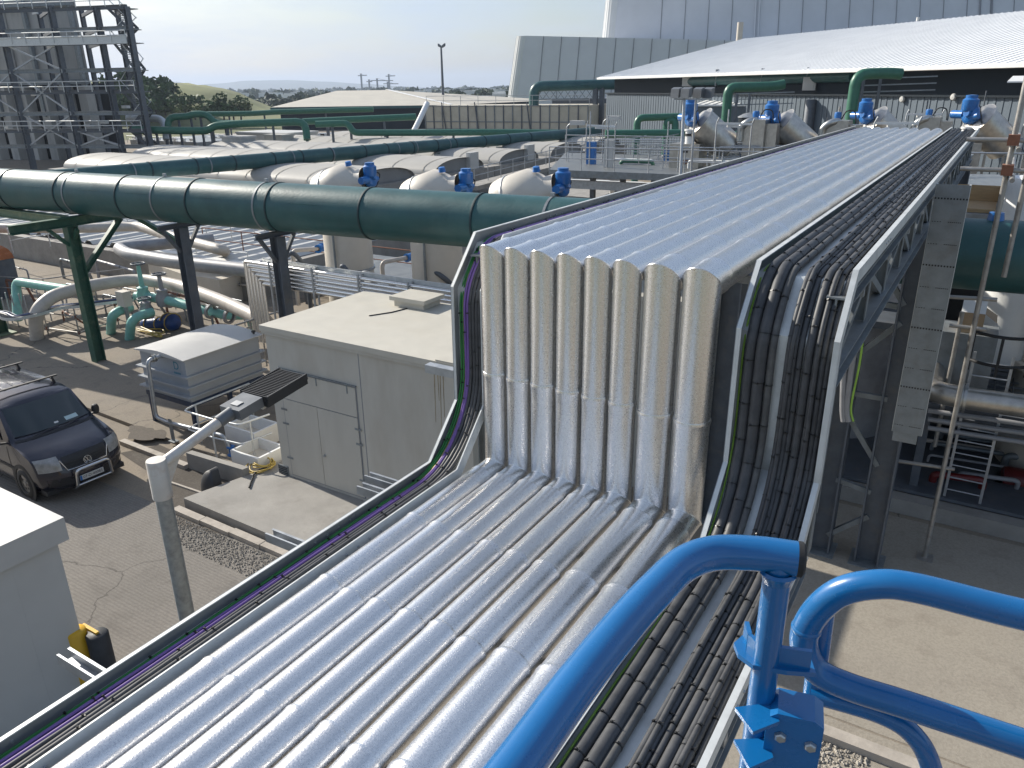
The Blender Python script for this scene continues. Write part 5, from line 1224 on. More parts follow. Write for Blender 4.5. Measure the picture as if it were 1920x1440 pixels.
dp = G(-26, 585) - Vector((2.1, 0, 0)); DRM = thing('drum_unit', 'dark drum housing with a rusty orange curved top at the far left', 'machine', (dp.x, dp.y, 0))
rows = [[(dp.x - 3 + u * 3.6, dp.y + 1.2 - 1.1 * math.cos(math.pi * j / 12), 1.7 + .8 * math.sin(math.pi * j / 12)) for j in range(13)] for u in (0, 1)]
MB().grid(rows).add(rows[1], [tuple(range(13))]).build('top', 'orange', DRM); MB().box(dp.x - 3, dp.x + .58, dp.y + .12, dp.y + 2.28, .01, 1.69).build('base', 'steel', DRM, smooth=False)
# drain covers in the yard
for k, (px, py) in enumerate(((107, 640), (140, 647))):
    c = G(px, py, .012); o = MB().box(c.x - .45, c.x + .45, c.y - .3, c.y + .3, .008, .022).build('drain_cover', 'steelmid', smooth=False); tag(o, ['steel drain cover in the yard farther from the portal foot', 'steel drain cover in the yard nearer the portal foot'][k], 'drain cover', 'drain covers in the yard')
# ------------------------------------------------------------------ walkways and four stainless units beyond the bridge
ZD = 4.4
WP = thing('walkway', 'grey steel walkway platform with deep edge beams left of the stainless units', 'platform', G(1180, 320, ZD))
fa, fb = G(1030, 318, ZD), G(1500, 336, ZD); ba, bb_ = G(1060, 286, ZD), G(1560, 300, ZD)
MB().prism([fa, fb, bb_, ba], (0, 0, -.06)).build('deck', 'grating', WP, smooth=False)
MB().bar(fa - Vector((0, 0, .16)), fb - Vector((0, 0, .16)), .12, .34).build('edge_beam', 'steelmid', WP, smooth=False)
MB().bar(fa + Vector((.3, .5, -.75)), fb + Vector((.3, .5, -.75)), .2, .42).build('edge_beam', 'galv', WP, smooth=False)
MB().bar(fa + Vector((.1, .2, -1.5)), fb + Vector((.1, .2, -1.5)), .25, .25).build('edge_beam', 'steel', WP, smooth=False)
for k in range(7):
    p = fa.lerp(fb, (k + .3) / 7); MB().box(p.x - .13, p.x + .13, p.y + .3, p.y + .56, 0, ZD - 1.4).build('leg', 'steel', WP, smooth=False)
    p2 = p + Vector((0, 4, 0)); MB().box(p2.x - .13, p2.x + .13, p2.y, p2.y + .26, 0, ZD - .1).build('leg', 'steel', WP, smooth=False)
rw = random.Random(17)
for k in range(9):
    u = rw.random(); a = fa.lerp(fb, u * .7).lerp(ba.lerp(bb_, u * .7), rw.uniform(.15, .9)); L = rw.uniform(2.5, 7)
    dirv = Vector((1, .1, 0)) if k % 3 else Vector((-.05, 1, 0))
    for h_ in (.55, 1.1): MB().tube([a + Vector((0, 0, h_)), a + dirv * L + Vector((0, 0, h_))], .028, 6).build('guard_rail', 'galv', WP)
    for j in range(int(L / 1.5) + 1): p = a + dirv * j * 1.5; MB().tube([p, p + Vector((0, 0, 1.1))], .028, 6).build('guard_post', 'galv', WP)
for k in range(7):
    a = fa.lerp(fb, rw.uniform(0, .75)) + Vector((rw.uniform(-.5, .5), rw.uniform(1.5, 9), rw.uniform(.1, .5))); L = rw.uniform(1.5, 5)
    MB().tube(fillet([a - Vector((0, 0, .4)), a, a + Vector((L, .2, 0)), a + Vector((L, .2, -.4))], .2, 4), rw.uniform(.06, .13), 10).build('deck_pipe', rw.choice(('greypipe', 'white', 'greenpipe', 'galv')), WP)
for k in range(6):
    a = fa.lerp(fb, .05 + .13 * k) + Vector((0, rw.uniform(1, 7), 0)); MB().box(a.x - .2, a.x + .3, a.y, a.y + .25, a.z, a.z + rw.uniform(.6, 1.4)).build('deck_cabinet', rw.choice(('boxgrey', 'steelmid', 'actblue')), WP, smooth=False)
    MB().tube([a, a + Vector((0, 0, rw.uniform(1.8, 3.0)))], .04, 8).build('deck_post', 'galv', WP)
hand_rail('hand_rail', 'grey hand rail along the front edge of the walkway platform', [fa, fb], 1.15, .03, 'galv', 1.9)
hand_rail('hand_rail', 'grey hand rail across the middle of the walkway platform', [G(1065, 303, ZD), G(1330, 306, ZD), G(1560, 312, ZD)], 1.1, .03, 'galv', 2.2)
hand_rail('hand_rail', 'grey hand rail along the far edge of the walkway platform', [ba, bb_], 1.1, .03, 'galv', 2.0)
hand_rail('hand_rail', 'grey rail on the sloping path below the slimmer green duct', [G(890, 345, 2.0), G(1060, 300, 2.4)], 1.1, .03, 'galv', 2.0)
o = MB().bar(G(880, 352, 1.8), G(1065, 304, 2.2), 1.4, .3).build('path_slab', 'concrete', smooth=False); tag(o, 'narrow raised concrete path running below the slimmer green duct', 'path')
o = MB().prism([G(900, 352, 1.0), G(1120, 372, 1.0), G(1180, 345, 1.0), G(1000, 325, 1.0)], (0, 0, -.95)).build('low_tank', 'concrete', smooth=False); tag(o, 'low pale concrete tank top beyond the hooded cream vessel', 'tank')
for k in range(5):
    p = G(1060 + 60 * k, 340 + 3 * k, 2.4); o = pipe('white_pipe', 'white pipe lying under the walkway platform', 'pipe', [p, p + Vector((3.2, .6, 0)), p + Vector((3.3, .7, -2.4))], .17, 'white', 'white pipes under the walkway', 12, .3)
    o['label'] = 'white pipe lying in the shade under the grey walkway platform'
def stainless_unit():
    t = thing('screening_unit', 'x', 'screening unit', (0, 0, 0))
    ax = Vector((-.62, -.42, .60)).normalized(); c = Vector((.9, .6, -.9))
    MB().lathe([(0, 0), (.65, 0), (.8, .12), (.8, 2.05), (.88, 2.06), (.88, 2.14), (.76, 2.16), (.6, 2.3), (0, 2.32)], c, ax, 26).build('drum', 'stainless', t)
    rows = []
    hd_ = MB().lathe([(.82, 1.25), (.89, 1.25), (.89, 2.0), (.82, 2.0)], c, ax, 16, math.pi * .1, math.pi * 1.0).build('hood', 'white', t)
    a_ = c + ax * 2.3
    act(t, a_ + Vector((-.1, -.1, .08)), Vector((-.6, -.78, .1)), 1.3)
    MB().lathe([(.24, -.75), (.24, 0), (.3, .02), (.3, .1), (.24, .12)], a_ + Vector((-.25, -.25, -.55)), (0, 0, 1), 16).build('chute', 'white', t)
    MB().lathe([(.25, -.06), (.27, -.06), (.27, .06), (.25, .06)], a_ + Vector((-.25, -.25, -.72)), (0, 0, 1), 16).build('clamp', 'rubber', t)
    x0, y0 = a_.x - .25, a_.y - .25
    b = MB().box(x0 - .85, x0 + .75, y0 - .6, y0 + .7, -2.55, -.62); b.box(x0 - .8, x0 + .7, y0 - .61, y0 + .71, -2.7, -2.55)
    bx = b.build('outlet_box', 'stainless', t, smooth=False)
    MB().lathe([(0, .08), (.1, .08), (.14, 0)], (x0 + .05, y0 - .6, -1.5), (0, -1, 0), 10).build('door_knob', 'rust', bx)
    MB().box(x0 - .2, x0 + .15, y0 - .605, y0 - .6, -1.05, -.93).build('name_plate', 'ink', bx, smooth=False)
    MB().box(1.7, 2.75, .2, 1.5, -2.7, .55).build('screen_housing', 'stainless', t, smooth=False)
    MB().box(2.76, 3.3, .5, 1.3, -1.8, .35).build('side_box', 'stainless', t, smooth=False)
    MB().tube(fillet([(1.55, .1, -.5), (1.55, .1, .22), (2.0, .1, .52), (2.2, .5, .5)], .25, 5), .17, 14).build('vent_elbow', 'bolt', t)
    MB().lathe([(0, .42), (.15, .4), (.18, .3), (.15, 0)], (2.1, .8, .55), (0, 0, 1), 12).build('vent_cap', 'actblue', t)
    MB().tube(cr_([Vector((2.3, .8, .6)), Vector((2.5, .8, 1.0)), Vector((2.9, .8, .95)), Vector((3.0, .8, .4))], 5), .03, 6).build('power_lead', 'rubber', t)
    for x_, y_ in ((.9, .3), (.1, .0), (2.6, 1.2)): MB().box(x_ - .06, x_ + .06, y_ - .06, y_ + .06, -2.7, -.6).build('support', 'stainless', t, smooth=False)
    MB().bar((1.25, .2, -.35), (2.1, -.5, -1.7), .05, .05).build('stay', 'steel', t, smooth=False)
    return t
U0 = stainless_unit()
ulab = ['stainless screening unit with blue actuator, leftmost beside the floodlight mast', 'stainless screening unit with blue actuator in front of the lean-to roof', 'stainless screening unit half hidden behind the far ends of the clad pipes', 'stainless screening unit behind the scaffold poles at the end of the cable tray']
_act_off = Vector((-.62, -.42, .60)).normalized() * 2.3 + Vector((.9, .6, -.9)) + Vector((-.1, -.1, .08))
for k, (px, py, dep) in enumerate(((1303, 222, 40), (1455, 224, 40), (1630, 218, 42), (1826, 216, 37))):
    p = DP(px, py, dep) - _act_off
    if k == 0: U0.location = p; U0['label'] = ulab[0]; U0['group'] = 'stainless screening units'; u_ = U0
    else: u_ = clone(U0, p, ulab[k])
    zb_ = p.z - 2.7
    pl_ = thing('unit_plinth', 'concrete plinth under the %s stainless screening unit' % ['leftmost', 'second', 'third', 'rightmost'][k], 'plinth', (p.x + .8, p.y + .5, 0), 'plinths of the stainless units')
    MB().box(p.x - 2.2, p.x + 3.6, p.y - 1.4, p.y + 2.0, 0.01, zb_ - .005).build('plinth_block', 'concrete', pl_, smooth=False)
    MB().box(p.x - 2.4, p.x + 3.8, p.y - 1.6, p.y - 1.42, zb_ - .4, zb_ - .01).build('edge_beam', 'steelmid', pl_, smooth=False)
hand_rail('hand_rail', 'grey rail in front of the leftmost stainless screening unit', [G(1270, 322, ZD), G(1480, 322, ZD)], 1.15, .03, 'galv', 1.7)
# fluorescent light bars on post pairs
def light_bar(l, pa, pb, dep, zdrop, label):
    a, b = DP(*pa, dep), DP(*pb, dep); t = thing('light_bar', label, 'light fitting', (a.x, a.y, a.z - zdrop), 'strip lights on posts')
    for p in (a, b): MB().tube([p + Vector((.1, 0, .25)), p, p - Vector((0, 0, zdrop))], .035, 8).build('post', 'galv', t)
    MB().bar(a, b, .07, .10).build('strip_light', 'white', t, smooth=False)
    MB().bar(a.lerp(b, .3) + Vector((0, 0, -.12)), a.lerp(b, .7) + Vector((0, 0, -.12)), .12, .10).build('lens', 'lamp', t, smooth=False)
light_bar(0, (1100, 235), (1154, 237), 44, 2.6, 'strip light on two posts left of the walkway by the slimmer duct end')
light_bar(1, (1344, 231), (1410, 233), 36, 2.8, 'strip light on two posts in front of the leftmost stainless unit')
light_bar(2, (1640, 231), (1722, 231), 31, 1.8, 'strip light on posts just past the ends of the clad pipes')
light_bar(3, (1700, 214), (1766, 214), 44, 2.2, 'strip light on posts before the corrugated wall')
def box_light(px, py, dep, label):
    p = DP(px, py, dep); t = thing('post_light', label, 'light fitting', (p.x, p.y, ZD), 'grey box lights on the walkway')
    MB().tube(fillet([(p.x - .6, p.y, ZD), (p.x - .6, p.y, p.z - .2), (p.x - .35, p.y, p.z), (p.x, p.y, p.z)], .2, 4), .03, 8).build('post', 'galv', t)
    MB().box(p.x - .3, p.x + .5, p.y - .2, p.y + .2, p.z - .1, p.z + .14).build('housing', 'boxgrey', t, smooth=False)
box_light(1080, 231, 44, 'grey box light on a bent post at the left end of the walkway'); box_light(1148, 222, 46, 'grey box light on a bent post behind the strip light')
# floodlight mast
fm = DP(1277, 360, 34); FM = thing('floodlight_mast', 'grey mast with four box floodlights beside the walkway', 'floodlight', (fm.x, fm.y, 0))
ft = DP(1283, 184, 34); MB().tube([(fm.x, fm.y, 0.01), (ft.x, ft.y, ft.z)], .07, 12).build('mast', 'galv', FM)
l0, l1 = DP(1262, 186, 34), DP(1335, 186, 34); MB().bar(l0, l1, .06, .06).build('cross_arm', 'galv', FM, smooth=False)
for k, px in enumerate((1267, 1286, 1309, 1328)):
    p = DP(px, 174, 34 - (.4 if k == 1 else 0)); MB().prism([p + Vector((-.2, -.12, -.22)), p + Vector((.2, -.2, -.22)), p + Vector((.24, .1, -.15)), p + Vector((-.2, .2, -.15))], (0, .05, .38)).build('lamp_head', 'lampgrey', FM, smooth=False)
    MB().bar(p - Vector((0, 0, .2)), (p.x, p.y, l0.z), .05, .05).build('bracket', 'galv', FM, smooth=False)
ph = DP(1305, 186, 34); MB().tube([ph, (ph.x, ph.y, ZD)], .05, 8).build('stay_post', 'galv', FM)
# ------------------------------------------------------------------ white roofed hall
dp = 95
P0 = DP(1122, 145, dp); P1 = G(1990, 115, P0.z)
hu = (P1 - P0); hu.z = 0; hl = hu.length * 1.25; hu.normalize(); hn = Vector((-hu.y, hu.x, 0)); hn = hn if hn.y > 0 else -hn
d_ = ray(1393, 73); o_ = Vector((0, 0, EYE)); tt = (P0 - o_).dot(hu) / d_.dot(hu); RG = o_ + d_ * tt
run = (RG - P0).dot(hn); rise = RG.z - P0.z
HL = thing('hall', 'long hall with white ribbed roof, dark upper band and blue grey corrugated walls', 'hall', P0 + hu * 20 - Vector((0, 0, P0.z)))
def hq(u, n_, z): return P0 + hu * u + hn * n_ + Vector((0, 0, z - P0.z))
mb = MB().add([hq(0, 0, P0.z), hq(hl, 0, P0.z), hq(hl, run, RG.z), hq(0, run, RG.z), hq(0, 0, P0.z - .25), hq(hl, 0, P0.z - .25), hq(hl, run, RG.z - .25), hq(0, run, RG.z - .25)], [(0, 1, 2, 3), (7, 6, 5, 4), (0, 4, 5, 1), (0, 3, 7, 4), (2, 6, 7, 3), (1, 5, 6, 2)])
mb.add([hq(0, run, RG.z), hq(hl, run, RG.z), hq(hl, 2 * run, P0.z), hq(0, 2 * run, P0.z)], [(0, 1, 2, 3)])
u = .5
while u < hl:
    mb.add([hq(u, -.0, P0.z + .003), hq(u + .16, 0, P0.z + .003), hq(u + .16, run, RG.z + .003), hq(u, run, RG.z + .003), hq(u + .04, 0, P0.z + .045), hq(u + .12, 0, P0.z + .045), hq(u + .12, run, RG.z + .045), hq(u + .04, run, RG.z + .045)], [(4, 5, 6, 7), (0, 4, 7, 3), (1, 2, 6, 5), (0, 1, 5, 4)]); u += .62
mb.build('roof', 'sheet', HL, smooth=False)
ov = 1.3; wl = 1.9
MB().prism([hq(wl, ov, P0.z - 1.85), hq(hl, ov, P0.z - 1.85), hq(hl, ov, P0.z - .26), hq(wl, ov, P0.z - .26)], hn * 25).build('upper_band', 'darkclad', HL, smooth=False)
wall = MB().prism([hq(wl - 1.3, ov - .4, 0.01), hq(hl, ov - .4, .01), hq(hl, ov - .4, P0.z - 1.86), hq(wl - 1.3, ov - .4, P0.z - 1.86)], hn * 26)
u = wl - 1.0
while u < hl:
    wall.prism([hq(u, ov - .4, .02), hq(u + .17, ov - .4, .02), hq(u + .17, ov - .4, P0.z - 1.9), hq(u, ov - .4, P0.z - 1.9)], hn * -.035); u += .55
wall.build('wall', 'bluegrey', HL, smooth=False)
MB().bar(hq(0, -.12, P0.z - .14), hq(hl, -.12, P0.z - .14), .2, .22).build('gutter', 'white', HL, smooth=False)
MB().bar(hq(wl - 1.3, ov - .5, P0.z - 1.84), hq(hl, ov - .5, P0.z - 1.84), .25, .12).build('band_flashing', 'darkclad', HL, smooth=False)
# hall fittings
def on_hall(px, py, out_=.5):
    d2 = ray(px, py); t2 = (hq(0, ov - .4 - out_, 0) - o_).dot(hn) / d2.dot(hn); return o_ + d2 * t2
a_, b_ = on_hall(1288, 153, -.2), on_hall(1600, 143, -.2)
o = pipe('green_pipe', 'dark green pipe fixed high along the dark band of the hall', 'pipe', [a_, b_], .42, 'pipegreen', n=14); tag(o)
for k, px in enumerate((1345, 1430, 1515)): p = on_hall(px, 149, -.2); MB().box(p.x - .06, p.x + .06, p.y - .5, p.y + .2, p.z - .6, p.z + .9).build('hanger', 'steelmid', o, smooth=False)
for k, (px, py) in enumerate(((1289, 152), (1518, 157))):
    p = on_hall(px, py, .1); o = MB().box(p.x - .5, p.x + .5, p.y - .15, p.y + .15, p.z - .5, p.z + .5).box(p.x - .35, p.x + .35, p.y - .2, p.y - .14, p.z - .35, p.z + .35).build('wall_box', 'boxgrey', smooth=False)
    tag(o, ['pale louvre box on the dark band at the end of the green wall pipe', 'small pale box on the dark band under the green wall pipe'][k], 'wall box', 'boxes on the hall band')
for k, (px, py) in enumerate(((1692, 186), (1788, 182))):
    p = on_hall(px, py, .15); o = MB().lathe([(0, .14), (.17, .12), (.22, .04), (.22, 0)], p, -hn, 14).build('bulkhead_light', 'boxgrey'); tag(o, ['round bulkhead light on the corrugated wall, nearer the green riser', 'round bulkhead light on the corrugated wall, nearer the scaffold poles'][k], 'wall light', 'bulkhead lights on the hall')
vp = DP(1718, 55, 112); o = MB().tube([vp - Vector((0, 0, 2.2)), vp + Vector((0, 0, 1.6))], .22, 10).box(vp.x - .9, vp.x + .9, vp.y - .4, vp.y + .4, vp.z - 1.7, vp.z - 1.3).build('roof_vent', 'white'); tag(o, 'thin white vent pipe standing on the hall roof', 'roof vent')
vp = DP(1387, 60, 122); o = MB().tube([vp - Vector((0, 0, 3)), vp + Vector((0, 0, 1.4))], .48, 14).build('chimney', 'cream'); tag(o, 'cream flue rising behind the left end of the hall roof', 'flue')
# lean-to with small white roof
la, lb_ = DP(1300, 196, 72), DP(1592, 190, 66); lb_.z = la.z
lu = (lb_ - la).normalized(); ln = Vector((-lu.y, lu.x, 0)); LT = thing('lean_to', 'low lean-to with white ribbed roof against the corrugated hall', 'building', (la.x, la.y, 0))
d2 = ray(1335, 184); t2 = (la - o_).dot(lu) / d2.dot(lu); lr = o_ + d2 * t2; LL = (lb_ - la).length
lrun = max(2.5, (lr - la).dot(ln)); lris = lr.z - la.z
def lq(u, n_, z): return la + lu * u + ln * n_ + Vector((0, 0, z))
mb = MB().prism([lq(0, 0, 0), lq(LL, 0, 0), lq(LL, lrun, lris), lq(0, lrun, lris)], (0, 0, -.15)); u = .3
while u < LL - .3: mb.prism([lq(u, -.01, .003), lq(u + .2, -.01, .003), lq(u + .2, lrun, lris + .003), lq(u, lrun, lris + .003)], (0, 0, .07)); u += .75
mb.build('roof', 'sheet', LT, smooth=False)
MB().prism([lq(.3, .3, -la.z + .01), lq(LL - .3, .3, -la.z + .01), lq(LL - .3, lrun, -la.z + .01), lq(.3, lrun, -la.z + .01)], (0, 0, la.z - .2)).build('wall', 'bluegrey', LT, smooth=False)
# green pipe runs by the hall
def gpipe(pts, dep, r, label, m='greenpipe', grp=None, drop=True, fr=.6):
    P = [DP(x, y, dep) for x, y in pts]
    if drop: P[0] = Vector((P[1].x, P[1].y, .02))
    return pipe('green_pipe', label, 'pipe', P, r, m, grp, 14, fr)
gpipe([(1363, 243), (1366, 164), (1450, 162), (1470, 158)], 62, .38, 'green riser with an elbow leading to the hall above the lean-to')
gpipe([(1592, 250), (1606, 139), (1668, 137), (1690, 139)], 47, .33, 'tall green riser with an elbow at the right end of the lean-to', fr=.7)
gpipe([(1195, 250), (1195, 221), (1292, 218)], 58, .26, 'low green elbow pipe before the hall wall', fr=.5)
gpipe([(1250, 250), (1250, 226), (1266, 226), (1266, 250)], 58, .26, 'green hairpin pipe before the hall wall', fr=.5)
gpipe([(1135, 251), (1270, 250), (1400, 254)], 50, .25, 'pale green pipe lying behind the walkway', drop=False)
o = gpipe([(1000, 216), (1001, 162), (1150, 158), (1175, 159)], 104, .68, 'green duct crossing a truss bridge to the left end of the hall', 'pipegreen', fr=1.2)
TB_ = thing('truss_bridge', 'slender lattice truss under the green duct beside the hall', 'truss', DP(1060, 180, 104)); 
ta, tb_ = DP(1004, 168, 104), DP(1126, 166, 104)
for dz in (0, -1.25): MB().bar(ta + Vector((0, 0, dz)), tb_ + Vector((0, 0, dz)), .16, .14).build('chord', 'steelmid', TB_, smooth=False)
for k in range(9):
    p, q = ta.lerp(tb_, k / 9), ta.lerp(tb_, (k + 1) / 9); MB().bar(p, q - Vector((0, 0, 1.25)), .08, .08).build('diagonal', 'steelmid', TB_, smooth=False); MB().bar(p - Vector((0, 0, 1.25)), q, .08, .08).build('diagonal', 'steelmid', TB_, smooth=False)
for px in (1117, 1129):
    p = DP(px, 166, 104); MB().box(p.x - .28, p.x + .28, p.y - .28, p.y + .28, .01, p.z + .3).build('tower_leg', 'steel', TB_, smooth=False)
def lattice(px, py, dep, label):
    p = DP(px, py, dep); t = thing('pipe_bracket', label, 'steel frame', (p.x, p.y, 0), 'lattice stands by the risers')
    for s in (0, 1.0): MB().box(p.x + s - .08, p.x + s + .08, p.y - .08, p.y + .08, .01, p.z).build('upright', 'steel', t, smooth=False)
    for k in range(3): MB().bar((p.x - .1, p.y, p.z - .4 * k), (p.x + 4.2, p.y + .6, p.z - .4 * k + .1), .12, .08).build('cable_ledge', 'steelmid', t, smooth=False)
lattice(1382, 176, 60, 'lattice stand with cable ledges behind the middle riser'); lattice(1620, 148, 50, 'lattice stand with cable ledges behind the tall riser')
# dark round tank and short dark stack
p = DP(1402, 244, 60); t = thing('round_tank', 'dark round tank with a pale conical lid behind the stainless units', 'tank', (p.x, p.y, 0))
zt2 = DP(1402, 220, 60).z; MB().lathe([(.78, .01), (.78, zt2)], (p.x, p.y, 0), (0, 0, 1), 28).build('shell', 'darkclad', t); MB().lathe([(.84, -.06), (.84, 0), (.4, .22), (0, .3)], (p.x, p.y, zt2 + .065), (0, 0, 1), 28).build('lid', 'galv', t)
p = DP(1517, 222, 62); o = MB().lathe([(.42, 0), (.42, DP(1517, 188, 62).z), (.36, DP(1517, 186, 62).z), (0, DP(1517, 186, 62).z)], (p.x, p.y, 0), (0, 0, 1), 20).build('stack', 'steel'); tag(o, 'short dark round stack before the lean-to roof', 'stack')
for k, (px, py, y1) in enumerate(((1575, 200, 245), (1568, 212, 250), (1552, 220, 250), (1740, 188, 232), (1850, 170, 220))):
    p, q = DP(px - (y1 - py) * .12, y1, 46), DP(px, py, 46); o = pipe('vent_post', ['thin grey pole beside the tall green riser', 'thin dark aerial left of the tall green riser', 'short dark aerial by the second stainless unit', 'thin dark aerial against the corrugated wall', 'dark stub pole above the rightmost stainless unit'][k], 'pole', [(q.x, q.y, 0), q], .06 if k == 0 else .04, 'scaff' if k == 0 else 'steel', 'thin poles by the hall', 8)
# ------------------------------------------------------------------ incinerator beyond
def facade(name, label, base, pts_top, dep, m='silver', seams=(), strip=0):
    """upright block with a leaning left edge; front faces the yard"""
    pts = [DP(x, y, dep) for x, y in pts_top]; back = (pts[2] - pts[1]).cross(Vector((0, 0, 1))).normalized(); back = back if back.y > 0 else -back
    fn_ = -back; P = []
    ref = pts[1]
    for x, y in pts_top:
        d3 = ray(x, y); P.append(o_ + d3 * ((ref - o_).dot(back) / d3.dot(back)))
    t = thing(name, label, 'building', (P[0].x, P[0].y, 0))
    MB().prism(P, back * 60).build('wall', m, t, smooth=False)
    return t, P, back
FB = 260
def fplane(px, py, dep0=FB, ref=None):
    d3 = ray(px, py); return o_ + d3 * ((ref - o_).dot(fback) / d3.dot(fback))
u0, u1 = DP(965, 68, FB), DP(2100, 90, FB * .86); fdir = Vector((u1.x - u0.x, u1.y - u0.y, 0)).normalized(); fback = Vector((-fdir.y, fdir.x, 0)); fback = fback if fback.y > 0 else -fback
IN = thing('waste_plant', 'huge silver panelled plant building with leaning ends behind the hall', 'building', (u0.x + 60, u0.y + 30, 0))
def block(tl, bl, tr, br, ref, name, depth=70):
    P = [fplane(*q, ref=ref) for q in (bl, br, tr, tl)]
    for p in (P[0], P[1]): pass
    mb = MB().prism(P, fback * depth); return P, mb.build(name, 'silver', IN, smooth=False)
LB_P, low = block((986, 67), (966, 210), (2100, 92), (2100, 250), u0, 'lower_block')
ref2 = u0 + fback * 26
UP_P, upp = block((1199, -420), (1150, 90), (2300, -420), (2300, 110), ref2, 'upper_block')
def corner(ptop, pbot, rad_px, ref, name, n=7):
    # rounded leaning corner made of pale vertical strips
    rows = []
    for (x, y) in (ptop, pbot):
        c = fplane(x, y, ref=ref); c2 = fplane(x - rad_px, y + 2, ref=ref); r = (c - c2).length
        ctr = c + fback * r; rows.append([ctr + (-fdir * math.sin(a) - fback * math.cos(a)) * r for a in [math.pi / 2 * k / n for k in range(n + 1)]] + [ctr - fdir * r + fback * 60])
    mb = MB().grid(rows); mb.add([rows[0][k] for k in range(len(rows[0]))] + [rows[0][0] + fback * 62], [tuple(range(len(rows[0]) + 1))])
    o = mb.build(name, 'silverlight', IN, smooth=False)
    for k in range(n + 1):
        MB().bar(rows[0][k], rows[1][k], .10, .10).build('corner_joint', 'silver', o, smooth=False)
corner((986, 67), (966, 210), 22, u0, 'rounded_corner'); corner((1199, -420), (1150, 90), 26, ref2, 'rounded_corner')
for k in range(32):
    x = 1018 + 34 * k
    a, b = fplane(x + 2, 60 + .02 * k, ref=u0 - fback * .12), fplane(x - 12, 215, ref=u0 - fback * .12)
    b2 = a + (b - a) * 1.0
    if x < 1500:
        tz = fplane(x, 67 + (x - 986) * .0225, ref=u0).z; s_ = (a.z - tz) / (a.z - b.z); a = a.lerp(b, s_)
        MB().bar(a, b, .22, .14).build('panel_joint', 'seam', low, smooth=False)
for k in range(26):
    x = 1236 + 44 * k
    a, b = fplane(x + 30, -410, ref=ref2 - fback * .12), fplane(x, 105, ref=ref2 - fback * .12); MB().bar(a, b, .2, .14).build('panel_joint', 'seam', upp, smooth=False)
for x in (1425, 1432, 1846, 1868):
    a, b = fplane(x + 12, -410, ref=ref2 - fback * .4), fplane(x - 12, 100, ref=ref2 - fback * .4); MB().bar(a, b, .5, .4).build('downpipe', 'seam' if x > 1500 else 'silver', upp, smooth=False)
# dark low building in front of it
a, b = DP(1035, 186, 118), DP(1140, 186, 118); o = MB().prism([(a.x, a.y, .01), (b.x, b.y, .01), (b.x, b.y, a.z), (a.x, a.y, a.z)], (0, 14, 0)).build('dark_shed', 'steel', smooth=False); tag(o, 'dark flat shed between the panel tank and the hall', 'shed')
# ------------------------------------------------------------------ sectional panel tank
ta, tb_ = DP(797, 199, 108), DP(1103, 197, 100); tu = (tb_ - ta); tu.z = 0; TLn = tu.length; tu.normalize(); tn = Vector((tu.y, -tu.x, 0)); tn = tn if tn.y < 0 else -tn
zt3 = ta.z; ST = thing('panel_tank', 'long cream sectional panel tank with dark ribs and a rail on top', 'tank', (ta.x, ta.y, 0))
def tq(u, n_, z): p = ta + tu * u + tn * n_; return Vector((p.x, p.y, z))
MB().prism([tq(0, 0, .01), tq(TLn, 0, .01), tq(TLn, 0, zt3), tq(0, 0, zt3)], -tn * 10).build('body', 'panelcream', ST, smooth=False)
for k in range(19): u = TLn * k / 18; MB().bar(tq(u, .06, .1), tq(u, .06, zt3 + .1), .12, .14).build('rib', 'steel' if k % 2 else 'steelmid', ST, smooth=False)
for z_ in (zt3, zt3 * .5, zt3 * .66): MB().bar(tq(0, .05, z_), tq(TLn, .05, z_), .1, .12).build('rib', 'steelmid', ST, smooth=False)
hand_rail('hand_rail', 'thin grey rail along the top of the cream panel tank', [tq(0, -.5, zt3), tq(TLn, -.5, zt3)], 1.3, .035, 'galv', 2.6)
for k, f in enumerate((.13, .34, .66)):
    MB().prism([tq(TLn * f, .1, 1.0), tq(TLn * f + 1, .1, 1.0), tq(TLn * f + 1, .1, 2.4), tq(TLn * f, .1, 2.4)], tn * .3).build('gauge_box', 'boxgrey', ST, smooth=False)
    MB().tube([tq(TLn * f + .2, .2, 2.3), tq(TLn * f - .4, .2, zt3 + .5)], .08, 8).build('gauge_pipe', 'steel', ST)
o = pipe('white_pipe', 'white ribbed pipe slanting down the left end of the panel tank', 'pipe', [DP(801, 194, 104), DP(786, 226, 102), DP(776, 246, 101)], .36, 'white', n=14)
# ------------------------------------------------------------------ pale hipped roof building
dR = 168
e0, e1 = DP(508, 205, dR), DP(846, 193, dR); e1.z = e0.z = (e0.z + e1.z) / 2
r0, r1 = DP(632, 170, dR + 26), DP(726, 168, dR + 26); r1.z = r0.z
HB = thing('hipped_building', 'broad low building with a pale hipped roof in the distance', 'building', (e0.x + 15, e0.y + 10, 0))
eb0, eb1 = e0 + Vector((-18, 46, 0)), e1 + Vector((-2, 52, 0))
MB().add([e0, e1, eb1, eb0, r0, r1], [(0, 1, 5, 4), (1, 2, 5), (2, 3, 4, 5), (3, 0, 4), (3, 2, 1, 0)]).build('roof', 'domeroof', HB, smooth=False)
MB().bar(r1 + Vector((0, 0, .1)), e1 + Vector((0, 0, .1)), .9, .12).build('hip_cap', 'white', HB, smooth=False)
i0, i1 = e0.lerp(e1, .03), e0.lerp(e1, .97); MB().prism([(i0.x, i0.y + 1, .01), (i1.x, i1.y + 1, .01), (i1.x, i1.y + 1, e0.z - .05), (i0.x, i0.y + 1, e0.z - .05)], (0, 40, 0)).build('wall', 'darkclad', HB, smooth=False)
MB().bar(e0 + Vector((0, -.1, -.3)), e1 + Vector((0, -.1, -.3)), .3, .5).build('gutter', 'pipegreen', HB, smooth=False)
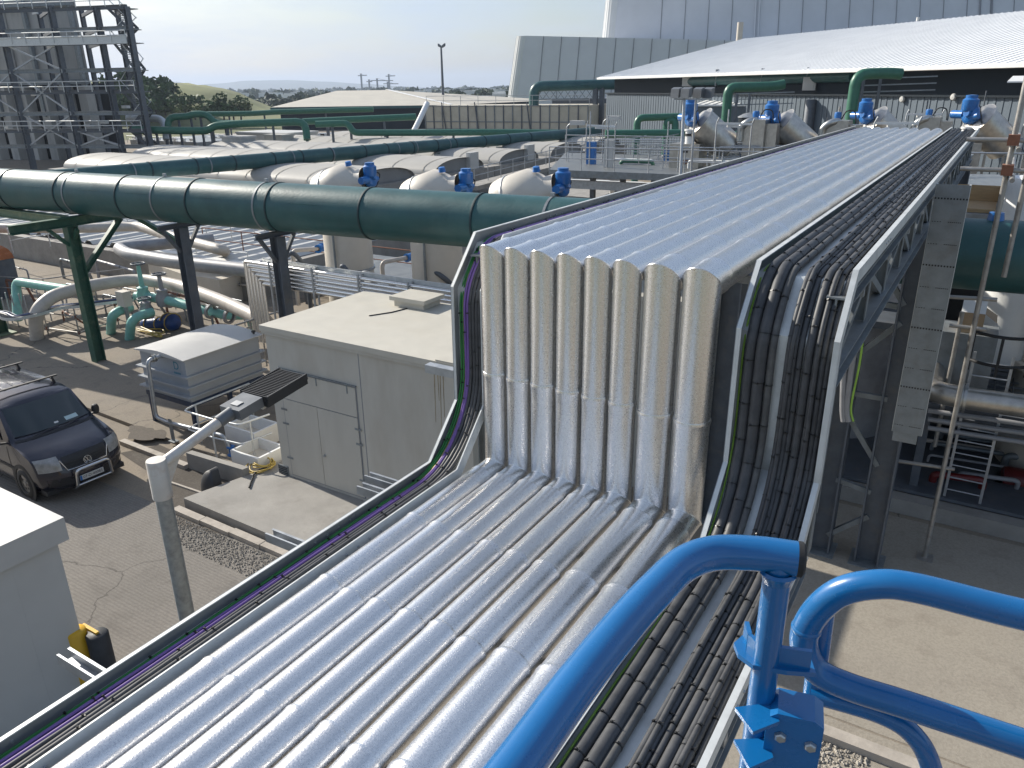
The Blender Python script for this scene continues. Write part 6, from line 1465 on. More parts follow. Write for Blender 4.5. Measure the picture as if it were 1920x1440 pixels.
# ------------------------------------------------------------------ light mast and cranes
mp_ = DP(830, 196, 190); mt_ = DP(827, 88, 190); LM_ = thing('light_mast', 'tall slim light mast against the sky behind the hipped roof', 'light mast', (mp_.x, mp_.y, 0))
MB().tube([(mt_.x, mt_.y, 0), (mt_.x, mt_.y, mt_.z)], .3, 10, radii=[.42, .22]).build('mast', 'steel', LM_)
for s in (-1, 1): MB().prism([mt_ + Vector((s * .2, 0, -.2)), mt_ + Vector((s * 1.0, 0, .2)), mt_ + Vector((s * 1.0, 0, .8)), mt_ + Vector((s * .2, 0, .3))], (0, .5, 0)).build('lamp_head', 'steel', LM_, smooth=False)
cl = ['left crane of the five on the skyline', 'second small crane from the left on the skyline', 'crane with the longest jib on the skyline', 'tallest right crane on the skyline', 'lowest right crane on the skyline']
for k, (px, py, pb, jl, jr) in enumerate(((677, 142, 172, -6, 11), (692, 153, 172, -5, 6), (707, 151, 172, -12, 30), (729, 143, 172, -6, 12), (727, 157, 174, -8, 20))):
    dd = 1500; a = DP(px, py, dd); t = thing('tower_crane', cl[k], 'crane', (a.x, a.y, 0), 'tower cranes on the skyline')
    MB().bar((a.x, a.y, 0), (a.x, a.y, a.z + 4), 2.4, 2.4).build('mast', 'steel', t, smooth=False)
    MB().bar(DP(px + jl, py, dd), DP(px + jr, py - (1 if k in (0, 3) else 0), dd), 1.6, 1.6).build('jib', 'steel', t, smooth=False)
    MB().bar((a.x, a.y, a.z + 4), DP(px + jr * .6, py, dd), .5, .5).build('tie', 'steel', t, smooth=False)
# ------------------------------------------------------------------ distant green pipe racks
def rack(label, pts, dep, r, leg_step=7, m='greenpipe', ground=0):
    P = [DP(x, y, dep) for x, y in pts]; t = thing('pipe_run', label, 'pipe run', (P[0].x, P[0].y, 0), 'green pipe runs in the distance')
    MB().tube(fillet(P, 1.0, 3), r, 12).build('pipe', m, t)
    for i in range(len(P) - 1):
        L = (P[i + 1] - P[i]).length; k = max(1, int(L / leg_step))
        for j in range(k):
            p = P[i].lerp(P[i + 1], (j + .5) / k); MB().box(p.x - .1, p.x + .1, p.y - .1, p.y + .1, .01, p.z - r).build('leg', 'steel', t, smooth=False)
rack('green pipe run stepping up in front of the far grass bank', [(250, 243), (335, 245), (388, 245), (402, 236), (450, 232), (572, 228), (576, 262)], 88, .42)
rack('upper green pipe run that dips to join the lower one', [(315, 244), (316, 220), (352, 218), (362, 214), (388, 214), (404, 232), (440, 232)], 89, .38)
rack('pale pipe hoop beside the dark steel tower', [(238, 222), (304, 222), (311, 244), (312, 262)], 90, .40, 8, 'galvlight')
rack('green pipe run crossing before the hipped building', [(568, 228), (660, 224), (780, 219)], 92, .38)
rack('green pipe run with a drop leading to the panel tank', [(592, 233), (653, 231), (662, 249), (790, 249), (910, 248), (1100, 250)], 86, .36)
rack('thin far green pipe below the grass bank', [(388, 214), (470, 213), (520, 210), (700, 205)], 120, .40, 12)
# low tanks and blocks among the far pipe runs
rb_ = random.Random(21)
for k, (px, py, w_, h_, m, lab) in enumerate(((434, 262, 3.2, 3.6, 'tankconc', 'grey concrete tower block left among the far pipe runs'), (512, 258, 3.0, 3.4, 'tankconc', 'grey concrete tower block right among the far pipe runs'), (485, 224, 9, 1.8, 'boxgrey', 'pale cabin below the hipped roof'), (480, 262, 1.6, 1.0, 'rust', 'rusty red bin among the far pipe runs'), (560, 240, 10, 1.4, 'galvlight', 'long pale kiosk behind the green pipe runs'))):
    p = DP(px, py, 84 + 6 * (k % 3)); o = MB().box(p.x - w_ / 2, p.x + w_ / 2, p.y, p.y + w_ * .6, .01, h_ + (1.5 if k == 2 else 0)).box(p.x - w_ / 2 - .1, p.x + w_ / 2 + .1, p.y - .1, p.y + w_ * .6 + .1, h_ + (1.5 if k == 2 else 0) + .002, h_ + (1.5 if k == 2 else 0) + .2).build('block', m, smooth=False); o.name = ['concrete_block', 'concrete_block', 'cabin', 'bin', 'kiosk'][k]; tag(o, lab, ['block', 'block', 'cabin', 'bin', 'kiosk'][k])
for k in range(4):
    p = G(300 + 150 * k, 262 - 4 * k, 1.2); t = thing('settling_tank', 'flat grey settling tank with white weir plates, %s from the tower' % ['first', 'second', 'third', 'fourth'][k], 'tank', (p.x, p.y, 0), 'flat settling tanks')
    MB().box(p.x - 8, p.x + 9, p.y, p.y + 16, .01, 1.0).build('basin', 'steelmid', t, smooth=False)
    for j in range(8): MB().box(p.x - 7.5 + j * 2.1, p.x - 6.6 + j * 2.1, p.y + .1, p.y + .4, 1.002, 1.5).build('weir_plate', 'white', t, smooth=False)
    hand_rail('hand_rail', 'grey rail before the %s flat settling tank from the tower' % ['first', 'second', 'third', 'fourth'][k], [Vector((p.x - 8, p.y - .5, .6)), Vector((p.x + 9, p.y - .5, .6))], 1.1, .035, 'galv', 2.5, 'rails at the settling tanks')
# ------------------------------------------------------------------ steel tower before the concrete tank
dT = 88
def tw(px, py, d=0): return DP(px, py, dT + d)
TWc = tw(285, 292); TW = thing('steel_tower', 'tall dark steel frame tower with platforms and zigzag stairs', 'tower', (TWc.x, TWc.y, 0))
def tcol(px, dd, ztop_py, m='steel', w_=.55):
    b = tw(px, 292, dd); zt_ = None
    lo, hi = 0, 60
    for _ in range(40):
        m_ = (lo + hi) / 2; q = Vector((b.x, b.y, m_)) - o_; yy_ = (-q.dot(_u)) / -(q.dot(_b)) * FPX + CY
        if yy_ > ztop_py: lo = m_
        else: hi = m_
    MB().ibeam((b.x, b.y, 0), (b.x, b.y, lo), w_, w_, .06, Vector((1, 0, 0))).build('column', m, TW, smooth=False); return b, lo
cols = [tcol(px, dd, yt) for px, dd, yt in ((285, 0, 12), (232, 1, 14), (152, 2, 10), (58, 3, -5), (-40, 4, -20))]
colsb = [tcol(px, dd, yt, 'steel', .45) for px, dd, yt in ((268, 9, 14), (205, 10, 14), (130, 11, 14), (60, 12, 0))]
def zat(i, py):
    b = cols[i][0]; lo, hi = 0, 60
    for _ in range(40):
        m_ = (lo + hi) / 2; q = Vector((b.x, b.y, m_)) - o_; yy_ = (-q.dot(_u)) / -(q.dot(_b)) * FPX + CY
        if yy_ > py: lo = m_
        else: hi = m_
    return lo
lev = [zat(0, y) for y in (12, 52, 78, 130, 171, 212, 245, 275)]
for k, z_ in enumerate(lev):
    for i in range(4):
        a, b = cols[i][0], cols[i + 1][0]
        MB().ibeam((a.x, a.y, z_), (b.x, b.y, z_), .3, .42, .05).build('beam', 'steelmid' if k % 2 else 'steel', TW, smooth=False)
    for i in range(4):
        a, b = cols[i][0], colsb[min(i, 3)][0]; MB().bar((a.x, a.y, z_), (b.x, b.y, z_), .25, .35).build('beam', 'steel', TW, smooth=False)
    if k in (2,):
        a, b = cols[0][0], cols[4][0]; MB().bar((a.x, a.y - .6, z_ + .25), (b.x, b.y - .6, z_ + .25), .1, .9).build('toe_board', 'galvlight', TW, smooth=False)
for (i, k0, k1) in ((2, 2, 3), (2, 3, 5), (2, 5, 7), (3, 3, 5), (1, 6, 7)):
    a, b = cols[i][0], cols[i + 1][0]
    MB().bar((a.x, a.y, lev[k0]), (b.x, b.y, lev[k1]), .16, .16).build('brace', 'galv', TW, smooth=False); MB().bar((b.x, b.y, lev[k0]), (a.x, a.y, lev[k1]), .16, .16).build('brace', 'galv', TW, smooth=False)
# stairs in the end bay
A_, B_ = cols[0][0], cols[1][0]
for k in range(len(lev) - 1):
    a, b = (A_, B_) if k % 2 else (B_, A_); ax_, ay_, bx_, by_ = a.x, a.y, b.x, b.y; p, q = Vector((ax_, ay_ + .9, lev[k] + .1)).lerp(Vector((bx_, by_ + .9, lev[k] + .1)), .3 if k % 2 else .1), Vector((ax_, ay_ + .9, lev[k + 1])).lerp(Vector((bx_, by_ + .9, lev[k + 1])), .9 if k % 2 else .7)
    for s in (0, 1.2): MB().bar(p + Vector((0, s, 0)), q + Vector((0, s, 0)), .08, .3).build('stair_string', 'steel', TW, smooth=False)
    mb = MB(); n_ = 12
    for j in range(n_): c = p.lerp(q, (j + .5) / n_); mb.box(c.x - .16, c.x + .16, c.y + .05, c.y + 1.15, c.z - .03, c.z + .03)
    mb.build('stair_treads', 'grating', TW, smooth=False)
    for s in (0, 1.2): MB().tube([p + Vector((0, s, 1.1)), q + Vector((0, s, 1.1))], .05, 6).build('stair_rail', 'galvlight', TW)
    MB().box(min(A_.x, B_.x), max(A_.x, B_.x) - 1.0, A_.y + .4, A_.y + 2.1, lev[k] - .1, lev[k] - .02).build('landing', 'grating', TW, smooth=False)
for k in (0, 2, 4, 6):
    a, b = cols[0][0], cols[4][0]
    for h_ in (.6, 1.1): MB().tube([(a.x, a.y - .7, lev[k] + h_), (b.x, b.y - .7, lev[k] + h_)], .05, 6).build('guard_rail', 'galvlight', TW)
    for j in range(14): p = a.lerp(b, j / 13); MB().tube([(p.x, p.y - .7, lev[k]), (p.x, p.y - .7, lev[k] + 1.1)], .045, 6).build('guard_post', 'galvlight', TW)
c0_, c1_ = tw(196, 292, 14), tw(-160, 292, 20); c0_.z = c1_.z = 0
away = Vector((c0_.x, c0_.y, 0)).normalized() * 20
CTK = thing('concrete_tank', 'tall streaked concrete tank behind the dark steel tower', 'tank', (c1_.x + 20, c0_.y + 10, 0))
zt5, zt0 = lev[4] * 1.12, lev[0] * 1.14
MB().prism([(c0_.x, c0_.y, zt5), (c1_.x, c1_.y, zt5), (c1_.x, c1_.y, zt0), (c0_.x, c0_.y, zt0)], away).build('wall', 'tankconc', CTK, smooth=False)
MB().prism([(c0_.x + 1.5, c0_.y + 2, 0), (c1_.x, c1_.y + 2, 0), (c1_.x, c1_.y + 2, zt5 - .01), (c0_.x + 1.5, c0_.y + 2, zt5 - .01)], away * .8).build('dark_base', 'dark', CTK, smooth=False)
for k in range(9):
    f = .02 + .11 * k; p = c0_.lerp(c1_, f); MB().box(p.x - .3, p.x + .3, p.y - .5, p.y - .05, zt5 - 4, zt0 - .1).build('pilaster', 'tankconc' if k % 2 else 'steelmid', CTK, smooth=False)
for k in range(7):
    f = .04 + .10 * k; p = c0_.lerp(c1_, f); MB().box(p.x - .9, p.x + .9, p.y - .3, p.y + .9, .01, zt5 - .3).build('base_column', 'tankconc', CTK, smooth=False)
for z_, h_ in ((zt0 - .6, .5), (zt5 + .2, .6)): MB().bar(c0_ + Vector((0, -.4, z_)), c1_ + Vector((0, -.4, z_)), .5, h_).build('ring_beam', 'steelmid', CTK, smooth=False)
for k, (px, py) in enumerate(((68, 25), (145, 174), (66, 178), (236, 201), (196, 230), (168, 236), (15, 239))):
    p = tw(px, py, 5); t = thing('tower_lamp', 'white lamp fitting fixed on the steel tower', 'lamp', p, 'lamp fittings on the steel tower')
    MB().box(p.x - .5, p.x + .5, p.y - .25, p.y + .25, p.z - .12, p.z + .12).build('lens', 'lamp', t, smooth=False); MB().box(p.x - .5, p.x + .5, p.y - .25, p.y + .25, p.z + .122, p.z + .2).build('cap', 'galv', t, smooth=False)
# ------------------------------------------------------------------ right hand side under and behind the bridge
sp = Vector((.10, 14.75, 0))
def pole(x, y, z0, z1, label): return pipe('scaffold_pole', label, 'scaffold tube', [(x, y, z0), (x, y, z1)], .042, 'scaff', 'scaffold tubes right of the bridge', 12)
po = pole(.08, 14.75, .012, 8.62, 'tallest upright scaffold pole right of the cable ladder'); MB().box(-.06, .22, 14.6, 14.9, .009, .02).build('foot_plate', 'scaff', po, smooth=False)
pole(.36, 15.2, 5.4, 8.3, 'short upright scaffold pole beside the tallest one')
for k, (px, py, py2, lab) in enumerate(((1812, 261, 268, 'upper scaffold tube crossing the poles'), (1800, 316, 316, 'second scaffold tube crossing the poles'))):
    a, b = AY(px, py, 14.65), AY(1960, py2 + 4, 14.65); b.z = a.z
    o = pipe('scaffold_tube', lab + ' at the end of the cable tray', 'scaffold tube', [a, b], .036, 'scaff', 'scaffold tubes right of the bridge', 10); MB().box(.0, .16, 14.6, 14.85, a.z - .08, a.z + .08).build('coupler', 'rust', o, smooth=False)
    o = pipe('scaffold_tube', ['end of an upper scaffold tube pointing at the viewer', 'end of a lower scaffold tube pointing at the viewer'][k], 'scaffold tube', [(.17, 14.3, a.z - .12), (.17, 18.5, a.z - .12)], .036, 'scaff', 'scaffold tubes right of the bridge', 10)
for k, (pa, pb, lab) in enumerate((((1640, 858), (1790, 880), 'low scaffold tube between trestle leg and pole'), ((1770, 556), (1870, 562), 'scaffold tube under the green duct'), ((1780, 610), (1850, 618), 'scaffold tube by the cardboard box'))):
    o = pipe('scaffold_tube', lab, 'scaffold tube', [AY(*pa, 14.9), AY(*pb, 14.9)], .036, 'scaff', 'scaffold tubes right of the bridge', 10)
pole(-.15, 16.9, 1.4, 4.3, 'scaffold pole standing behind the cardboard box')
# timber crate, white tank, beige vessel behind duct
def at_y(px, py, y): return AY(px, py, y)
a, b = at_y(1742, 350, 21), at_y(1868, 387, 21)
t = thing('timber_crate', 'open new timber crate on boards behind the scaffold poles', 'crate', (a.x, 21, b.z))
MB().box(a.x, b.x + .9, 21.8, 21.86, b.z, a.z).build('back_board', 'wood', t, smooth=False); MB().box(a.x, b.x, 20.4, 21.79, b.z - .08, b.z).build('floor_boards', 'wood', t, smooth=False); MB().box(b.x + .01, b.x + .06, 20.4, 21.79, b.z - .1, a.z).build('side_board', 'wood', t, smooth=False)
cs = MB().box(a.x - .5, b.x + 1.2, 20.2, 22.2, b.z - .3, b.z - .09).build('crate_shelf', 'galv', smooth=False); tag(cs, 'steel shelf carrying the timber crate', 'platform')
for x_ in (a.x - .4, b.x + 1.1): MB().box(x_ - .06, x_ + .06, 21.9, 22.02, 0, b.z - .301).build('leg', 'steel', cs, smooth=False)
p = at_y(1906, 376, 19); t = thing('white_tank', 'white plastic tank with a blue lid at the right edge behind the duct', 'tank', (p.x + .25, 19.4, p.z - 1))
MB().lathe([(.55, -3.5), (.55, .32), (.5, .42), (0, .45)], (p.x + .3, 19.5, p.z), (0, 0, 1), 24).build('shell', 'white', t); MB().lathe([(0, .14), (.24, .12), (.3, 0)], (p.x + .4, 19.5, p.z + .46), (0, 0, 1), 16).build('lid', 'actblue', t)
bp = at_y(1872, 395, 17.4); o = MB().lathe([(0, .16), (.12, .14), (.14, 0)], bp, (0, 0, 1), 12).build('breather_valve', 'actblue'); bz = duct_pt(bp.x); o.location = (bz.x - .02, bz.y, DZ + DR - .01); tag(o, 'small blue valve cap on top of the duct at the right', 'valve cap')
vz = at_y(1900, 545, 19.5)
t = thing('screening_vessel', 'big beige vessel in the shade under the duct at the right edge', 'vessel', (2.2, 19.6, 0)); MB().lathe([(1.25, .02), (1.25, 4.3), (.9, 4.8), (0, 5.0)], (2.25, 19.7, 0), (0, 0, 1), 36).build('body', 'cream', t); MB().lathe([(1.26, -.06), (1.42, -.06), (1.42, .08), (1.26, .08)], (2.25, 19.7, 2.75), (0, 0, 1), 36).build('ring', 'cream', t)
MB().box(1.35, 1.5, 18.3, 18.4, 4.0, 4.14).build('yellow_tag', 'hose', t, smooth=False)
t = thing('screening_vessel', 'grey vessel seen between the trestle legs under the bridge', 'vessel', (-2.1, 18.9, 0)); MB().lathe([(.95, .02), (.95, 4.6), (.6, 5.0), (0, 5.1)], (-2.3, 19.6, 0), (0, 0, 1), 32).build('body', 'greypipe', t)
# platform with grating, cage, ladder
zp = 2.35
GP = thing('grating_platform', 'steel grating platform with beams in the shade right of the bridge', 'platform', (2, 18.5, 0))
MB().box(-.6, 9, 16.9, 17.0, zp - .22, zp - .02).build('edge_beam', 'steel', GP, smooth=False)
for j in range(30): MB().box(-.6 + j * .33, -.585 + j * .33, 17.01, 22.5, zp - .06, zp).build('grating_bar', 'grating', GP, smooth=False)
for j in range(16): MB().box(-.6, 9.3, 17.05 + j * .34, 17.065 + j * .34, zp - .05, zp - .012).build('cross_bar', 'grating', GP, smooth=False)
for x_ in (-.4, 2.6, 6.0): MB().box(x_ - .08, x_ + .08, 16.88, 17.04, .02, zp - .221).build('leg', 'steel', GP, smooth=False)
MB().box(-.58, 9, 17.05, 22.5, zp - .5, zp - .30).build('shade_soffit', 'steel', GP, smooth=False)  # solid plate added under the grating to darken the space below
MB().box(-5, 9, 22.6, 22.9, .02, zp + .2).build('back_beam', 'steel', GP, smooth=False)
o = MB().box(-9, 14, 23.2, 23.6, .01, 4.0).build('shade_back_wall', 'dark', smooth=False); o.name = 'shade_wall'; tag(o, 'added near-black wall standing in for deep shade behind the grating platform', 'wall')  # added wall, blocks light and paints the deep shade behind the platform
o = MB().box(-6.3, -6.0, 17.1, 23.1, .43, 5.7).build('shade_wall', 'dark', smooth=False); tag(o, 'added dark side wall blocking sun from the space behind the trestle', 'wall')  # added light blocker, keeps low sun out from the left
o = MB().box(-6.9, -4.3, 14.5, 17.0, .01, 4.35).box(-6.95, -4.25, 14.45, 17.05, 4.352, 4.45).build('shade_blocker', 'house', smooth=False); tag(o, 'unseen beige block added behind the plant house to shade the yard', 'kiosk')  # made-up block hidden from the camera, casts shade on the slab
o = MB().box(-5.5, 10, 16.62, 23.1, .35, .42).build('shaded_plinth', 'steel', smooth=False); tag(o, 'concrete plinth top darkened for shade behind the low kerb wall', 'plinth')  # steel-dark colour on concrete stands in for the shade there
o = MB().box(-5.4, -.7, 17.6, 23, 3.55, 3.7).build('shade_deck', 'steel', smooth=False); tag(o, 'dark steel plate added to shade the space behind the trestle', 'platform')  # added overhead plate, there to shade the space below
SPp = [AY(1738, 690, 16.2), AY(1750, 735, 16.2), AY(1800, 745, 16.2), AY(1920, 762, 16.2), AY(2100, 785, 16.2)]
o = pipe('silver_pipe', 'thick pale metal pipe with a flanged elbow right of the cable ladder', 'pipe', [SPp[1] + Vector((-.12, 1.4, 0)), SPp[1] + Vector((-.05, .05, 0)), SPp[2], SPp[3], SPp[4]], .215, 'stainless', n=20, fr=.35)
MB().lathe([(.216, -.06), (.29, -.06), (.29, -.01), (.25, -.008), (.25, .008), (.29, .01), (.29, .06), (.216, .06)], SPp[2].lerp(SPp[3], .05), SPp[3] - SPp[2], 20).build('flange', 'bolt', o)
for k in range(3): pipe('service_pipe', ['thin grey pipe just below the thick metal pipe', 'second thin grey pipe below the thick metal pipe', 'lowest thin grey pipe below the thick metal pipe'][k], 'pipe', [AY(1740, 770 + 16 * k, 16.6), AY(2000, 806 + 18 * k, 16.6)], .05, 'greypipe', 'thin pipes below the thick metal pipe', 10)
t = thing('cardboard_box', 'open cardboard box on the platform behind the scaffold pole', 'box', (AY(1820, 615, 17.6))); q = AY(1795, 622, 17.6); q2 = AY(1848, 590, 17.6)
MB().box(q.x, q2.x, 17.6, 18.2, q.z, q2.z).build('carton', 'card', t, smooth=False); MB().prism([(q2.x + .001, 17.62, q2.z), (q2.x + .22, 17.5, q2.z - .12), (q2.x + .22, 18.1, q2.z - .12), (q2.x + .001, 18.18, q2.z)], (0, 0, .008)).build('flap', 'card', t, smooth=False); MB().prism([(q.x, 17.61, q2.z + .002), (q2.x, 17.61, q2.z + .002), (q2.x, 17.9, q2.z + .2), (q.x, 17.9, q2.z + .2)], (0, .008, 0)).build('flap', 'white', t, smooth=False)
MB().box(q.x - .3, q2.x + .3, 17.5, 18.4, zp + .01, q.z - .002).build('stand', 'steelmid', t, smooth=False)
# ladder cage hoop
LC = thing('caged_ladder', 'black caged ladder at the right edge under the green duct', 'ladder', (1.3, 16.9, 0))
lx = [AY(1792, 830, 16.7), AY(1862, 838, 16.7)]
for p in lx: MB().bar((p.x, 16.7, .43), (p.x, 16.7, 3.6), .05, .03).build('stile', 'galv', LC, smooth=False)
z_ = .6
while z_ < 3.5: MB().tube([(lx[0].x, 16.7, z_), (lx[1].x, 16.7, z_)], .016, 8).build('rung', 'galv', LC); z_ += .28
for zz in (AY(1835, 680, 16.4).z, AY(1830, 625, 16.4).z):
    cx_ = AY(1880, 640, 16.4).x; MB().tube([(cx_ + .52 * math.cos(a), 16.75 - .42 * math.sin(a), zz) for a in [math.pi * k / 12 for k in range(13)]], .032, 8).build('hoop', 'rubber', LC)
for a in (.5, 1.57, 2.6): MB().bar((cx_ + .54 * math.cos(a), 16.75 - .44 * math.sin(a), AY(1835, 690, 16.4).z - .1), (cx_ + .54 * math.cos(a), 16.75 - .44 * math.sin(a), AY(1830, 625, 16.4).z), .05, .02).build('cage_strap', 'rubber', LC, smooth=False)
for k, (px, py, c_, lab) in enumerate(((1880, 880, 'red', 'red pump in the dark behind the ladder'), (1820, 905, 'boxgrey', 'grey pump body in the dark left of the red pump'))):
    p = AY(px, py, 18.2); t = thing('pump', lab, 'pump', (p.x, p.y, .42), 'pumps in the shade'); MB().lathe([(0, 0), (.25, .02), (.28, .1), (.28, .55), (.18, .6), (.18, .8), (0, .82)], (p.x, p.y, p.z - .2), (1, .1, 0), 18).build('motor', c_, t); MB().box(p.x - .1, p.x + .7, p.y - .3, p.y + .3, .425, p.z - .45).build('base', 'steel', t, smooth=False)
rk = random.Random(23)
for k in range(12):
    p = AY(rk.uniform(1700, 1930), rk.uniform(830, 960), rk.uniform(17.2, 20.5)); L = rk.uniform(.8, 2.2); z0_ = max(.6, p.z)
    o = pipe('service_pipe', 'small bent pipe in the dark space below the grating platform', 'pipe', [(p.x, p.y, .43), (p.x, p.y, z0_), (p.x + L, p.y + .1, z0_ + .05), (p.x + L, p.y + .2, .43)], rk.choice((.03, .05, .08)), rk.choice(('greypipe', 'steelmid', 'beigepipe', 'red')), 'small pipes below the grating platform', 10, .15)
# hanging cable coils between the trestle legs
for k in range(3): pipe('hanging_cable', ['yellow green cable hanging beside the trestle', 'ribbed grey conduit hanging beside the trestle', 'second ribbed grey conduit hanging beside the trestle'][k], 'cable', cr_([AY(1622 - 12 * k, 600, 13.2), AY(1612 - 14 * k, 680, 13.2), AY(1596 - 8 * k, 760, 13.2), AY(1600 - 9 * k, 790, 13.2)]), .018 if k == 0 else .05, 'earth' if k == 0 else 'greypipe', 'conduits by the trestle', 8)
hand_rail('hand_rail', 'grey rail of the far deck behind the scaffold poles', [AY(1790, 345, 30), AY(1990, 352, 30)], 1.0, .03, 'galv', 1.5)
o = MB().prism([AY(1770, 352, 30), AY(2000, 358, 30), AY(2040, 330, 38), AY(1800, 326, 38)], (0, 0, -.5)).build('far_deck', 'steelmid', smooth=False); tag(o, 'grey far deck with a beam edge behind the scaffold poles', 'platform')
for k, (px, py) in enumerate(((1905, 155),)):
    p = DP(px, py, 30); t = thing('area_light', 'white square area light at the right edge above the scaffold poles', 'light fitting', p); MB().prism([p + Vector((-.3, 0, 0)), p + Vector((.35, 0, 0)), p + Vector((.5, .5, .2)), p + Vector((-.15, .5, .2))], (0, 0, .05)).build('lens', 'white', t, smooth=False); MB().tube([p + Vector((.3, .25, 0)), (p.x + .35, p.y + .25, 3)], .05, 8).build('post', 'galv', t)
# ------------------------------------------------------------------ land beyond
def sstep(a, b, x): t = min(1, max(0, (x - a) / (b - a))); return t * t * (3 - 2 * t)
# grass bank with shrubs left of centre
bk = DP(300, 200, 190)
rows = []
rt = random.Random(4)
bl, brt = DP(40, 210, 200), DP(520, 215, 200)
bu = (brt - bl); bu.z = 0; bL = bu.length; bu.normalize(); bn = Vector((-bu.y, bu.x, 0)); bn = bn if bn.y > 0 else -bn
prof_ = [(0, 12.0), (.35, 11.0), (.5, 9.6), (.58, 8.4), (.66, 6.0), (.74, 3.4), (.84, 2.2), (1.0, 1.4)]
def bank_h(u):
    for (a, h0), (b, h1) in zip(prof_, prof_[1:]):
        if a <= u <= b: return h0 + (h1 - h0) * (u - a) / (b - a)
    return 1.4
for j in range(9):
    v = j / 8; row = []
    for i in range(41):
        u = -.6 + 1.6 * i / 40; h = bank_h(max(0, u)) * math.sin(min(1, v * 1.8) * math.pi / 2) * (1 if v < .75 else (1 - v) / .25); p = bl + bu * (bL * u) + bn * (v * 70); row.append((p.x, p.y, max(-.3, h + rt.uniform(-.2, .2) - .25)))
    rows.append(row)
tag(MB().grid(rows).build('grass_bank', 'grassm', origin=(0, 0, 0)), kind='structure')
def foliage(mb, c, r, n, leaf, rr, squash=.8):
    cl = [Vector((rr.gauss(0, .45), rr.gauss(0, .45), abs(rr.gauss(0, .5)))) for _ in range(7)]
    for _ in range(n):
        k = rr.choice(cl); d = Vector((rr.gauss(0, 1), rr.gauss(0, 1), rr.gauss(0, 1))).normalized() * (rr.random() ** .4) * .52
        p = Vector(c) + Vector(((k.x + d.x) * r, (k.y + d.y) * r, (max(-.05, k.z + d.z)) * r * squash)); s = leaf * rr.uniform(.6, 1.4)
        a = Vector((rr.gauss(0, 1), rr.gauss(0, 1), rr.gauss(0, .6))).normalized() * s; b = a.cross(Vector((rr.gauss(0, 1), rr.gauss(0, 1), rr.gauss(0, 1)))).normalized() * s * .7
        mb.add([p - a - b, p + a - b, p + a + b, p - a + b], [(0, 1, 2, 3)])
def shrub(i, p, r, m, label, n=420):
    rr = random.Random(100 + i); t = thing('shrub', label, 'shrub', p, 'shrubs on the grass bank'); mb = MB(); foliage(mb, Vector(p) + Vector((0, 0, r * .25)), r, n, r * .085, rr); mb.build('crown', m, t, smooth=False, fix=False)
    MB().tube([Vector(p) - Vector((0, 0, .5)), Vector(p) + Vector((.1, 0, r * .5)), Vector(p) + Vector((.3, .1, r * .9))], .16, 6, radii=[.22, .15, .06]).build('trunk', 'trunk', t)
k = 0
sh = [(195, 178, 7), (215, 172, 6.5), (235, 170, 7), (252, 163, 7), (268, 160, 7), (283, 166, 7), (298, 170, 6.5), (312, 178, 6), (325, 186, 5), (336, 193, 3.6), (228, 186, 6), (250, 183, 6), (272, 185, 5.5), (292, 190, 5), (208, 193, 5), (240, 198, 4.6), (348, 203, 3.0), (366, 206, 3.2), (380, 204, 3.0), (402, 206, 3.6), (420, 203, 4.4), (438, 202, 4.6), (452, 205, 3.8), (310, 198, 3.4), (330, 203, 2.6)]
desc = ['dark', 'olive']; ww = ['left edge of the bank top', 'crest', 'slope', 'foot']
for px, py, r in sh:
    d3 = 205 if px < 345 else 188
    r *= .8; p = DP(px, py + 5 + r * FPX / d3 * .5, d3 + (6 if py < 185 else -4)); m = 'leaf' if (px < 330 and py < 192) or px in (402, 420, 438) else 'leaf2'
    lab = '%s shrub %s' % ('dark green' if m == 'leaf' else 'olive green', 'in the thicket on the crest of the grass bank' if py < 180 else ('in the thicket on the upper slope of the bank' if py < 192 else ('in the row at the foot of the bank by the pipe runs' if px > 340 else 'low on the grassy slope of the bank')))
    shrub(k, p, r, m, lab, int(300 + 60 * r)); k += 1
# far woodland belts and town as masses
def woods(name, px0, px1, py, dep, h, n, seed, m='woods'):
    rr = random.Random(seed); mb = MB()
    for i in range(n):
        f = rr.random(); dd = dep * rr.uniform(.85, 1.35); x = px0 + (px1 - px0) * f; p = DP(x, py, dd); p.z = 0
        r = h * rr.uniform(.45, 1.0) * (.7 + .6 * math.sin(f * 37 + seed) ** 2)
        for _ in range(16):
            d = Vector((rr.gauss(0, 1), rr.gauss(0, 1), rr.gauss(0, 1))).normalized(); c = p + Vector((d.x * r * .8, d.y * r * .5, max(0, r * .55 + d.z * r * .5))); s = r * rr.uniform(.22, .4)
            a = Vector((rr.gauss(0, 1), rr.gauss(0, .5), rr.gauss(0, .8))).normalized() * s; b = a.cross(Vector((rr.gauss(0, 1), rr.gauss(0, 1), rr.gauss(0, 1)))).normalized() * s
            mb.add([c - a - b * .6, c + a - b, c + a * .7 + b, c - a + b * .8], [(0, 1, 2, 3)])
    o = mb.build(name, m, smooth=False, fix=False, origin=(0, 0, 0)); tag(o, kind='stuff'); return o
woods('woodland', 330, 1000, 185, 420, 4.6, 330, 1); woods('woodland', 300, 1010, 180, 900, 6.5, 420, 2); woods('woodland', 280, 1020, 176, 1800, 8, 520, 3)
rr = random.Random(77); mb = MB()
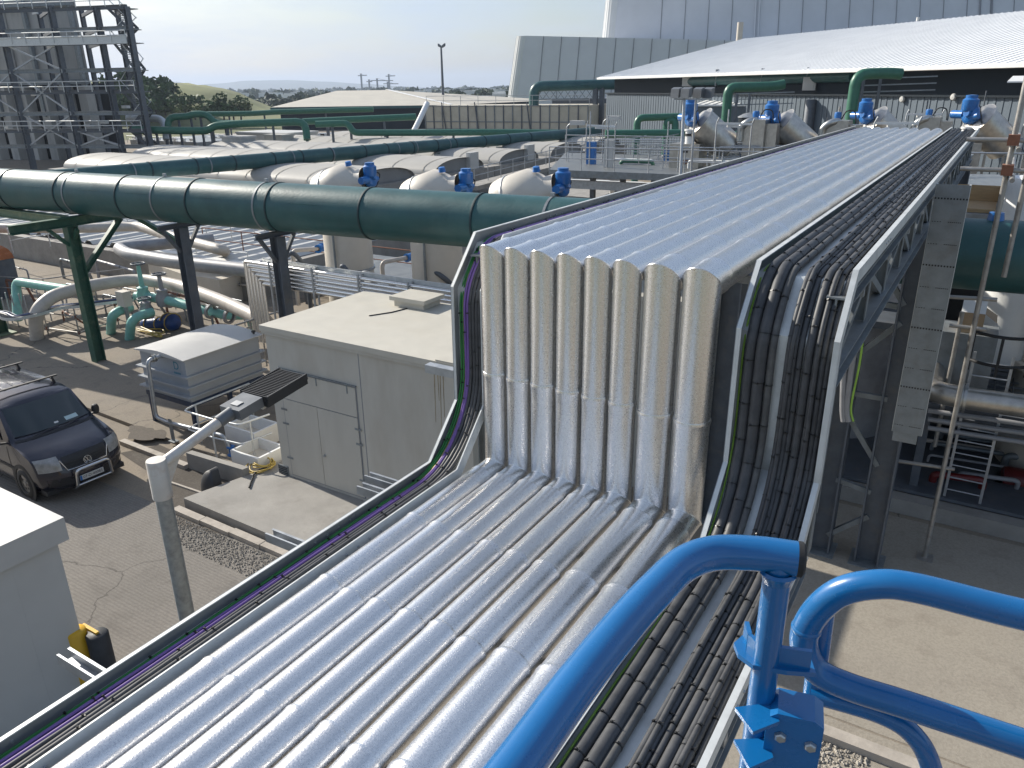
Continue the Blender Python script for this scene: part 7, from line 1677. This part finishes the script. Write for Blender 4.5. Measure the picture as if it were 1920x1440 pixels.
for _ in range(46):
    dd = rr.uniform(380, 1100); p = DP(rr.uniform(370, 960), 180, dd); w_ = rr.uniform(4, 14) * dd / 600; mb.box(p.x - w_, p.x + w_, p.y, p.y + 12, 0, rr.uniform(3.5, 6.5))
o = mb.build('far_town', 'silverlight', smooth=False, origin=(0, 0, 0)); tag(o, kind='stuff')
# hills on the horizon
hr = []
hp_ = [(-400, 150), (0, 156), (200, 154), (290, 152), (330, 153), (360, 160), (400, 157), (470, 151), (540, 150), (610, 153), (680, 157), (760, 162), (840, 168), (960, 170), (1300, 168), (2400, 150)]
dh = 5200
import itertools
r0, r1, r2, r3 = [], [], [], []
for i in range(len(hp_) - 1):
    for s in range(8):
        f = s / 8; x = hp_[i][0] + (hp_[i + 1][0] - hp_[i][0]) * f; g_ = f * f * (3 - 2 * f); y = hp_[i][1] + (hp_[i + 1][1] - hp_[i][1]) * g_
        t_ = DP(x, y, dh); base = DP(x, 178, dh * .8); r0.append((base.x, base.y, -2)); m_ = DP(x, y, dh * .92); r1.append((m_.x, m_.y, max(1, t_.z * .55 + 6 * math.sin(x * .07)))); r2.append(tuple(t_)); r3.append((t_.x * 1.2, t_.y * 1.2, -2))
tag(MB().grid([r0, r1, r2, r3]).build('hills', 'hillm', origin=(0, 0, 0)), kind='structure')
# ------------------------------------------------------------------ the air
hz = MB().box(-8500, 8500, -400, 8500, -1, 150).build('haze', 'dark', smooth=False, origin=(0, 0, 0)); tag(hz, kind='stuff')
hm = bpy.data.materials.new('hazy_air'); hm.use_nodes = True; hn_ = hm.node_tree; hn_.nodes.clear(); ho = hn_.nodes.new('ShaderNodeOutputMaterial'); hv = hn_.nodes.new('ShaderNodeVolumePrincipled')
hv.inputs['Color'].default_value = (.66, .78, .97, 1); hv.inputs['Density'].default_value = .00020; hv.inputs['Anisotropy'].default_value = .2
hn_.links.new(hv.outputs['Volume'], ho.inputs['Volume']); hz.data.materials.clear(); hz.data.materials.append(hm)
# ------------------------------------------------------------------ tidy
for o in bpy.data.objects:
    if '_org' in o: del o['_org']
